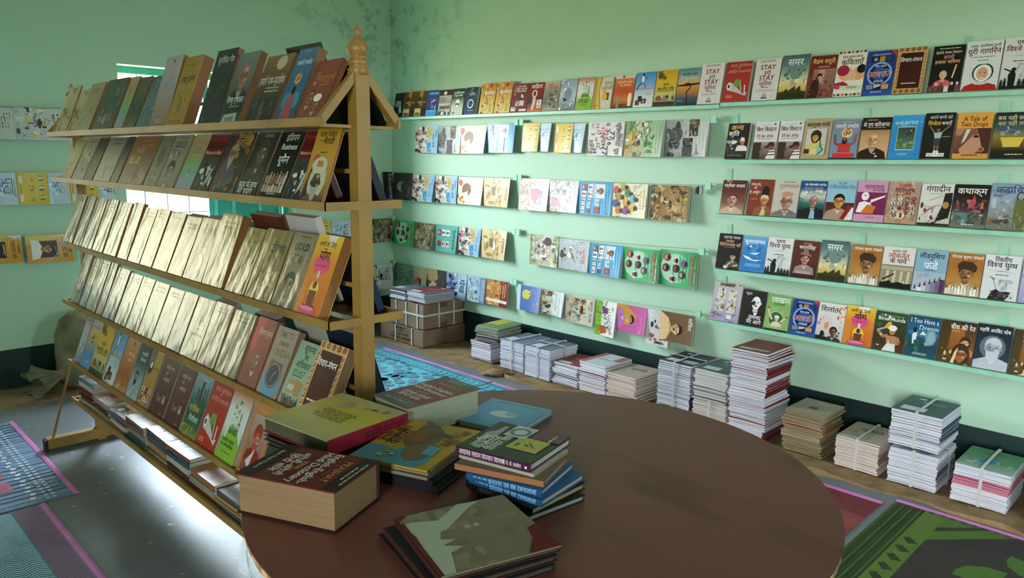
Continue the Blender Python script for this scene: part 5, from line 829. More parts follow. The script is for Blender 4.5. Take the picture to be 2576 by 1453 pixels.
for e in [
    ('R', 'm_comic', 1047, 1105, 318, 384, 'busy cartoon magazine at the corner end of the top string'),
    ('R', 'm_greyphoto', 1101, 1163, 318, 386, 'grey photo magazine with red building, second on the top string'),
    ('R', 'm_creamface', 1160, 1227, 316, 386, 'cream magazine with brown head and white feather on the top string'),
    ('R', 'm_portraits', 1226, 1298, 311, 384, 'cyan portrait magazine beside the clips on the top string'),
    ('R', 'm_flags', 1317, 1361, 310, 381, 'yellow magazine with small flags nearest the clips on the top string'),
    ('R', 'm_pankh_blue', 1359, 1389, 310, 381, 'pale blue magazine between two yellow ones on the top string'),
    ('R', 'm_flags', 1399, 1445, 311, 384, 'yellow magazine with small flags beside the numbers magazine'),
    ('R', 'm_pankh_blue', 1443, 1475, 311, 384, 'pale blue magazine beside the numbers magazine'),
    ('R', 'm_numbers', 1483, 1574, 308, 391, 'white magazine covered in red and black numbers'),
    ('R', 'm_farm', 1578, 1676, 305, 394, 'green and white farm scene magazine on the top string'),
    ('R', 'm_greyphoto', 1679, 1787, 302, 393, 'grey photo magazine with red building at the far end of the top string'),
    ('R', 'm_darkplain', 992, 1040, 434, 500, 'black portrait magazine in the corner on the second string'),
    ('R', 'm_comic', 1040, 1096, 438, 504, 'busy cartoon magazine next to the black one on the second string'),
    ('R', 'm_comic', 1097, 1153, 441, 508, 'busy cartoon magazine with curled edge on the second string'),
    ('R', 'm_creamface', 1155, 1218, 445, 512, 'glaring white magazine on the second string'),
    ('R', 'm_tan', 1219, 1285, 447, 517, 'cream glaring magazine with toys beside the second string clips'),
    ('R', 'm_kids', 1310, 1384, 448, 526, 'pink magazine of children in blue on the second string'),
    ('R', 'm_turbans', 1384, 1459, 452, 530, 'pale pink magazine of turbaned people on the second string'),
    ('R', 'm_portraits', 1459, 1545, 456, 537, 'blue portrait magazine on the second string'),
    ('R', 'm_group', 1545, 1632, 460, 543, 'magazine with colourful seated group on the second string'),
    ('R', 'm_gond', 1641, 1738, 464, 552, 'brown folk-art magazine at the far end of the second string'),
    ('R', 'm_green', 994, 1046, 551, 612, 'green magazine with round portraits nearest the corner'),
    ('R', 'm_sepia', 1046, 1096, 558, 622, 'olive sepia magazine on the third string'),
    ('R', 'm_teal_six', 1098, 1154, 563, 630, 'teal magazine with six square portraits'),
    ('R', 'm_comic', 1156, 1212, 569, 638, 'busy cartoon magazine on the third string'),
    ('R', 'm_tan', 1214, 1277, 574, 646, 'tan magazine with household things on the third string'),
    ('R', 'm_linefig', 1336, 1408, 587, 663, 'line-drawn figures magazine with dark haired man'),
    ('R', 'm_butterfly', 1408, 1486, 599, 673, 'grey magazine with a dark butterfly'),
    ('R', 'm_portraits', 1487, 1570, 609, 687, 'blue portrait magazine on the third string'),
    ('R', 'm_green', 1571, 1662, 620, 700, 'green magazine with round portraits, first of the pair on the third string'),
    ('R', 'm_green', 1663, 1760, 626, 713, 'green magazine with round portraits, last on the third string'),
    ('R', 'm_darkgreen', 994, 1039, 660, 718, 'dark green magazine in the corner on the lowest string'),
    ('R', 'm_smileface', 1040, 1078, 668, 722, 'beige magazine with smiling face on the lowest string'),
    ('R', 'm_hand', 1078, 1123, 674, 728, 'dark magazine with a raised hand on the lowest string'),
    ('R', 'm_bluefolk', 1125, 1177, 683, 746, 'blue and white magazine with dark blue figures'),
    ('R', 'm_fish', 1178, 1224, 692, 754, 'pale blue fish magazine on the lowest string'),
    ('R', 'm_orange', 1226, 1282, 700, 762, 'orange and red magazine on the lowest string'),
    ('R', 'm_duck', 1304, 1363, 714, 776, 'blue magazine with a yellow duck'),
    ('R', 'm_village', 1364, 1421, 727, 786, 'white magazine of animal homes on the lowest string'),
    ('R', 'm_dancers', 1426, 1499, 738, 806, 'beige magazine with dancing figures on the lowest string'),
    ('R', 'm_puppets', 1502, 1554, 753, 838, 'white and green puppet magazine hanging low'),
    ('R', 'm_pinkwoman', 1555, 1631, 762, 829, 'pink magazine with woman in a yellow veil'),
    ('R', 'm_sketch', 1631, 1690, 775, 862, 'pale sketch magazine hanging lowest behind the brown one'),
    ('R', 'm_bust', 1664, 1748, 780, 852, 'brown magazine with bare-shouldered moustached man')]:
    off = .03
    if e[6].startswith('brown magazine with bare'): off = .045
    hung(*e, off=off)
for e in [
    ('B', 'm_pankh_bw', -60, 30, 268, 349, 'black and white magazine cut by the picture edge on the upper back-wall string'),
    ('B', 'm_pankh_bw', 31, 165, 269, 351, 'black and white drawing magazine beside the rack on the upper back-wall string'),
    ('B', 'm_pankh_blue', -30, 37, 434, 516, 'pale magazine at the picture edge on the middle back-wall string'),
    ('B', 'm_flags', 38, 116, 434, 515, 'yellow flag magazine clear of the rack on the back wall'),
    ('B', 'm_pankh_blue', 117, 168, 434, 513, 'pale blue magazine beside the rack on the back wall'),
    ('B', 'm_flags', 169, 240, 434, 512, 'yellow flag magazine seen behind the rack end on the back wall'),
    ('B', 'm_pankh_blue', 241, 285, 434, 510, 'pale blue magazine seen through the rack on the back wall'),
    ('B', 'm_orangeman', -70, 50, 598, 668, 'orange portrait magazine cut by the picture edge on the back wall'),
    ('B', 'm_orangeman', 62, 178, 594, 664, 'orange portrait magazine with torn corner beside the rack on the back wall'),
    ('B', 'm_flags', 784, 829, 556, 612, 'yellow flag magazine on the back wall between window and post'),
    ('B', 'm_pankh_blue', 831, 884, 556, 612, 'pale blue magazine on the back wall next to the post'),
    ('B', 'm_sepia', 926, 985, 551, 611, 'olive sepia magazine on the back wall at the corner'),
    ('B', 'm_blackdoc', 962, 985, 432, 500, 'black magazine on the back wall at the corner'),
    ('B', 'm_pankh_bw', 930, 986, 668, 730, 'black and white magazine on the back wall behind the boxes')]:
    hung(*e)
# strings and the wall clips that carry them
SN = 'hanging strings'
def string(p, q, label):
    o = MB(); p, q = Vector(p), Vector(q); n = 8; o.tube([p.lerp(q, i / n) - Vector((0, 0, .006 * math.sin(math.pi * i / n))) for i in range(n + 1)], .0012, 5)
    return tag(o.build('string', 'steel_wire'), label, 'string', SN)
for (x0, y0, x1, y1, nm) in ((1040, 318, 1300, 310, 'top magazine string, corner half'), (1312, 309, 1795, 300, 'top magazine string, far half'), (990, 433, 1300, 447, 'second magazine string, corner half'), (1306, 447, 1786, 466, 'second magazine string, far half'), (990, 550, 1296, 585, 'third magazine string, corner half'), (1300, 586, 1768, 628, 'third magazine string, far half'), (990, 658, 1290, 708, 'lowest magazine string, corner half'), (1292, 710, 1755, 786, 'lowest magazine string, far half')):
    string(onX(x0, y0, XR - .032), onX(x1, y1, XR - .032), 'thin wire of the ' + nm)
for (x0, y0, x1, y1, nm) in ((0, 267, 180, 270, 'upper'), (0, 433, 290, 433, 'middle'), (0, 600, 185, 593, 'lower')):
    string(onY(x0, y0, YB - .03), onY(x1, y1, YB - .03), nm + ' thin wire holding magazines on the back wall')
CLIPS = [(1300, 308, 'top string at its middle, corner side'), (1313, 308, 'top string at its middle, far side'), (1796, 300, 'top string at its far end'), (1298, 446, 'second string at its middle, corner side'), (1309, 446, 'second string at its middle, far side'), (1783, 468, 'second string at its far end'), (1294, 582, 'third string at its middle, corner side'), (1304, 583, 'third string at its middle, far side'), (1766, 632, 'third string at its far end'), (1288, 707, 'lowest string at its middle, corner side'), (1297, 709, 'lowest string at its middle, far side'), (1757, 790, 'lowest string at its far end'), (992, 660, 'lowest string in the corner'), (990, 548, 'third string in the corner')]
for x, y, nm in CLIPS:
    p = onX(x, y, XR - .03); t = thing('wall_clip', 'small mint wall clip on the ' + nm, 'clip', p, 'string clips')
    mb = MB(); mb.box((-.008, -.017, -.02), (.008, .017, .02)); mb.build('block', 'mint_paint', t)
    mb = MB(); mb.tube([(.008, 0, 0), (.03, 0, 0)], .004); mb.tube([(0, -.017, .002), (-.004, -.028, .002), (0, -.034, -.004)], .002); mb.build('hook', 'steel_wire', t)
p = onY(776, 556, YB - .03); t = thing('wall_clip', 'small mint wall clip on the back wall beside the window', 'clip', p, 'string clips')
mb = MB(); mb.box((-.017, -.008, -.02), (.017, .008, .02)); mb.build('block', 'mint_paint', t); mb = MB(); mb.tube([(0, .008, 0), (0, .03, 0)], .004); mb.build('hook', 'steel_wire', t)
for k, x in enumerate((1754, 1764)):
    p = onX(x, 474, XR - .034); t = thing('spring_clip', ('black spring clip on the second string, nearer the folk-art magazine', 'grey spring clip on the second string, nearer the mint clip')[k], 'clip', p)
    mb = MB(); mb.box((-.004, -.008, -.03), (.0, .008, .012)); mb.box((.002, -.008, -.03), (.006, .008, .012)); mb.build('jaw', 'black_rubber' if k == 0 else 'steel_wire', t)
    mb = MB(); mb.tube([(-.006, 0, .01), (.008, 0, .01)], .005); mb.build('spring', 'steel_wire', t)

# ------------------------------------------------------------------ the book rack
XC, WR, YN, YFAR = 1.095, .1112, 1.654, 4.079
TZ = [1.5319, 1.3247, 1.0226, .7351, .4293, .2345]
rack = thing('book_rack', 'tall ochre double-sided display rack with turned finials', 'book rack', (XC, YN, 0))
RK = Matrix.Translation((-XC, -YN, 0))
def rp(name, fn, m='ochre_paint', smooth=False):
    mb = MB(); fn(mb); o = mb.build(name, m, rack, smooth); o.matrix_local = RK; return o
FIN = [(.022, 0), (.026, .004), (.024, .012), (.026, .016), (.019, .024), (.021, .03), (.025, .036), (.021, .044), (.017, .05), (.02, .056), (.026, .07), (.027, .078), (.022, .09), (.013, .102), (.010, .108), (.006, .112), (.006, .116), (.0085, .122), (.009, .127), (.006, .134), (.002, .142), (.0005, .148)]
for y, nm in ((YN, 'near'), (YFAR, 'far')):
    rp('post', lambda mb: mb.box((XC - .02, y - .02, 0), (XC + .02, y + .02, 1.655)))
    rp('finial', lambda mb: mb.lathe([(r * 1.05, z * .84) for r, z in FIN], (XC, y, 1.65), 24), 'turned_wood', True)
    rp('foot', lambda mb: mb.box((XC - .245, y - .024, .012), (XC + .245, y + .024, .062)))
    for s in (-1, 1): rp('foot_cap', lambda mb: mb.box((XC + s * .25 - .006, y - .025, .0), (XC + s * .25 + .006, y + .025, .058)), 'black_rubber')
    for s in (-1, 1):
        rp('foot_brace', lambda mb: mb.bar((XC + s * .215, y, .06), (XC + s * .105, y, TZ[4]), .01, .01))
        rp('brace', lambda mb: mb.bar((XC + s * .016, y - .012, 1.65), (XC + s * WR, y - .012, TZ[0] + .006), .02, .006, up=(0, 1, 0)))
        rp('brace', lambda mb: mb.bar((XC + s * .016, y + .012, 1.65), (XC + s * WR, y + .012, TZ[0] + .006), .006, .02, up=(0, 1, 0)))
for k, z in enumerate(TZ):
    hh = .011
    for s in (-1, 1):
        rp('lip_rail', lambda mb: mb.box((XC + s * WR - .004, YN - .02, z - hh), (XC + s * WR + .004, YFAR + .02, z + hh)))
        if k < 5: rp('shelf_board', lambda mb: mb.box((XC + min(s * (WR - .005), s * .02), YN, z - .011), (XC + max(s * (WR - .005), s * .02), YFAR, z - .008)))
    for y in (YN, YFAR):
        if k == 0: rp('end_bar', lambda mb: mb.box((XC - WR, y - .006, z - .013), (XC + WR, y + .006, z - .005)))
        else: rp('end_bar', lambda mb: mb.box((XC - WR - .004, y - .021, z - hh), (XC + WR + .004, y - .013, z + hh)) if y == YN else mb.box((XC - WR, y - .006, z - hh), (XC + WR, y + .006, z + hh)))
    if k < 5: rp('ridge_bar', lambda mb: mb.box((XC - .002, YN, z + .08), (XC + .002, YFAR, z + .092)))
    else: rp('tray', lambda mb: mb.box((XC - WR, YN, z - .006), (XC + WR, YFAR, z)))
GR = 'books displayed on the rack'
def rack_book(k, art, xl, xr, yt, th, label, m='print_wrap', pg='8a6a4c', side=-1, lean=27, hmax=.30, spine=None, yl=None):
    z = TZ[k] - .0075 + th * math.sin(R(lean)) + .0015; X = XC + side * (WR - .008)
    y0, y1 = (ysolve(xl, X, z), ysolve(xr, X, z)) if yl is None else yl
    y1 = max(y1, YN + .024); y0 = min(y0, YFAR - .024)
    if k == 1: hmax = .212
    if side > 0: lean = min(lean, math.degrees(math.asin(min(.9, .075 / yt))))
    sn, cs = math.sin(R(lean)), math.cos(R(lean)); up = Vector((-side * sn, 0, cs)); w = max(.03, (y0 - y1) * .985)
    h = min(hmax, height_to(Vector((X, (y0 + y1) / 2, z)), up, yt)) if yt > 5 else yt
    if side < 0 and h * sn > .092:
        lean = math.degrees(math.asin(.092 / h)); sn, cs = math.sin(R(lean)), math.cos(R(lean)); up = Vector((sn, 0, cs)); h = min(hmax, height_to(Vector((X, (y0 + y1) / 2, z)), up, yt))
    if side < 0: M = frame((X, y0, z), (0, -1, 0), (cs, 0, -sn), up)
    else: M = frame((X, y1, z), (0, 1, 0), (-cs, 0, -sn), up)
    return add_book('rack_book', label, 'book', book_meshes(art, w, h, th, m, pg, spine), M, GR)
T1, T2, T3, T4, T5 = 'top tier of the rack', 'second tier of the rack', 'third tier of the rack', 'fourth tier of the rack', 'lowest display tier of the rack'
for e in [
    (0, 'k_comic', 136, 163, 217, .006, 'cream comic booklet at the far end of the ' + T1),
    (0, 'k_comic', 164, 186, 224, .006, 'creased comic booklet second from the far end of the ' + T1),
    (0, 'k_beige', 188, 222, 208, .026, 'beige book with brown edges near the far end of the ' + T1),
    (0, 'k_darkgreen', 229, 279, 198, .014, 'dark grey-green book on the ' + T1),
    (0, 'k_rainbow', 283, 304, 193, .014, 'narrow rainbow-banded book on the ' + T1),
    (0, 'k_olive', 306, 334, 193, .012, 'olive book beside the rainbow one on the ' + T1),
    (0, 'k_bluegrey', 337, 371, 190, .012, 'blue-grey book on the ' + T1),
    (0, 'k_lilac', 373, 414, 141, .014, 'tall lilac and brown book on the ' + T1),
    (0, 'k_ochre', 416, 460, 141, .034, 'tall thick ochre book on the ' + T1),
    (0, 'k_darkgloss', 495, 545, 124, .016, 'shiny charcoal book on the ' + T1),
    (0, 'k_oldman', 547, 597, 131, .02, 'dark green book with an elderly man on the ' + T1),
    (0, 'k_path', 611, 679, 138, .02, 'brown and charcoal book on the ' + T1),
    (0, 'k_ramdev', 688, 735, 121, .024, 'blue book with glowing emblem on the ' + T1),
    (0, 'k_greatmen', 741, 806, 150, .014, 'faded red book at the near end of the ' + T1),
    (1, 'k_curl', 151, 174, 338, .004, 'curled yellowish booklet at the far end of the ' + T2),
    (1, 'k_whitepic', 179, 206, 336, .01, 'pale picture booklet near the far end of the ' + T2),
    (1, 'k_dark', 208, 229, 336, .016, 'narrow dark book on the ' + T2),
    (1, 'k_pale', 231, 272, 334, .012, 'whitish book on the ' + T2),
    (1, 'k_dark', 274, 291, 334, .014, 'narrow dark curled book beside the brown film book on the ' + T2),
    (1, 'k_brownfilm', 295, 356, 332, .016, 'brown and orange book on the ' + T2),
    (1, 'k_oval', 358, 388, 330, .012, 'grey book with an oval portrait on the ' + T2),
    (1, 'k_gold', 390, 431, 330, .014, 'grey GOLD paperback on the ' + T2),
    (1, 'k_rainbow', 437, 475, 332, .014, 'tan book with green and blue band on the ' + T2),
    (1, 'k_menace', 476, 520, 328, .014, 'red and grey book beside the tan rainbow one on the ' + T2),
    (1, 'k_sage', 522, 584, 324, .014, 'dark book with purple-robed sage on the ' + T2),
    (1, 'k_truth', 588, 640, 322, .014, 'dark brown autobiography with white title on the ' + T2),
    (1, 'k_business', 647, 704, 322, .02, 'black business book on the ' + T2),
    (1, 'k_menace', 707, 752, 320, .016, 'red and grey book next to the yellow one on the ' + T2),
    (3, 'k_whitepic', 176, 194, 640, .012, 'narrow blue-green book at the far end of the ' + T4),
    (3, 'k_bluesky', 198, 212, 650, .01, 'narrow yellow picture book on the ' + T4),
    (3, 'k_pale', 214, 237, 655, .014, 'whitish wrapped book near the far end of the ' + T4),
    (3, 'k_portraitgrey', 240, 254, 662, .012, 'narrow grey book on the ' + T4),
    (3, 'k_pinkdark', 256, 283, 676, .014, 'dark shiny wrapped book near the far end of the ' + T4),
    (3, 'k_pink', 286, 313, 690, .014, 'pinkish wrapped book, first of the glossy run on the ' + T4),
    (3, 'k_pink', 315, 343, 700, .014, 'pinkish wrapped book, second of the glossy run on the ' + T4),
    (3, 'k_silver', 345, 378, 712, .014, 'pinkish wrapped book, third of the glossy run on the ' + T4),
    (3, 'k_pink', 380, 414, 727, .014, 'pinkish wrapped book, fourth of the glossy run on the ' + T4),
    (3, 'k_pinkdark', 416, 447, 738, .016, 'dark-footed wrapped book beside the stupa cover on the ' + T4),
    (3, 'k_stupa', 450, 490, 752, .014, 'tan book with a stupa on the ' + T4),
    (3, 'k_pink', 492, 534, 764, .014, 'glossy pink wrapped book after the stupa cover on the ' + T4),
    (3, 'k_silver', 538, 588, 786, .014, 'glossy pale wrapped book beside the red one on the ' + T4),
    (3, 'k_redbook', 596, 640, 802, .018, 'red book with faint portrait on the ' + T4),
    (3, 'k_clock', 643, 692, 826, .02, 'grey book with a round compass dial on the ' + T4),
    (3, 'k_rti', 696, 743, 862, .016, 'pale green RTI ACT book on the ' + T4),
    (3, 'manthan', 746, 812, 866, .03, 'brown book with gold patterned border on the rack'),
    (2, 'k_pale', 156, 179, 489, .012, 'cream wrapped book at the far end of the ' + T3),
    (2, 'k_dark', 183, 202, 493, .012, 'dark mottled book near the far end of the ' + T3),
    (2, 'k_olive', 204, 228, 498, .014, 'olive wrapped book near the far end of the ' + T3),
    (2, 'k_silver', 231, 255, 502, .014, 'narrow shiny silver book on the ' + T3),
    (2, 'k_green', 259, 288, 508, .014, 'greenish shiny wrapped book on the ' + T3),
    (2, 'k_portraitgrey', 294, 317, 510, .014, 'grey book with small oval portrait on the ' + T3),
    (2, 'k_silver', 320, 348, 524, .014, 'grey wrapped book, first of two on the ' + T3),
    (2, 'k_silver', 351, 379, 526, .018, 'grey wrapped book, second of two on the ' + T3),
    (2, 'k_giltgreen', 382, 417, 536, .014, 'greenish gold wrapped book on the ' + T3),
    (2, 'k_gilt', 420, 455, 546, .014, 'gold wrapped book on the ' + T3),
    (2, 'k_shakes', 458, 504, 550, .014, 'dark and gold wrapped book on the ' + T3),
    (2, 'k_gilt', 508, 557, 538, .03, 'brightest tall gold wrapped book on the ' + T3),
    (2, 'k_drone', 564, 611, 574, .02, 'gold book with dark streak on the ' + T3),
    (2, 'k_diksha', 614, 677, 578, .018, 'olive gold book with short dark title on the ' + T3),
    (2, 'k_gold', 680, 737, 587, .016, 'silver GOLD paperback on the ' + T3),
    (2, 'yoga', 739, 800, 592, .03, 'orange yoga book with seated figure on the rack'),
    (4, 'k_snow', 178, 198, 792, .012, 'violet and white book at the far end of the ' + T5),
    (4, 'k_bluesky', 200, 221, 805, .012, 'blue and yellow book on the ' + T5),
    (4, 'village_yellow', 223, 254, 812, .014, 'yellow village-life book on the rack'),
    (4, 'runner', 257, 282, 832, .014, 'blue and white running-athlete book on the rack'),
    (4, 'k_orange', 284, 311, 850, .014, 'orange book on the ' + T5),
    (4, 'k_thinker', 314, 340, 866, .014, 'dark green book with bearded man on the ' + T5),
    (4, 'k_circles', 342, 368, 885, .012, 'orange book with round pictures on the ' + T5),
    (4, 'k_brown', 371, 406, 903, .016, 'plain brown book, first of two on the ' + T5),
    (4, 'k_brown', 409, 447, 925, .016, 'plain brown book, second of two on the ' + T5),
    (4, 'k_city', 450, 488, 945, .016, 'green book with a city skyline on the ' + T5),
    (4, 'pc_red', 490, 535, 967, .02, 'red computer book with silver clamp on the rack'),
    (4, 'freedom_map', 538, 585, 990, .022, 'green white and orange book with sketched heads on the rack'),
    (4, 'k_redturban', 592, 640, 1020, .02, 'orange book with framed figure in red on the ' + T5),
    (4, 'k_dark', 643, 700, 1050, .02, 'dark book hidden behind the table books on the ' + T5)]:
    gloss = 'print_gloss' if e[0] in (0, 1, 4) or e[1] in ('yoga', 'k_rti', 'manthan', 'k_clock', 'k_redbook') else 'print_wrap'
    rack_book(*e, m=gloss, pg=('8a6048', '8a7a68', '94633c', '8a6a50', '9c948c')[e[0]])
rack_book(1, 'k_shirdi', 748, 886, 314, .006, 'large yellow curling booklet with turbaned bearded man on the ' + T2, m='print_gloss', yl=(ysolve(748, XC - WR + .008, TZ[1]), YN + .012), lean=20)
# books on the far side of the rack
rn = random.Random(9); ny = 0
for k, art, ya, w, h, th, label in [
    (0, 'k_blackbook', YN + .03, .17, .17, .02, 'black book inside the near end of the rack top'), (0, 'k_blackbook', YN + .22, .17, .235, .014, 'black book behind the faded red one on the rack top'), (0, 'k_group', YN + .45, .14, .18, .02, 'grey book on the far side of the rack top'),
    (1, 'k_navy', YN + .03, .18, .2, .02, 'dark navy book on the far side beside the near post, second tier'), (1, 'k_maroon', YN + .25, .15, .19, .02, 'maroon book on the far side of the second tier'),
    (2, 'k_bluetop', YN + .05, .17, .22, .02, 'tall plain blue book on the far side beside the near post'), (2, 'k_group', YN + .25, .17, .265, .02, 'grey photo book on the far side of the third tier'), (2, 'k_maroon', YN + .45, .19, .255, .025, 'brown book top showing behind the bright gold one'), (2, 'k_dark', YN + .68, .14, .22, .02, 'dark book on the far side, third tier middle'), (2, 'k_brown', YN + .84, .15, .225, .02, 'brown book on the far side, third tier middle'), (2, 'k_dark', YN + 1.02, .14, .22, .02, 'dark book on the far side, third tier towards the window'), (2, 'k_olive', YN + 1.2, .15, .215, .02, 'olive book on the far side, third tier towards the window'),
    (3, 'k_navy', YN + .03, .18, .25, .025, 'dark navy book on the far side beside the near post, fourth tier'), (3, 'k_pale', YN + .24, .16, .24, .02, 'pale book on the far side of the fourth tier'), (3, 'k_dark', YN + .5, .15, .22, .02, 'dark book on the far side of the fourth tier'), (3, 'k_pale', YN + .8, .15, .22, .02, 'pale book on the far side, fourth tier middle'),
    (4, 'k_maroon', YN + .3, .15, .22, .02, 'maroon book on the far side of the lowest tier'), (4, 'k_pale', YN + .6, .15, .22, .02, 'pale book on the far side of the lowest tier'), (4, 'k_brown', YN + .9, .15, .22, .02, 'brown book on the far side of the lowest tier')]:
    rack_book(k, art, 0, 0, h, th, label, m='print', side=1, yl=(ya + w, ya), pg='c0a890')
# flat piles in the bottom tray
def flat_mesh(w, d, th, cover, pg='b8aa98', m='print_gloss', art=None):
    """a lying book, spine at y = 0 side; x 0..w, y 0..d"""
    mb = MB(); mb.box((.001, .001, .0008), (w - .002, d - .002, th - .0008), pg, 1); mb.box((0, 0, 0), (w, d, .0008), cover); mb.box((0, 0, th - .0008), (w, d, th), cover); mb.box((-.0006, 0, 0), (.001, d, th), cover)
    if art:
        a = Art(A[art], d / w); a.put(mb, lambda x, y, l: (x * w, y * w, th + .0001 + l))
    return mb.mesh('book', [m, 'paper'])
def flat(name, label, cat, me, x, y, z, rot, group=None, parent=None):
    M = Matrix.Translation((x, y, z)) @ Matrix.Rotation(rot, 4, 'Z')
    o = link(name, me, parent)
    if parent: o.matrix_local = M
    else: o.matrix_world = M; tag(o, label, cat, group)
    return o
rn = random.Random(12)
TRAY = [(3.93, 7, '4a8088', 'pile by the far foot'), (3.72, 5, '8a8090', 'second pile from the far foot'), (3.5, 4, '4c5060', 'third pile from the far foot'), (3.27, 6, '5a4434', 'pile with thick tan books'), (3.03, 6, '3c3c40', 'middle pile in the tray'), (2.8, 7, '7c3c34', 'pile under the green skyline book'), (2.58, 5, '8a5a34', 'pile with orange book'), (2.36, 5, '6a5048', 'pile beside the film-wrapped one'), (2.14, 5, '4a7080', 'pile wrapped at the table end')]
PAL = ['6a4c3c', '3c4850', 'b0a89c', '5c2c24', '8a8478', '34505c', 'a07848', 'c0b8b0', '484038']
TOPA = ['k_snow', 'm_kids', 'k_circles', 'k_ochre', 'm_greyphoto', 'm_bluefolk', 'k_orange', 'k_brown', 'm_comic']
for i, (y, n, col, nm) in enumerate(TRAY):
    z = TZ[5] + .0005; hgt = 0
    for j in range(n):
        th = .008 + rn.random() * .018; w = .15 + rn.random() * .05; d = .19 + rn.random() * .04
        last = j == n - 1
        if z + th > TZ[4] - .03: last = True
        me = flat_mesh(w, d, th, rn.choice(PAL) if not last else col, 'b0a494', 'print_gloss' if last else 'print', TOPA[i] if last else None)
        flat('lying_book', ('topmost book of the ' if last else 'book lying in the ') + nm + ' in the rack tray', 'book', me, XC - WR + .018 + rn.random() * .012, y - d / 2, z, (rn.random() - .5) * .07, 'books lying in the rack tray, ' + nm)
        z += th + .0004
        if last: break
mb = MB(); mb.grid(12, 12, lambda i, j: (XC - WR - .012 - .012 * math.sin(i * 9 + j * 5) - .02 * j, 2.02 + .16 * i + .01 * math.sin(j * 11), TZ[5] + .1 - .2 * j + .01 * math.sin(i * 14)))
tag(mb.build('film_wrap', 'clear_film', smooth=True), 'crumpled clear plastic film hanging from the rack tray', 'plastic film')
o = MB(); o.tube([onX(163, 603, XC - WR - .03), onX(150, 625, XC - WR - .04), onX(140, 645, XC - WR - .04), onX(124, 662, XC - WR - .05)], [.0022, .003, .0026, .003], 5); tag(o.build('paper_strip', 'strap'), 'twisted white paper strip hanging from the rack far end', 'strip')

# ------------------------------------------------------------------ the round table and what lies on it
TZT = .80; TC = Vector((1.078, .992, 0)); TR = .583
tb = thing('round_table', 'round table with dark red-brown laminate top and chipped edge', 'table', TC)
mb = MB(); n = 96; mb.solid([(TR * math.cos(6.28319 * k / n), TR * math.sin(6.28319 * k / n), z) for z in (TZT - .003, TZT) for k in range(n)], [tuple(n + k for k in range(n)), tuple(range(n - 1, -1, -1))] + [(k, (k + 1) % n, n + (k + 1) % n, n + k) for k in range(n)])
mb.build('table_top', 'table_laminate', tb)
mb = MB(); rn = random.Random(3); mb.solid([((TR - .002 - (.004 * rn.random() if z > .77 else 0)) * math.cos(6.28319 * k / n), (TR - .002) * math.sin(6.28319 * k / n), z) for z in (TZT - .022, TZT - .0031) for k in range(n)], [tuple(n + k for k in range(n)), tuple(range(n - 1, -1, -1))] + [(k, (k + 1) % n, n + (k + 1) % n, n + k) for k in range(n)])
mb.build('table_edge', 'chipped_edge', tb)
for a in range(4):
    q = a * 1.5708 + .6; mb = MB(); mb.bar((.38 * math.cos(q), .38 * math.sin(q), 0), (.33 * math.cos(q), .33 * math.sin(q), TZT - .022), .035, .035); mb.build('leg', 'turned_wood', tb)
mb = MB(); mb.lathe([(.36, 0), (.36, .04)], (0, 0, TZT - .063), 32); mb.build('apron', 'turned_wood', tb)
GT = 'books on the round table'
A['d_dict'] = 'b,5c211c,581f1a;r,0,.86,1,1,1c1b19;r,0,0,1,.17,1c1b19;x,.5,.95,.7,1,a8a49c,.03;x,.5,.9,.5,1,a8a49c,.03;T,PRABHAT,.5,.79,.09,b08058,.7;T,ADVANCED,.5,.72,.04,7a4434,.4;T,English-English-,.5,.63,.1,d8d0c8,.92;T,Hindi Dictionary,.5,.53,.1,d8d0c8,.92;T,SERIES,.5,.43,.06,b08058,.4;T,अंग्रेजी-अंग्रेजी,.5,.34,.09,d0c8c0,.72;T,हिन्दी कोश,.5,.25,.09,d0c8c0,.6;T,Badri Nath Kapoor,.5,.09,.05,b8b4ac,.6'
A['d_dict2'] = A['d_dict'].replace('5c211c', '7a4a40').replace('581f1a', '76463c').replace('1c1b19', '525e5a')
A['d_yellow'] = 'b,b0a878,b4a850,b8a83c,a89c74;m,0,.0,1,.35,10,3,a8987a,9c8e70,b0a080;x,.5,.62,.5,7,5c5420,.016;m,.1,.1,.4,.2,4,5,5c4c34,7a6a4c'
A['d_black'] = 'b,17171a,1a1a1c;x,.5,.8,.5,1,3c3c3c'
A['d_blue'] = 'b,6698bc,5c90b6,588cb2;x,.5,.9,.8,1,24485f,.02;e,.5,.5,.2,.12,a8c4c4;e,.42,.48,.12,.1,a8c4c4;e,.6,.54,.1,.08,84a4a8'
A['d_kids'] = 'b,a8801c,9c7a28,a88420;e,.05,.85,.28,.28,3c7890;e,.15,.4,.24,.22,3c7890;T,हाथी की,.62,.9,.12,2c2410,.4;T,कहानी,.56,.78,.12,2c2410,.34;e,.62,.5,.26,.17,5c4a34;e,.84,.58,.12,.1,5c4a34;l,5c4a34,.06,.92,.6,1,.72;r,.42,.2,.5,.45,4c3c28;r,.7,.2,.78,.45,4c3c28;p,7c4424,.45,.68,.75,.7,.68,.46,.5,.44;e,.3,.35,.18,.13,6a5030;p,4888a0,.28,.3,.48,.32,.46,.16,.26,.14;m,.1,.55,.35,.75,9,4,8a9c84,6c8468;m,.5,.05,.9,.25,8,6,7a5c28,5c4820'
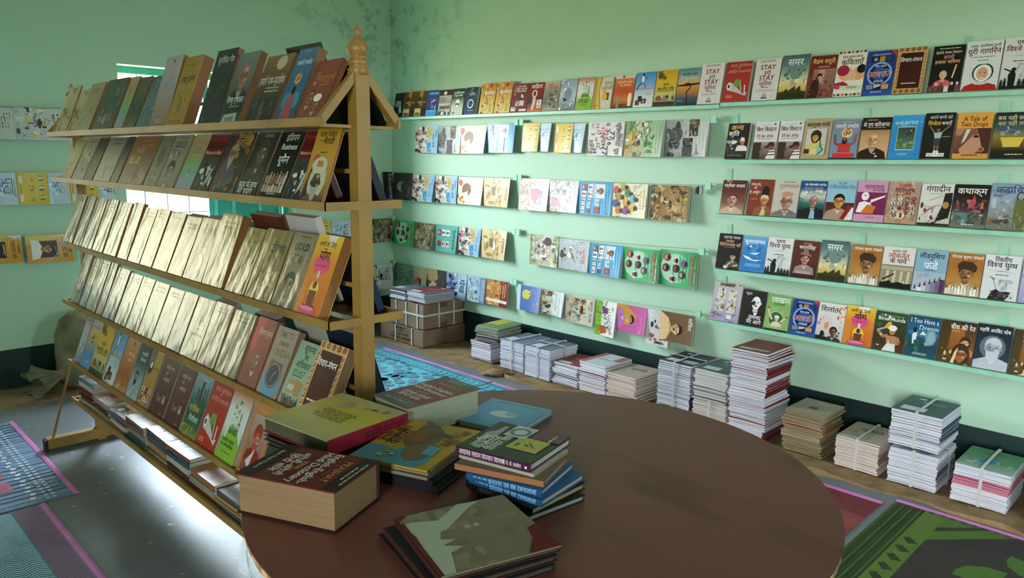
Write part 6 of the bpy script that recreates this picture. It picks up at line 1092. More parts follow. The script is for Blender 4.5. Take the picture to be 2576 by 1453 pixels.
A['d_chem'] = 'b,24342c,283a30;p,9c94a0,.3,.9,.8,.97,.9,.8,.5,.76;p,3c2c34,.5,.99,.98,.99,.98,.85,.7,.86;T,आधुनिक,.3,.84,.1,d8dcd4,.4;T,रसायन,.33,.73,.1,d8dcd4,.4;T,विज्ञान शिक्षण,.42,.62,.1,d8dcd4,.62;r,.28,.1,.68,.5,a8a048;e,.48,.3,.06,.05,34583c;m,.36,.18,.62,.44,6,4,34583c,2c4c34;l,d8d080,.01,.4,.22,.58,.4;l,d8d080,.01,.58,.22,.4,.4;r,.6,.42,.98,.72,b0b4b0;o,.78,.57,.09,.05,4c7478;r,.68,.0,1,.4,5c3448;x,.8,.12,.3,1,c0a8b0,.03;r,.06,.72,.16,.8,8cb0a0'
A['s_chem'] = 'b,3c1c34,401e38;T,आधुनिक रसायन विज्ञान शिक्षण,.36,.5,.055,d0c0c8,.6;T,डॉ. के. के. सक्सेना,.76,.5,.04,d0c0c8,.24;r,.93,.3,.96,.7,d8d0d4'
A['s_blue'] = 'b,1c4870,1a4468;T,इन्टरनेट एवं वेब टेक्नोलॉजी,.62,.5,.05,8cb0cc,.6;x,.2,.5,.25,1,6c90ac,.02'
A['s_under'] = 'b,14130f,151410;T,UNDERGROUND,.4,.5,.05,5c5648,.4;T,ALLE MEYERS,.8,.5,.035,4a4438,.24'
A['s_yellow'] = 'b,7c1228,80142a;T,आधुनिक हिन्दी काव्य,.7,.5,.06,3c0814,.5'
A['d_tan'] = 'b,6a5644,705a48;T,सहकारी,.12,.8,.04,3c3024,.16'
A['d_blueplain'] = 'b,1f4a70,24527a'
A['d_file'] = 'b,746c58,6e6652;m,0,0,1,1,30,4,7a725c,6a624e,807862;p,9aa08e,.0,.85,.05,.6,.3,.62,.62,.9,.75,.98,.55,1,.3,.8,.1,.86;p,9aa08e,0,.0,.05,.7,.25,.62,.2,.5,.3,.45,.18,.4,.32,.33,.2,.28,.12,.0;p,5c1c1c,.72,.0,1,.0,1,.4,.9,.36,.86,.2;p,5c1c1c,0,.9,.1,1,0,1;l,5c1c1c,.03,.015,.0,.015,.88;m,.4,.5,.6,.62,4,6,9aa08e,a8ac9c'
def table_book(label, art, O, P, Q, z, th, m='print', pg='6a5a48', spine=None, sart=None, over=.003, board=.002, name='table_book'):
    """O lower-left corner of the cover, P lower-right, Q upper-left (on the plan); z underside"""
    O, P, Q = (Vector((*p, z + th)) for p in (O, P, Q)); ax = (P - O).normalized(); ay = (Q - O); ay = (ay - ax * ay.dot(ax)); h = ay.length; ay.normalize(); w = (P - O).length
    return add_book(name, label, 'book', book_meshes(art, w, h, th - 2 * board, m, pg, spine, board, over, sart), frame(O - Vector((0, 0, board)), ax, (0, 0, -1), ay), GT)
table_book('thick red and black dictionary nearest the picture edge on the table', 'd_dict', (.685, 1.322), (.552, 1.262), (.795, 1.137), TZT + .0005, .078, pg='806548', spine='2c1210', over=.004, board=.003)
table_book('thick dictionary with grey-green bands at the back of the table', 'd_dict2', (.998, 1.472), (.996, 1.336), (1.226, 1.47), TZT + .0005, .078, pg='8c917c', spine='2c3230', over=.004, board=.003)
for k, (dx, dy, z, th) in enumerate(((.012, .012, 0, .013), (.006, .012, .0135, .012), (.014, .008, .026, .01))):
    table_book(('black notebook at the bottom of the pile under the yellow book', 'black notebook in the middle of the pile under the yellow book', 'black notebook directly under the yellow book')[k], 'd_black', (.99 + dx, 1.325 + dy), (.963 + dx, 1.55 + dy), (.767 + dx, 1.275 + dy), TZT + .0005 + z, th, pg='3c382e')
table_book('thick yellow book with red spine on top of black notebooks', 'd_yellow', (.99, 1.325), (.963, 1.552), (.767, 1.272), TZT + .038, .034, pg='4a4634', spine='80142a', sart='s_yellow')
table_book('thin light blue book with pale cloud shape on the table', 'd_blue', (1.148, 1.352), (1.193, 1.176), (1.342, 1.36), TZT + .0005, .012, pg='b0a88c')
for k in range(4):
    table_book(('dark hardback at the bottom under the elephant story book', 'dark worn hardback second from the bottom under the elephant story book', 'grey booklet in the pile under the elephant story book', 'grey booklet directly under the elephant story book')[k], ('d_black', 'd_black', 'd_file', 'd_file')[k], ((.868, 1.065), (.862, 1.075), (.856, 1.083), (.86, 1.085))[k], ((1.09, 1.15), (1.072, 1.15), (1.078, 1.168), (1.08, 1.172))[k], ((.815, 1.255), (.812, 1.26), (.81, 1.265), (.812, 1.267))[k], TZT + (.0005, .0165, .0285, .0355)[k], (.0155, .0115, .0065, .006)[k], pg='4a4a40')
table_book('yellow story book with elephants and blue patch on the table', 'd_kids', (.859, 1.087), (1.081, 1.175), (.813, 1.268), TZT + .042, .004, m='print_gloss', pg='7c7a6c', over=.001, board=.0008)
table_book('dark brown book at the very bottom of the leaning table stack', 'd_black', (.913, .866), (1.057, .852), (.93, 1.045), TZT + .0005, .0125, pg='8c9088', spine='241e18')
table_book('black book with cream pages second from the bottom of the table stack', 'd_black', (.922, .862), (1.075, .868), (.915, 1.035), TZT + .0135, .0135, pg='8a7c5e', spine='14130f', sart='s_under')
table_book('lower blue paperback in the table stack', 'd_blueplain', (.936, .854), (1.083, .876), (.91, 1.022), TZT + .0275, .0135, pg='948a84', spine='1c4870', sart='s_blue')
table_book('upper blue paperback in the table stack', 'd_blueplain', (.945, .862), (1.086, .905), (.906, 1.018), TZT + .0415, .0135, pg='9a9494', spine='1c4870', sart='s_blue')
table_book('tan paperback with orange spine in the table stack', 'd_tan', (.956, .868), (1.078, .914), (.876, 1.036), TZT + .0555, .0115, pg='8e8a86', spine='8c5c3c')
table_book('thin white booklet under the purple-spined book', 'k_pale', (.955, .892), (1.09, .925), (.89, 1.05), TZT + .0675, .006, pg='8e8a86')
table_book('dark green chemistry book with purple spine on top of the stack', 'd_chem', (.954, .9), (1.112, .938), (.899, 1.062), TZT + .074, .016, m='print_gloss', pg='a89a9a', spine='3c1c34', sart='s_chem')
for k in range(3):
    d = (.012 - .006 * k)
    table_book(('lowest dark bound register at the front of the table', 'middle dark bound register at the front of the table', 'worn grey cardboard register with red corners at the table front')[k], ('d_black', 'd_black', 'd_file')[k], ((.628, .775), (.634, .782), (.649, .791))[k], ((.83, .725), (.838, .728), (.848, .73))[k], ((.602, 1.018), (.612, 1.012), (.622, 1.015))[k], TZT + (.0005, .013, .0245)[k], (.012, .011, .011)[k], m='print_matte', pg='3c342a', spine='34140f')

# ------------------------------------------------------------------ stacks on the floor along the lit wall
rn = random.Random(31)
_mag = {}
def mag_mesh(dx, dy, th, cover, pg, spine, m='print_matte'):
    """a lying magazine: x 0..dx away from the room, y 0..dy; spine on the y = 0 side"""
    k = (round(dx, 3), round(dy, 3), round(th, 4), cover, pg, spine)
    if k not in _mag:
        mb = MB(); c = .0006
        def lay(z0, z1, i, col, mi, q=None):
            n = 4; V = []
            for z in (z0, z1):
                for j in range(n + 1):
                    b = -.0022 * (2 * j / n - 1) ** 2
                    V += [(i, i + (dy - 2 * i) * j / n, z + b), (dx - i, i + (dy - 2 * i) * j / n, z + b)]
            w = 2 * (n + 1); F_ = []
            for j in range(n): a = 2 * j; F_ += [(a, a + 2, a + 3, a + 1), (w + a, w + a + 1, w + a + 3, w + a + 2), (a, w + a, w + a + 2, a + 2), (a + 1, a + 3, w + a + 3, w + a + 1)]
            F_ += [(0, 1, w + 1, w), (2 * n, w + 2 * n, w + 2 * n + 1, 2 * n + 1)]
            cols = [col] * len(F_); 
            if q: cols[-2] = q
            mb.solid(V, F_, col, mi, cols)
        lay(c, th - c, .0016, pg, 1, spine if spine else pg); lay(0, c, 0, cover, 0); lay(th - c, th, 0, cover, 0)
        _mag[k] = mb.mesh('magazine', [m, 'paper'])
    return _mag[k]
def top_sheet(dx, dy, th, art, cover, pg, spine):
    """top magazine with a printed cover; the title runs along y"""
    mb = MB(); mb.box((.0016, .0016, .0006), (dx - .0016, dy - .0016, th - .0006), pg, 1); mb.box((0, 0, 0), (dx, dy, .0006), cover)
    a = Art(A[art], dx / dy)
    up = lambda u, v: th
    mb.grid(1, 1, lambda i, j: (i * dx, j * dy, up(j, i)), cover)
    a.put(mb, lambda x, y, l: (y * dy, (1 - x) * dy, up(1 - x, y * dy / dx) + .0003 + l))
    return mb.mesh('magazine', ['print', 'paper'])
A['f_navy'] = 'b,2c3444,303848;e,.25,.86,.08,.05,c0c4cc;x,.5,.6,.4,2,b05048,.04;r,.1,.12,.5,.32,c8ccd0;r,.55,.15,.95,.36,b8bcc0;x,.7,.75,.4,1,8a94a4'
A['f_teal'] = 'b,3c5458,405a5c;e,.3,.85,.08,.05,c0c8c8;r,.12,.12,.6,.34,c8ccd0;x,.6,.7,.5,2,a8b4b4,.03'
A['f_brown'] = 'b,7a4438,764036;e,.5,.84,.1,.06,a88c80;e,.5,.84,.07,.04,5c3028;x,.55,.6,.5,2,a07c70,.03;r,.12,.1,.5,.24,b8b4ac;r,.5,.14,.9,.26,a8a8a0'
A['f_red'] = 'b,7c2c34,803038;e,.7,.85,.1,.07,d8c8c8;x,.5,.6,.5,2,c08088,.03;r,.1,.05,.6,.2,c8c4c0'
A['f_white'] = 'b,c4c8cc,c0c4c8;r,0,0,.2,1,a06058;r,.75,.5,1,1,a06c60;m,.25,.3,.8,.7,9,3,b0b4b8,d4d8dc,9ca0a4;x,.5,.5,.5,2,8a8e94,.03'
A['f_cream'] = 'b,b8a898,b4a494;T,प्रगति,.55,.62,.16,3c302c,.5;m,.2,.2,.7,.45,7,4,8a9088,c8ccc8,a8b0b0;x,.6,.85,.4,1,9c7c70'
A['f_old'] = 'b,9c9080,988c7c;e,.55,.82,.2,.05,b8b0a4;p,4c4a46,.35,.5,.6,.52,.58,.42,.66,.36,.4,.38'
A['f_green'] = 'b,4c7c58,548460,8a9c90;m,.1,.1,.9,.5,10,3,a8b4b0,7c9484,c0c8c4;p,2c7cb0,.3,.3,.6,.34,.64,.5,.4,.55;x,.5,.8,.4,2,2c4c38,.03;l,3c5444,.015,.2,.3,.8,.42'
A['f_blue'] = 'b,4c5870,6a7484;m,.1,.1,.9,.9,12,3,8a94a4,3c4860,b0b8c4,8a4c50;r,.1,.1,.45,.4,c4c8d0'
A['f_field'] = 'b,6c8c50,54803c;r,.05,.35,.55,.95,c0b040;m,.1,.05,.9,.4,9,4,8aa890,5c7c68,a8bcb4'
GS = 'magazines stacked on the floor'
JZ = .012
def stack(x, y, dx, dy, height, tavg, cover, pgs, name, top=None, spines=None, z0=JZ, jit=.007, parent=None, rot=0):
    """x: front face, y: near side; returns the top height"""
    z = z0; items = 0
    while z < z0 + height - tavg * .6:
        th = round(tavg * rn.choice((.7, .85, 1, 1.15, 1.4)), 4); f = (z - z0) / height
        sp = spines(f) if spines else None; last = z + th >= z0 + height - tavg * .6
        c = rn.choice(cover) if isinstance(cover, (list, tuple)) else cover; pg = rn.choice(pgs)
        sx = x + (rn.random() - .5) * jit * 2; sy = y + (rn.random() - .5) * jit * 2; r = rot + (rn.random() - .5) * .05 * (jit / .007)
        if last and top: me = top_sheet(dx, dy, th, top, c, pg, sp)
        else: me = mag_mesh(dx, dy, th, c, pg, sp)
        if parent: flat('magazine', None, None, me, sx, sy, z, r, parent=parent)
        else: flat('stacked_magazine', ('top magazine of the ' if last and top else 'magazine within the ') + name, 'magazine', me, sx, sy, z, r, 'magazines in the ' + name)
        z += th + .0008; items += 1
    return z
def strap_ring(parent, x0, x1, y0, y1, z0, z1, along, w=.014, t=.0012):
    """a flat strap round a bundle; along 'x' crosses the top from front to back at y0..y1, 'y' runs side to side"""
    mb = MB(); g = .0035; z0 = z0 + .0005; z1 = z1 + .004
    if along == 'x':
        a, b = y0, y1
        for p, q in (((x0 - g - t, a, z0), (x0 - g, b, z1 + g)), ((x1 + g, a, z0), (x1 + g + t, b, z1 + g)), ((x0 - g - t, a, z1 + g), (x1 + g + t, b, z1 + g + t)), ((x0 - g, a, z0), (x1 + g, b, z0 + t))): mb.box(p, q)
    else:
        a, b = x0, x1
        for p, q in (((a, y0 - g - t, z0), (b, y0 - g, z1 + g)), ((a, y1 + g, z0), (b, y1 + g + t, z1 + g)), ((a, y0 - g - t, z1 + g), (b, y1 + g + t, z1 + g + t)), ((a, y0 - g, z0), (b, y1 + g, z0 + t))): mb.box(p, q)
    return mb.build('strap', 'strap', parent)
WH = ('d8d4dc', 'd0ccd8', 'dcd8de'); CR = ('d4c4bc', 'ccbcb4', 'd8c8c0'); OLD = ('a89478', '9c8868', 'b09c80', '948060')
def bundle(label, x, y, dx, dy, z0, height, tavg, cover, pgs, top, spines=None, straps=('x',)):
    t = thing('tied_bundle', label, 'magazine bundle', (x, y, z0), 'tied bundles of magazines')
    z = stack(0, 0, dx, dy, height, tavg, cover, pgs, '', top, spines, z0=0, jit=.004, parent=t)
    for s in straps:
        if s == 'x': strap_ring(t, -.004, dx + .004, dy * .46, dy * .46 + .012, 0, z, 'x')
        else: strap_ring(t, dx * .5, dx * .5 + .014, -.004, dy + .004, 0, z, 'y')
    return z0 + z
# from the corner outwards
bz = stack(3.53, 3.74, .27, .205, .135, .011, ('c8c4cc', '8a3038', 'b0acb4'), WH, 'low white stack next to the cartons', 'f_red')
bz2 = stack(3.56, 3.69, .27, .205, .06, .008, ('3c3a40', 'a8a49c', '2c2a30'), ('a8a4a0', '8a8680'), 'dark slanted pile on the low white stack', None, z0=bz + .003, jit=.014, rot=.12)
stack(3.55, 3.7, .27, .205, .05, .007, ('a8b094', 'c0bca8', '7c8a70'), ('b0aca0', '989488'), 'green-topped pile on the low white stack', 'f_field', z0=bz2 + .002, jit=.016, rot=.1)
bundle('tied white bundle, corner one of the pair with blue covers', 3.52, 3.41, .28, .225, JZ, .2, .009, ('8a94a8', 'c0c4cc'), WH, 'f_blue', straps=('x',))
bundle('tied white bundle, second of the pair with blue covers', 3.515, 3.165, .28, .225, JZ, .195, .009, ('8a94a8', 'c0c4cc'), WH, 'f_blue', straps=('x', 'y'))
stack(3.53, 2.94, .27, .205, .14, .01, ('7c3038', 'c8c4cc', '3c3438'), WH, 'short white stack with red top cover', 'f_red', jit=.01)
stack(3.53, 2.715, .27, .21, .19, .012, ('b0685c', 'c8ccd0', 'd0d0d4'), WH, 'white stack with folded pale cover', 'f_white', jit=.009)
stack(3.53, 2.49, .275, .21, .165, .009, ('b09888', 'c0a898'), CR, 'cream stack between two taller stacks', 'f_cream')
z = stack(3.53, 2.13, .27, .215, .04, .012, ('7c7480', 'c0bcc4'), WH, 'loose pair under the navy tied bundle', None)
bundle('tied white bundle with navy cover', 3.53, 2.125, .28, .215, z + .008, .255, .009, ('3c4458', 'c8c4d0'), WH, 'f_navy', spines=lambda f: '3c3458' if f < .28 else None, straps=('x', 'y'))
z = bundle('tied white lower bundle under the teal-topped stack', 3.535, 1.9, .275, .205, JZ, .15, .01, ('b8b4b0', 'ccc8c4'), CR, None, straps=('x',))
stack(3.535, 1.905, .275, .2, .165, .01, ('48605f', 'c8c4c0', 'd0ccc8'), ('d4ccc8', 'ccc4c0'), 'teal-topped upper stack beside the tallest one', 'f_teal', z0=z + .002)
stack(3.535, 1.685, .275, .205, .465, .0115, ('c8c0cc', '8a4038', 'd0c8d4'), WH, 'tallest stack with brown top cover', 'f_brown', spines=lambda f: '6a1c1c' if (f < .1 or .5 < f < .66 or .7 < f < .84) else None, jit=.008)
stack(3.54, 1.385, .25, .2, .215, .0085, ('8a7a60', '9c8c70', '7c6850', 'b0683c'), OLD, 'yellowed old stack beside the tallest one', 'f_old', jit=.01)
bundle('tied cream bundle with pale cover', 3.53, 1.115, .27, .2, JZ, .15, .0095, ('c0a898', 'c8b4a4'), CR, 'f_cream', spines=lambda f: '8a5c44' if .3 < f < .6 else None, straps=('x',))
z = bundle('tied white bundle underneath the dark-covered one', 3.525, .865, .27, .205, JZ, .165, .009, ('b0acb8', 'c4c0cc'), WH, None, spines=lambda f: '342c3c' if .2 < f < .6 else None, straps=('x', 'y'))
bundle('tied white bundle with dark cover on top of another bundle', 3.53, .87, .28, .21, z + .016, .16, .009, ('34444c', 'c4c0cc', 'ccc8d4'), WH, 'f_teal', spines=lambda f: '4c5464' if .25 < f < .65 else None, straps=('x',))
bundle('tied white bundle with green cover and pink middle', 3.52, .595, .28, .21, JZ, .165, .0095, ('c8c4c8', 'd0ccd0'), WH, 'f_green', straps=('x',))
for c in [o for o in bpy.data.objects if o.parent and o.parent.get('label') == 'tied white bundle with green cover and pink middle' and o.name.startswith('magazine')]:
    if .068 < c.location.z < .115:
        c.data = mag_mesh(.28, .21, .0095, 'c88094', 'c8788c', None)
stack(3.56, .31, .27, .205, .21, .009, ('3c4454', 'a8a4b0', '8a8894'), ('c0bcc8', 'b0acb8'), 'stack cut by the picture edge', None, jit=.012)

# ------------------------------------------------------------------ cartons in the corner
CT = 'tied cartons in the corner'
def carton(label, x, y, z, dx, dy, dz, sag, straps, writing=False):
    t = thing('carton', label, 'box', (x, y, z), CT); r2 = random.Random(int(dz * 1000))
    mb = MB(); n = 6
    def side(P, Q):
        mb.grid(n, 4, lambda i, j: Vector(P).lerp(Vector(Q), i) + Vector((0, 0, dz * j)) + Vector(((-sag if P[0] == Q[0] == 0 else sag if P[0] == Q[0] else 0) * math.sin(3.14 * i) * math.sin(3.14 * j), (-sag if P[1] == Q[1] == 0 else sag if P[1] == Q[1] else 0) * math.sin(3.14 * i) * math.sin(3.14 * j), 0)))
    side((0, dy, 0), (0, 0, 0)); side((0, 0, 0), (dx, 0, 0)); side((dx, 0, 0), (dx, dy, 0)); side((dx, dy, 0), (0, dy, 0))
    mb.face([(0, 0, 0), (0, dy, 0), (dx, dy, 0), (dx, 0, 0)])
    mb.build('box_body', 'carton', t)
    for a, b in (((0, 0), (dx, dy / 2 - .001)), ((0, dy / 2 + .001), (dx, dy))):
        mb = MB(); mb.grid(4, 4, lambda i, j: (a[0] + (b[0] - a[0]) * i, a[1] + (b[1] - a[1]) * j, dz - sag * .6 * math.sin(3.14 * i) * math.sin(3.14 * (a[1] + (b[1] - a[1]) * j) / dy))); mb.build('flap', 'carton', t)
    mb = MB(); mb.box((dx * .42, -.0025, dz * .05), (dx * .58, -.0015, dz * .98)); mb.build('tape', 'carton_tape', t)
    for kind, p in straps:
        g = sag + .004; mb = MB()
        if kind == 'x': q = [((-g, p, 0), (-g + .002, p + .014, dz + .004)), ((-g, p, dz + .002), (dx + g, p + .014, dz + .004)), ((dx + g - .002, p, 0), (dx + g, p + .014, dz + .004))]
        elif kind == 'y': q = [((p, -g, 0), (p + .014, -g + .002, dz + .004)), ((p, -g, dz + .002), (p + .014, dy + g, dz + .004)), ((p, dy + g - .002, 0), (p + .014, dy + g, dz + .004))]
        else: q = [((-g - .001, -g, p), (-g + .001, dy + g, p + .014)), ((-g, -g - .001, p), (dx + g, -g + .001, p + .014))]
        for a, b in q: mb.box(a, b)
        mb.build('strap', 'strap', t)
    if writing:
        a = Art('b,8a6a4c;T,NATIONAL PRINTERS,.5,.24,.05,20180f,.8;T,NEW DELHI BOOK,.5,.5,.045,20180f,.6;o,.5,.76,.05,.006,20180f;T,SAVITRI,.5,.76,.035,20180f,.2;x,.5,.9,.4,1,20180f,.03', dz * .9 / (dy * .6)); a.L = [q for q in a.L if q[1] != '8a6a4c']
        mb = MB(); a.put(mb, lambda x, y, l: (-sag - .0015 - l, dy * .8 - x * dy * .6, dz * .05 + y * dy * .6)); mb.build('lettering', 'print_matte', t)
    return t
carton('low battered carton at the bottom of the corner pile', 3.44, 4.40, JZ, .425, .55, .128, .006, (('x', .12), ('x', .33)), True)
carton('tall carton tied with white straps on top of the battered one', 3.455, 4.41, JZ + .136, .40, .42, .19, .005, (('x', .06), ('x', .2), ('x', .33), ('y', .14), ('y', .29), ('r', .1)))
zt = JZ + .136 + .19 + .012
stack(3.46, 4.40, .29, .22, .085, .009, ('a04850', '8a8890', 'c8c4cc'), ('c8c8d4', 'b0b0bc', 'a0a09c'), 'pile on the carton, camera side', 'f_red', z0=zt, jit=.008)
stack(3.455, 4.63, .25, .2, .075, .009, ('8a94a8', '3c2c28', 'c8c8d0'), ('c8c8d4', '6a5048'), 'pile on the carton, corner side', 'f_blue', z0=zt, jit=.008)
wb = thing('wrapped_parcel', 'crumpled whitish cloth parcel behind the cartons', 'parcel', (3.1, 5.1, .014))
mb = MB(); mb.grid(16, 10, lambda i, j: (-.1 + .42 * i, -.14 * math.sin(3.1416 * min(1, j * 1.3)) + .02 * math.sin(i * 21) + .12 * j, .27 * math.sin(1.5708 * min(1, j * 1.3)) * (1 - .1 * math.sin(9 * i)) + .01 * math.sin(i * 17 + j * 9))); mb.build('cloth', 'white_cloth', wb, True)
mb = MB(); mb.box((-.08, .0, .0), (.3, .2, .22)); mb.build('contents', 'white_cloth', wb)

# ------------------------------------------------------------------ sacking, gunny sack, mats
def jute_strip(name, label, x0, x1, y0, y1, seed, amp=.012):
    r2 = random.Random(seed); ph = [r2.random() * 6 for _ in range(8)]
    def fn(i, j):
        y = y0 + (y1 - y0) * j; x = x0 + (x1 - x0) * i
        ed = .02 * math.sin(7 * y + ph[0]) + .012 * math.sin(19 * y + ph[1])
        bump_ = amp * max(0, math.sin(9 * y + ph[2] + 3 * i)) * max(0, 1 - i * 8) + .004 * math.sin(31 * y + 11 * i + ph[3])
        return (x + ed * (1 - i), y, .004 + max(0, bump_) + (.006 if i == 0 else 0) * math.sin(13 * y) ** 2)
    mb = MB(); mb.grid(14, int(abs(y1 - y0) * 40), fn); mb.grid(14, 4, lambda i, j: (fn(i, 0)[0], fn(i, 0)[1], fn(i, 0)[2] * (1 - j))); mb.grid(int(abs(y1 - y0) * 40), 1, lambda i, j: (fn(0, i)[0] - .004 * j, fn(0, i)[1], fn(0, i)[2] * (1 - j)))
    return tag(mb.build(name, 'jute', smooth=True), label, 'sacking')
jute_strip('jute_sacking', 'long crumpled brown jute sacking under the floor stacks', 3.385, 3.86, .2, 3.46, 3, .02)
jute_strip('jute_sacking', 'brown jute sacking under the corner cartons', 3.36, 3.86, 3.475, 5.0, 8, .02)
jute_strip('jute_sacking', 'dark brown jute sacking on the floor along the back wall', .45, 3.3, 4.92, 5.3, 5, .03).location = (0, 0, 0)
mb = MB(); mb.grid(10, 8, lambda i, j: (3.30 + .16 * i, 3.5 + .14 * j - .05 * i, .02 + .035 * math.sin(3.14 * i) * math.sin(2.2 * j) + .012 * math.sin(8 * j))); tag(mb.build('jute_flap', 'jute', smooth=True), 'folded-over flap of jute sacking beside the low white stack', 'sacking')
sk = thing('gunny_sack', 'grey-green tied gunny sack standing at the back wall behind the rack', 'sack', (1.33, 5.12, .014))
mb = MB(); nn = 22; V = []
prof = [(.03, .0), (.19, .02), (.215, .1), (.22, .22), (.2, .34), (.16, .42), (.1, .46), (.03, .475)]
for j in range(len(prof)):
    for k in range(nn):
        a = 6.28319 * k / nn; r = prof[j][0] * (1 + .06 * math.sin(5 * a + j) + .03 * math.sin(11 * a)); V.append((r * math.cos(a) * .8, r * math.sin(a) * .8, prof[j][1]))
mb.solid(V, [(j * nn + k, j * nn + (k + 1) % nn, (j + 1) * nn + (k + 1) % nn, (j + 1) * nn + k) for j in range(len(prof) - 1) for k in range(nn)] + [tuple(range(nn))[::-1], tuple((len(prof) - 1) * nn + k for k in range(nn))]); mb.build('sack_body', 'sackcloth', sk, True)
mb = MB()
def ruff(i, j):
    a = 6.28319 * i; q = 1 + (.35 * math.sin(5 * a) + .22 * math.sin(13 * a + 1)) * j; r = (.03 + .075 * j ** 1.3) * q
    return (-.15 - .17 * j - .03 * math.sin(4 * a) * j, -.06 + r * math.cos(a), max(.004, .1 - .035 * j + r * math.sin(a) * .75))
mb.grid(64, 8, ruff); mb.build('sack_mouth', 'sackcloth', sk, True)
mb = MB(); mb.tube([(-.16, -.06 + .034 * math.cos(a), .1 + .03 * math.sin(a)) for a in [6.28319 * k / 12 for k in range(13)]], .008); mb.build('tie', 'jute', sk)
# woven plastic mats
def mat_obj(label, x0, x1, y0, y1, base, draw, edge_side, z=.003, pink='c878b8'):
    t = thing('woven_mat', label, 'mat', (min(x0, x1), y0, 0), 'woven plastic mats on the floor')
    w, h = abs(x1 - x0), y1 - y0
    mb = MB(); mb.grid(8, 12, lambda i, j: (w * i, h * j, z + .0012 * math.sin(9 * j + 3 * i)), base); mb.box((0, 0, 0), (w, h, z - .0012), base)
    def P(pts, c, l=1): mb.face([(x, y, z + .0016 + .0003 * l) for x, y in pts], c)
    draw(P, w, h); mb.build('mat_sheet', 'woven', t)
    mb = MB(); b0, b1 = ((w - .022, w) if edge_side > 0 else (0, .022)); mb.grid(2, 30, lambda i, j: (b0 + (b1 - b0) * i, h * j, z + .0035 + .002 * math.sin(3.14 * i)), pink); mb.box((b0, 0, 0), (b1, h, z + .0034), pink); mb.build('border_tape', 'woven', t)
    return t
def d_blue(P, w, h):
    r2 = random.Random(5); x = w - .05
    for i in range(26): P([(0, h * i / 26), (w - .024, h * i / 26), (w - .024, h * i / 26 + .012), (0, h * i / 26 + .012)], ('6a84a4', '8aa4b8', '566488', '7c90b0')[i % 4])
    for j in range(6): P([(.05, .2 + .17 * j), (w - .2, .2 + .17 * j), (w - .2, .33 + .17 * j), (.05, .33 + .17 * j)], ('a86078', '9c5c74', '4c84a8', 'a85c70', '3c70a0', '8a6088')[j], 2)
    for j in range(24): P([(w - .17 + .01 * (j % 2), .05 + .045 * j), (w - .15 + .01 * (j % 2), .05 + .045 * j), (w - .15 + .01 * (j % 2), .075 + .045 * j), (w - .17 + .01 * (j % 2), .075 + .045 * j)], 'c8ccd8', 3)
    for j in range(30):
        for k in range(2): P([(w - .12 + .025 * k, .02 + .038 * j), (w - .105 + .025 * k, .02 + .038 * j), (w - .105 + .025 * k, .04 + .038 * j), (w - .12 + .025 * k, .04 + .038 * j)], 'b8c0d4', 3)
def zig(P, x0, x1, h, step, c, wd, amp):
    n = 4
    for j in range(int(h / step)):
        for k in range(n):
            a, b = x0 + (x1 - x0) * k / n, x0 + (x1 - x0) * (k + 1) / n; ya, yb = (amp if k % 2 else 0), (0 if k % 2 else amp); y = j * step
            P([(a, y + ya), (b, y + yb), (b, y + yb + wd), (a, y + ya + wd)], c, 2)
def d_teal_zig(P, w, h):
    P([(w - .12, 0), (w, 0), (w, h), (w - .12, h)], '8a7088')
    zig(P, w - .12, w - .03, h, .014, '6a5470', .005, .01); zig(P, w - .26, w - .125, h, .016, 'a8ccd4', .008, .02); zig(P, 0, w - .27, h, .016, '4c88b4', .007, .02)
def d_mandala(P, w, h):
    for j in range(90): P([(w - .055, h * j / 90), (w - .026, h * j / 90), (w - .026, h * (j + .5) / 90), (w - .055, h * (j + .5) / 90)], '4c8c9c', 2)
    for j in range(22):
        y = h * (j + .5) / 22; P([(w - .11, y - .018), (w - .075, y), (w - .11, y + .018), (w - .14, y)], '44808e', 2); P([(w - .11, y - .008), (w - .095, y), (w - .11, y + .008), (w - .125, y)], '6cc0c0', 3)
    for x in (.065, .15, .165): P([(w - x, 0), (w - x + .006, 0), (w - x + .006, h), (w - x, h)], '44808c', 2)
    for cy in (.25, .8):
        c = (w - .5, cy)
        for q, n, r0, r1, col in ((0, 16, .24, .31, '5c788e'), (.2, 12, .12, .2, '5c788e'), (0, 8, .03, .09, '5c788e'), (.1, 26, .33, .36, '3c7484')):
            for k in range(n):
                a = 6.28319 * k / n + q; b = 6.28319 / n * .42; P([(c[0] + r * math.cos(g), c[1] + r * math.sin(g)) for r, g in ((r0, a - b * .6), ((r0 + r1) / 2, a - b), (r1, a - b * .5), (r1 + .01, a), (r1, a + b * .5), ((r0 + r1) / 2, a + b), (r0, a + b * .6))], col, 2)
def d_red(P, w, h): zig(P, w - .2, w - .03, h, .02, '743038', .008, .012); P([(0, 0), (w - .25, 0), (w - .25, h), (0, h)], '8c4444')
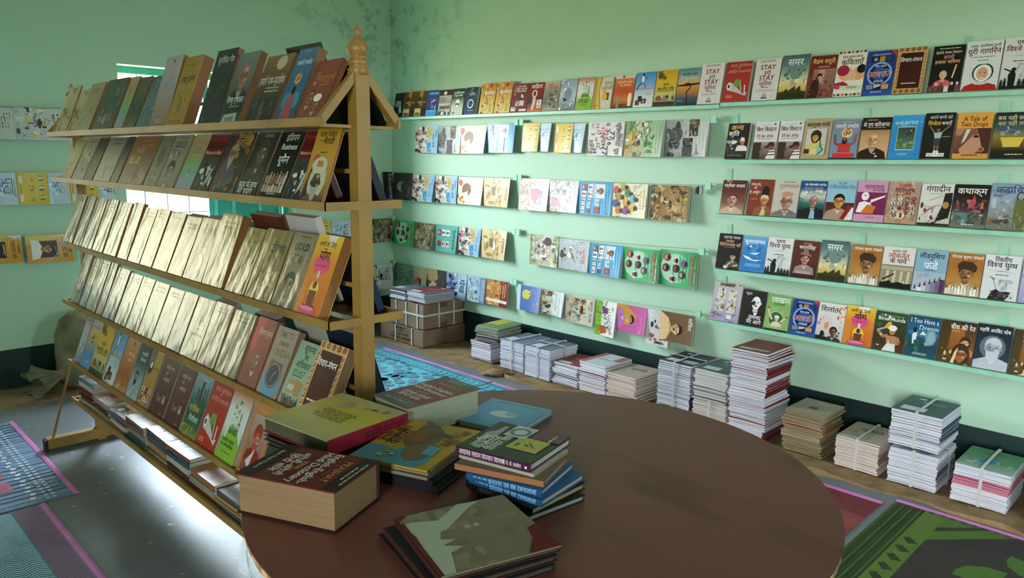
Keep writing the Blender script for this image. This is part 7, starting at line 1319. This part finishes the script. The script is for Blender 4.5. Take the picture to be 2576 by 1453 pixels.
def d_green(P, w, h):
    P([(0, 0), (w - .03, 0), (w - .03, h - .2), (0, h - .2)], '38302e')
    P([(w - .3, h - .2), (w - .03, h - .45), (w - .03, h - .2)], '4c6628', 2); P([(w - .2, h - .2), (w - .03, h - .36), (w - .03, h - .33), (w - .16, h - .2)], '34331f', 3)
    P([(0, h - .2), (w - .03, h - .2), (w - .03, h - .12), (0, h - .12)], '556c2a', 2)
    for j in range(16): P([(.05 + j * .09, h - .19), (.09 + j * .09, h - .15), (.07 + j * .09, h - .13), (.03 + j * .09, h - .16)], '343a1c', 3)
    for j in range(6): P([(0, h - .11 + .017 * j), (w - .03, h - .11 + .017 * j), (w - .03, h - .102 + .017 * j), (0, h - .102 + .017 * j)], ('44552c', '2c381c')[j % 2], 2)
    for j in range(40): P([(w - .045, h * j / 40), (w - .03, h * j / 40), (w - .03, h * (j + .5) / 40), (w - .045, h * (j + .5) / 40)], '3c4820', 4)
    for cx, cy, a, s in ((w - .42, h - .42, 2.4, .16), (w - .28, h - .52, .6, .14), (w - .5, h - .58, 3.4, .2), (w - .7, h - .5, 2.9, .16), (w - .3, h - .75, 1.2, .18)):
        P([(cx + s * (u * math.cos(a) - v * math.sin(a)), cy + s * (u * math.sin(a) + v * math.cos(a))) for u, v in ((-.6, 0), (-.3, .25), (.1, .34), (.45, .22), (.7, 0), (.45, -.22), (.1, -.34), (-.3, -.25))], '4c6628', 3)
mat_obj('blue and rose woven mat with pink border beside the rack foot', -.9, .824, 3.455, 4.66, '7088a8', d_blue, 1)
mat_obj('blue zigzag woven mat with pink border in the near corner', -.9, .69, 1.2, 3.437, '5c98b8', d_teal_zig, 1)
mat_obj('turquoise mandala mat between the rack and the cartons', 1.5, 3.25, 3.43, 4.62, '5ca2ac', d_mandala, 1)
mat_obj('light blue woven mat showing just behind the table', 1.6, 3.245, 1.9, 3.405, '5ca8c0', d_mandala, 1)
mat_obj('dull red woven mat showing at the table edge', 1.5, 3.285, 1.0, 1.86, '843e40', d_red, 1)
mat_obj('green and black leaf-patterned mat in the near corner', 1.6, 3.36, -.6, .965, '3e4e26', d_green, 1)
bpy.data.objects.remove(_tob)
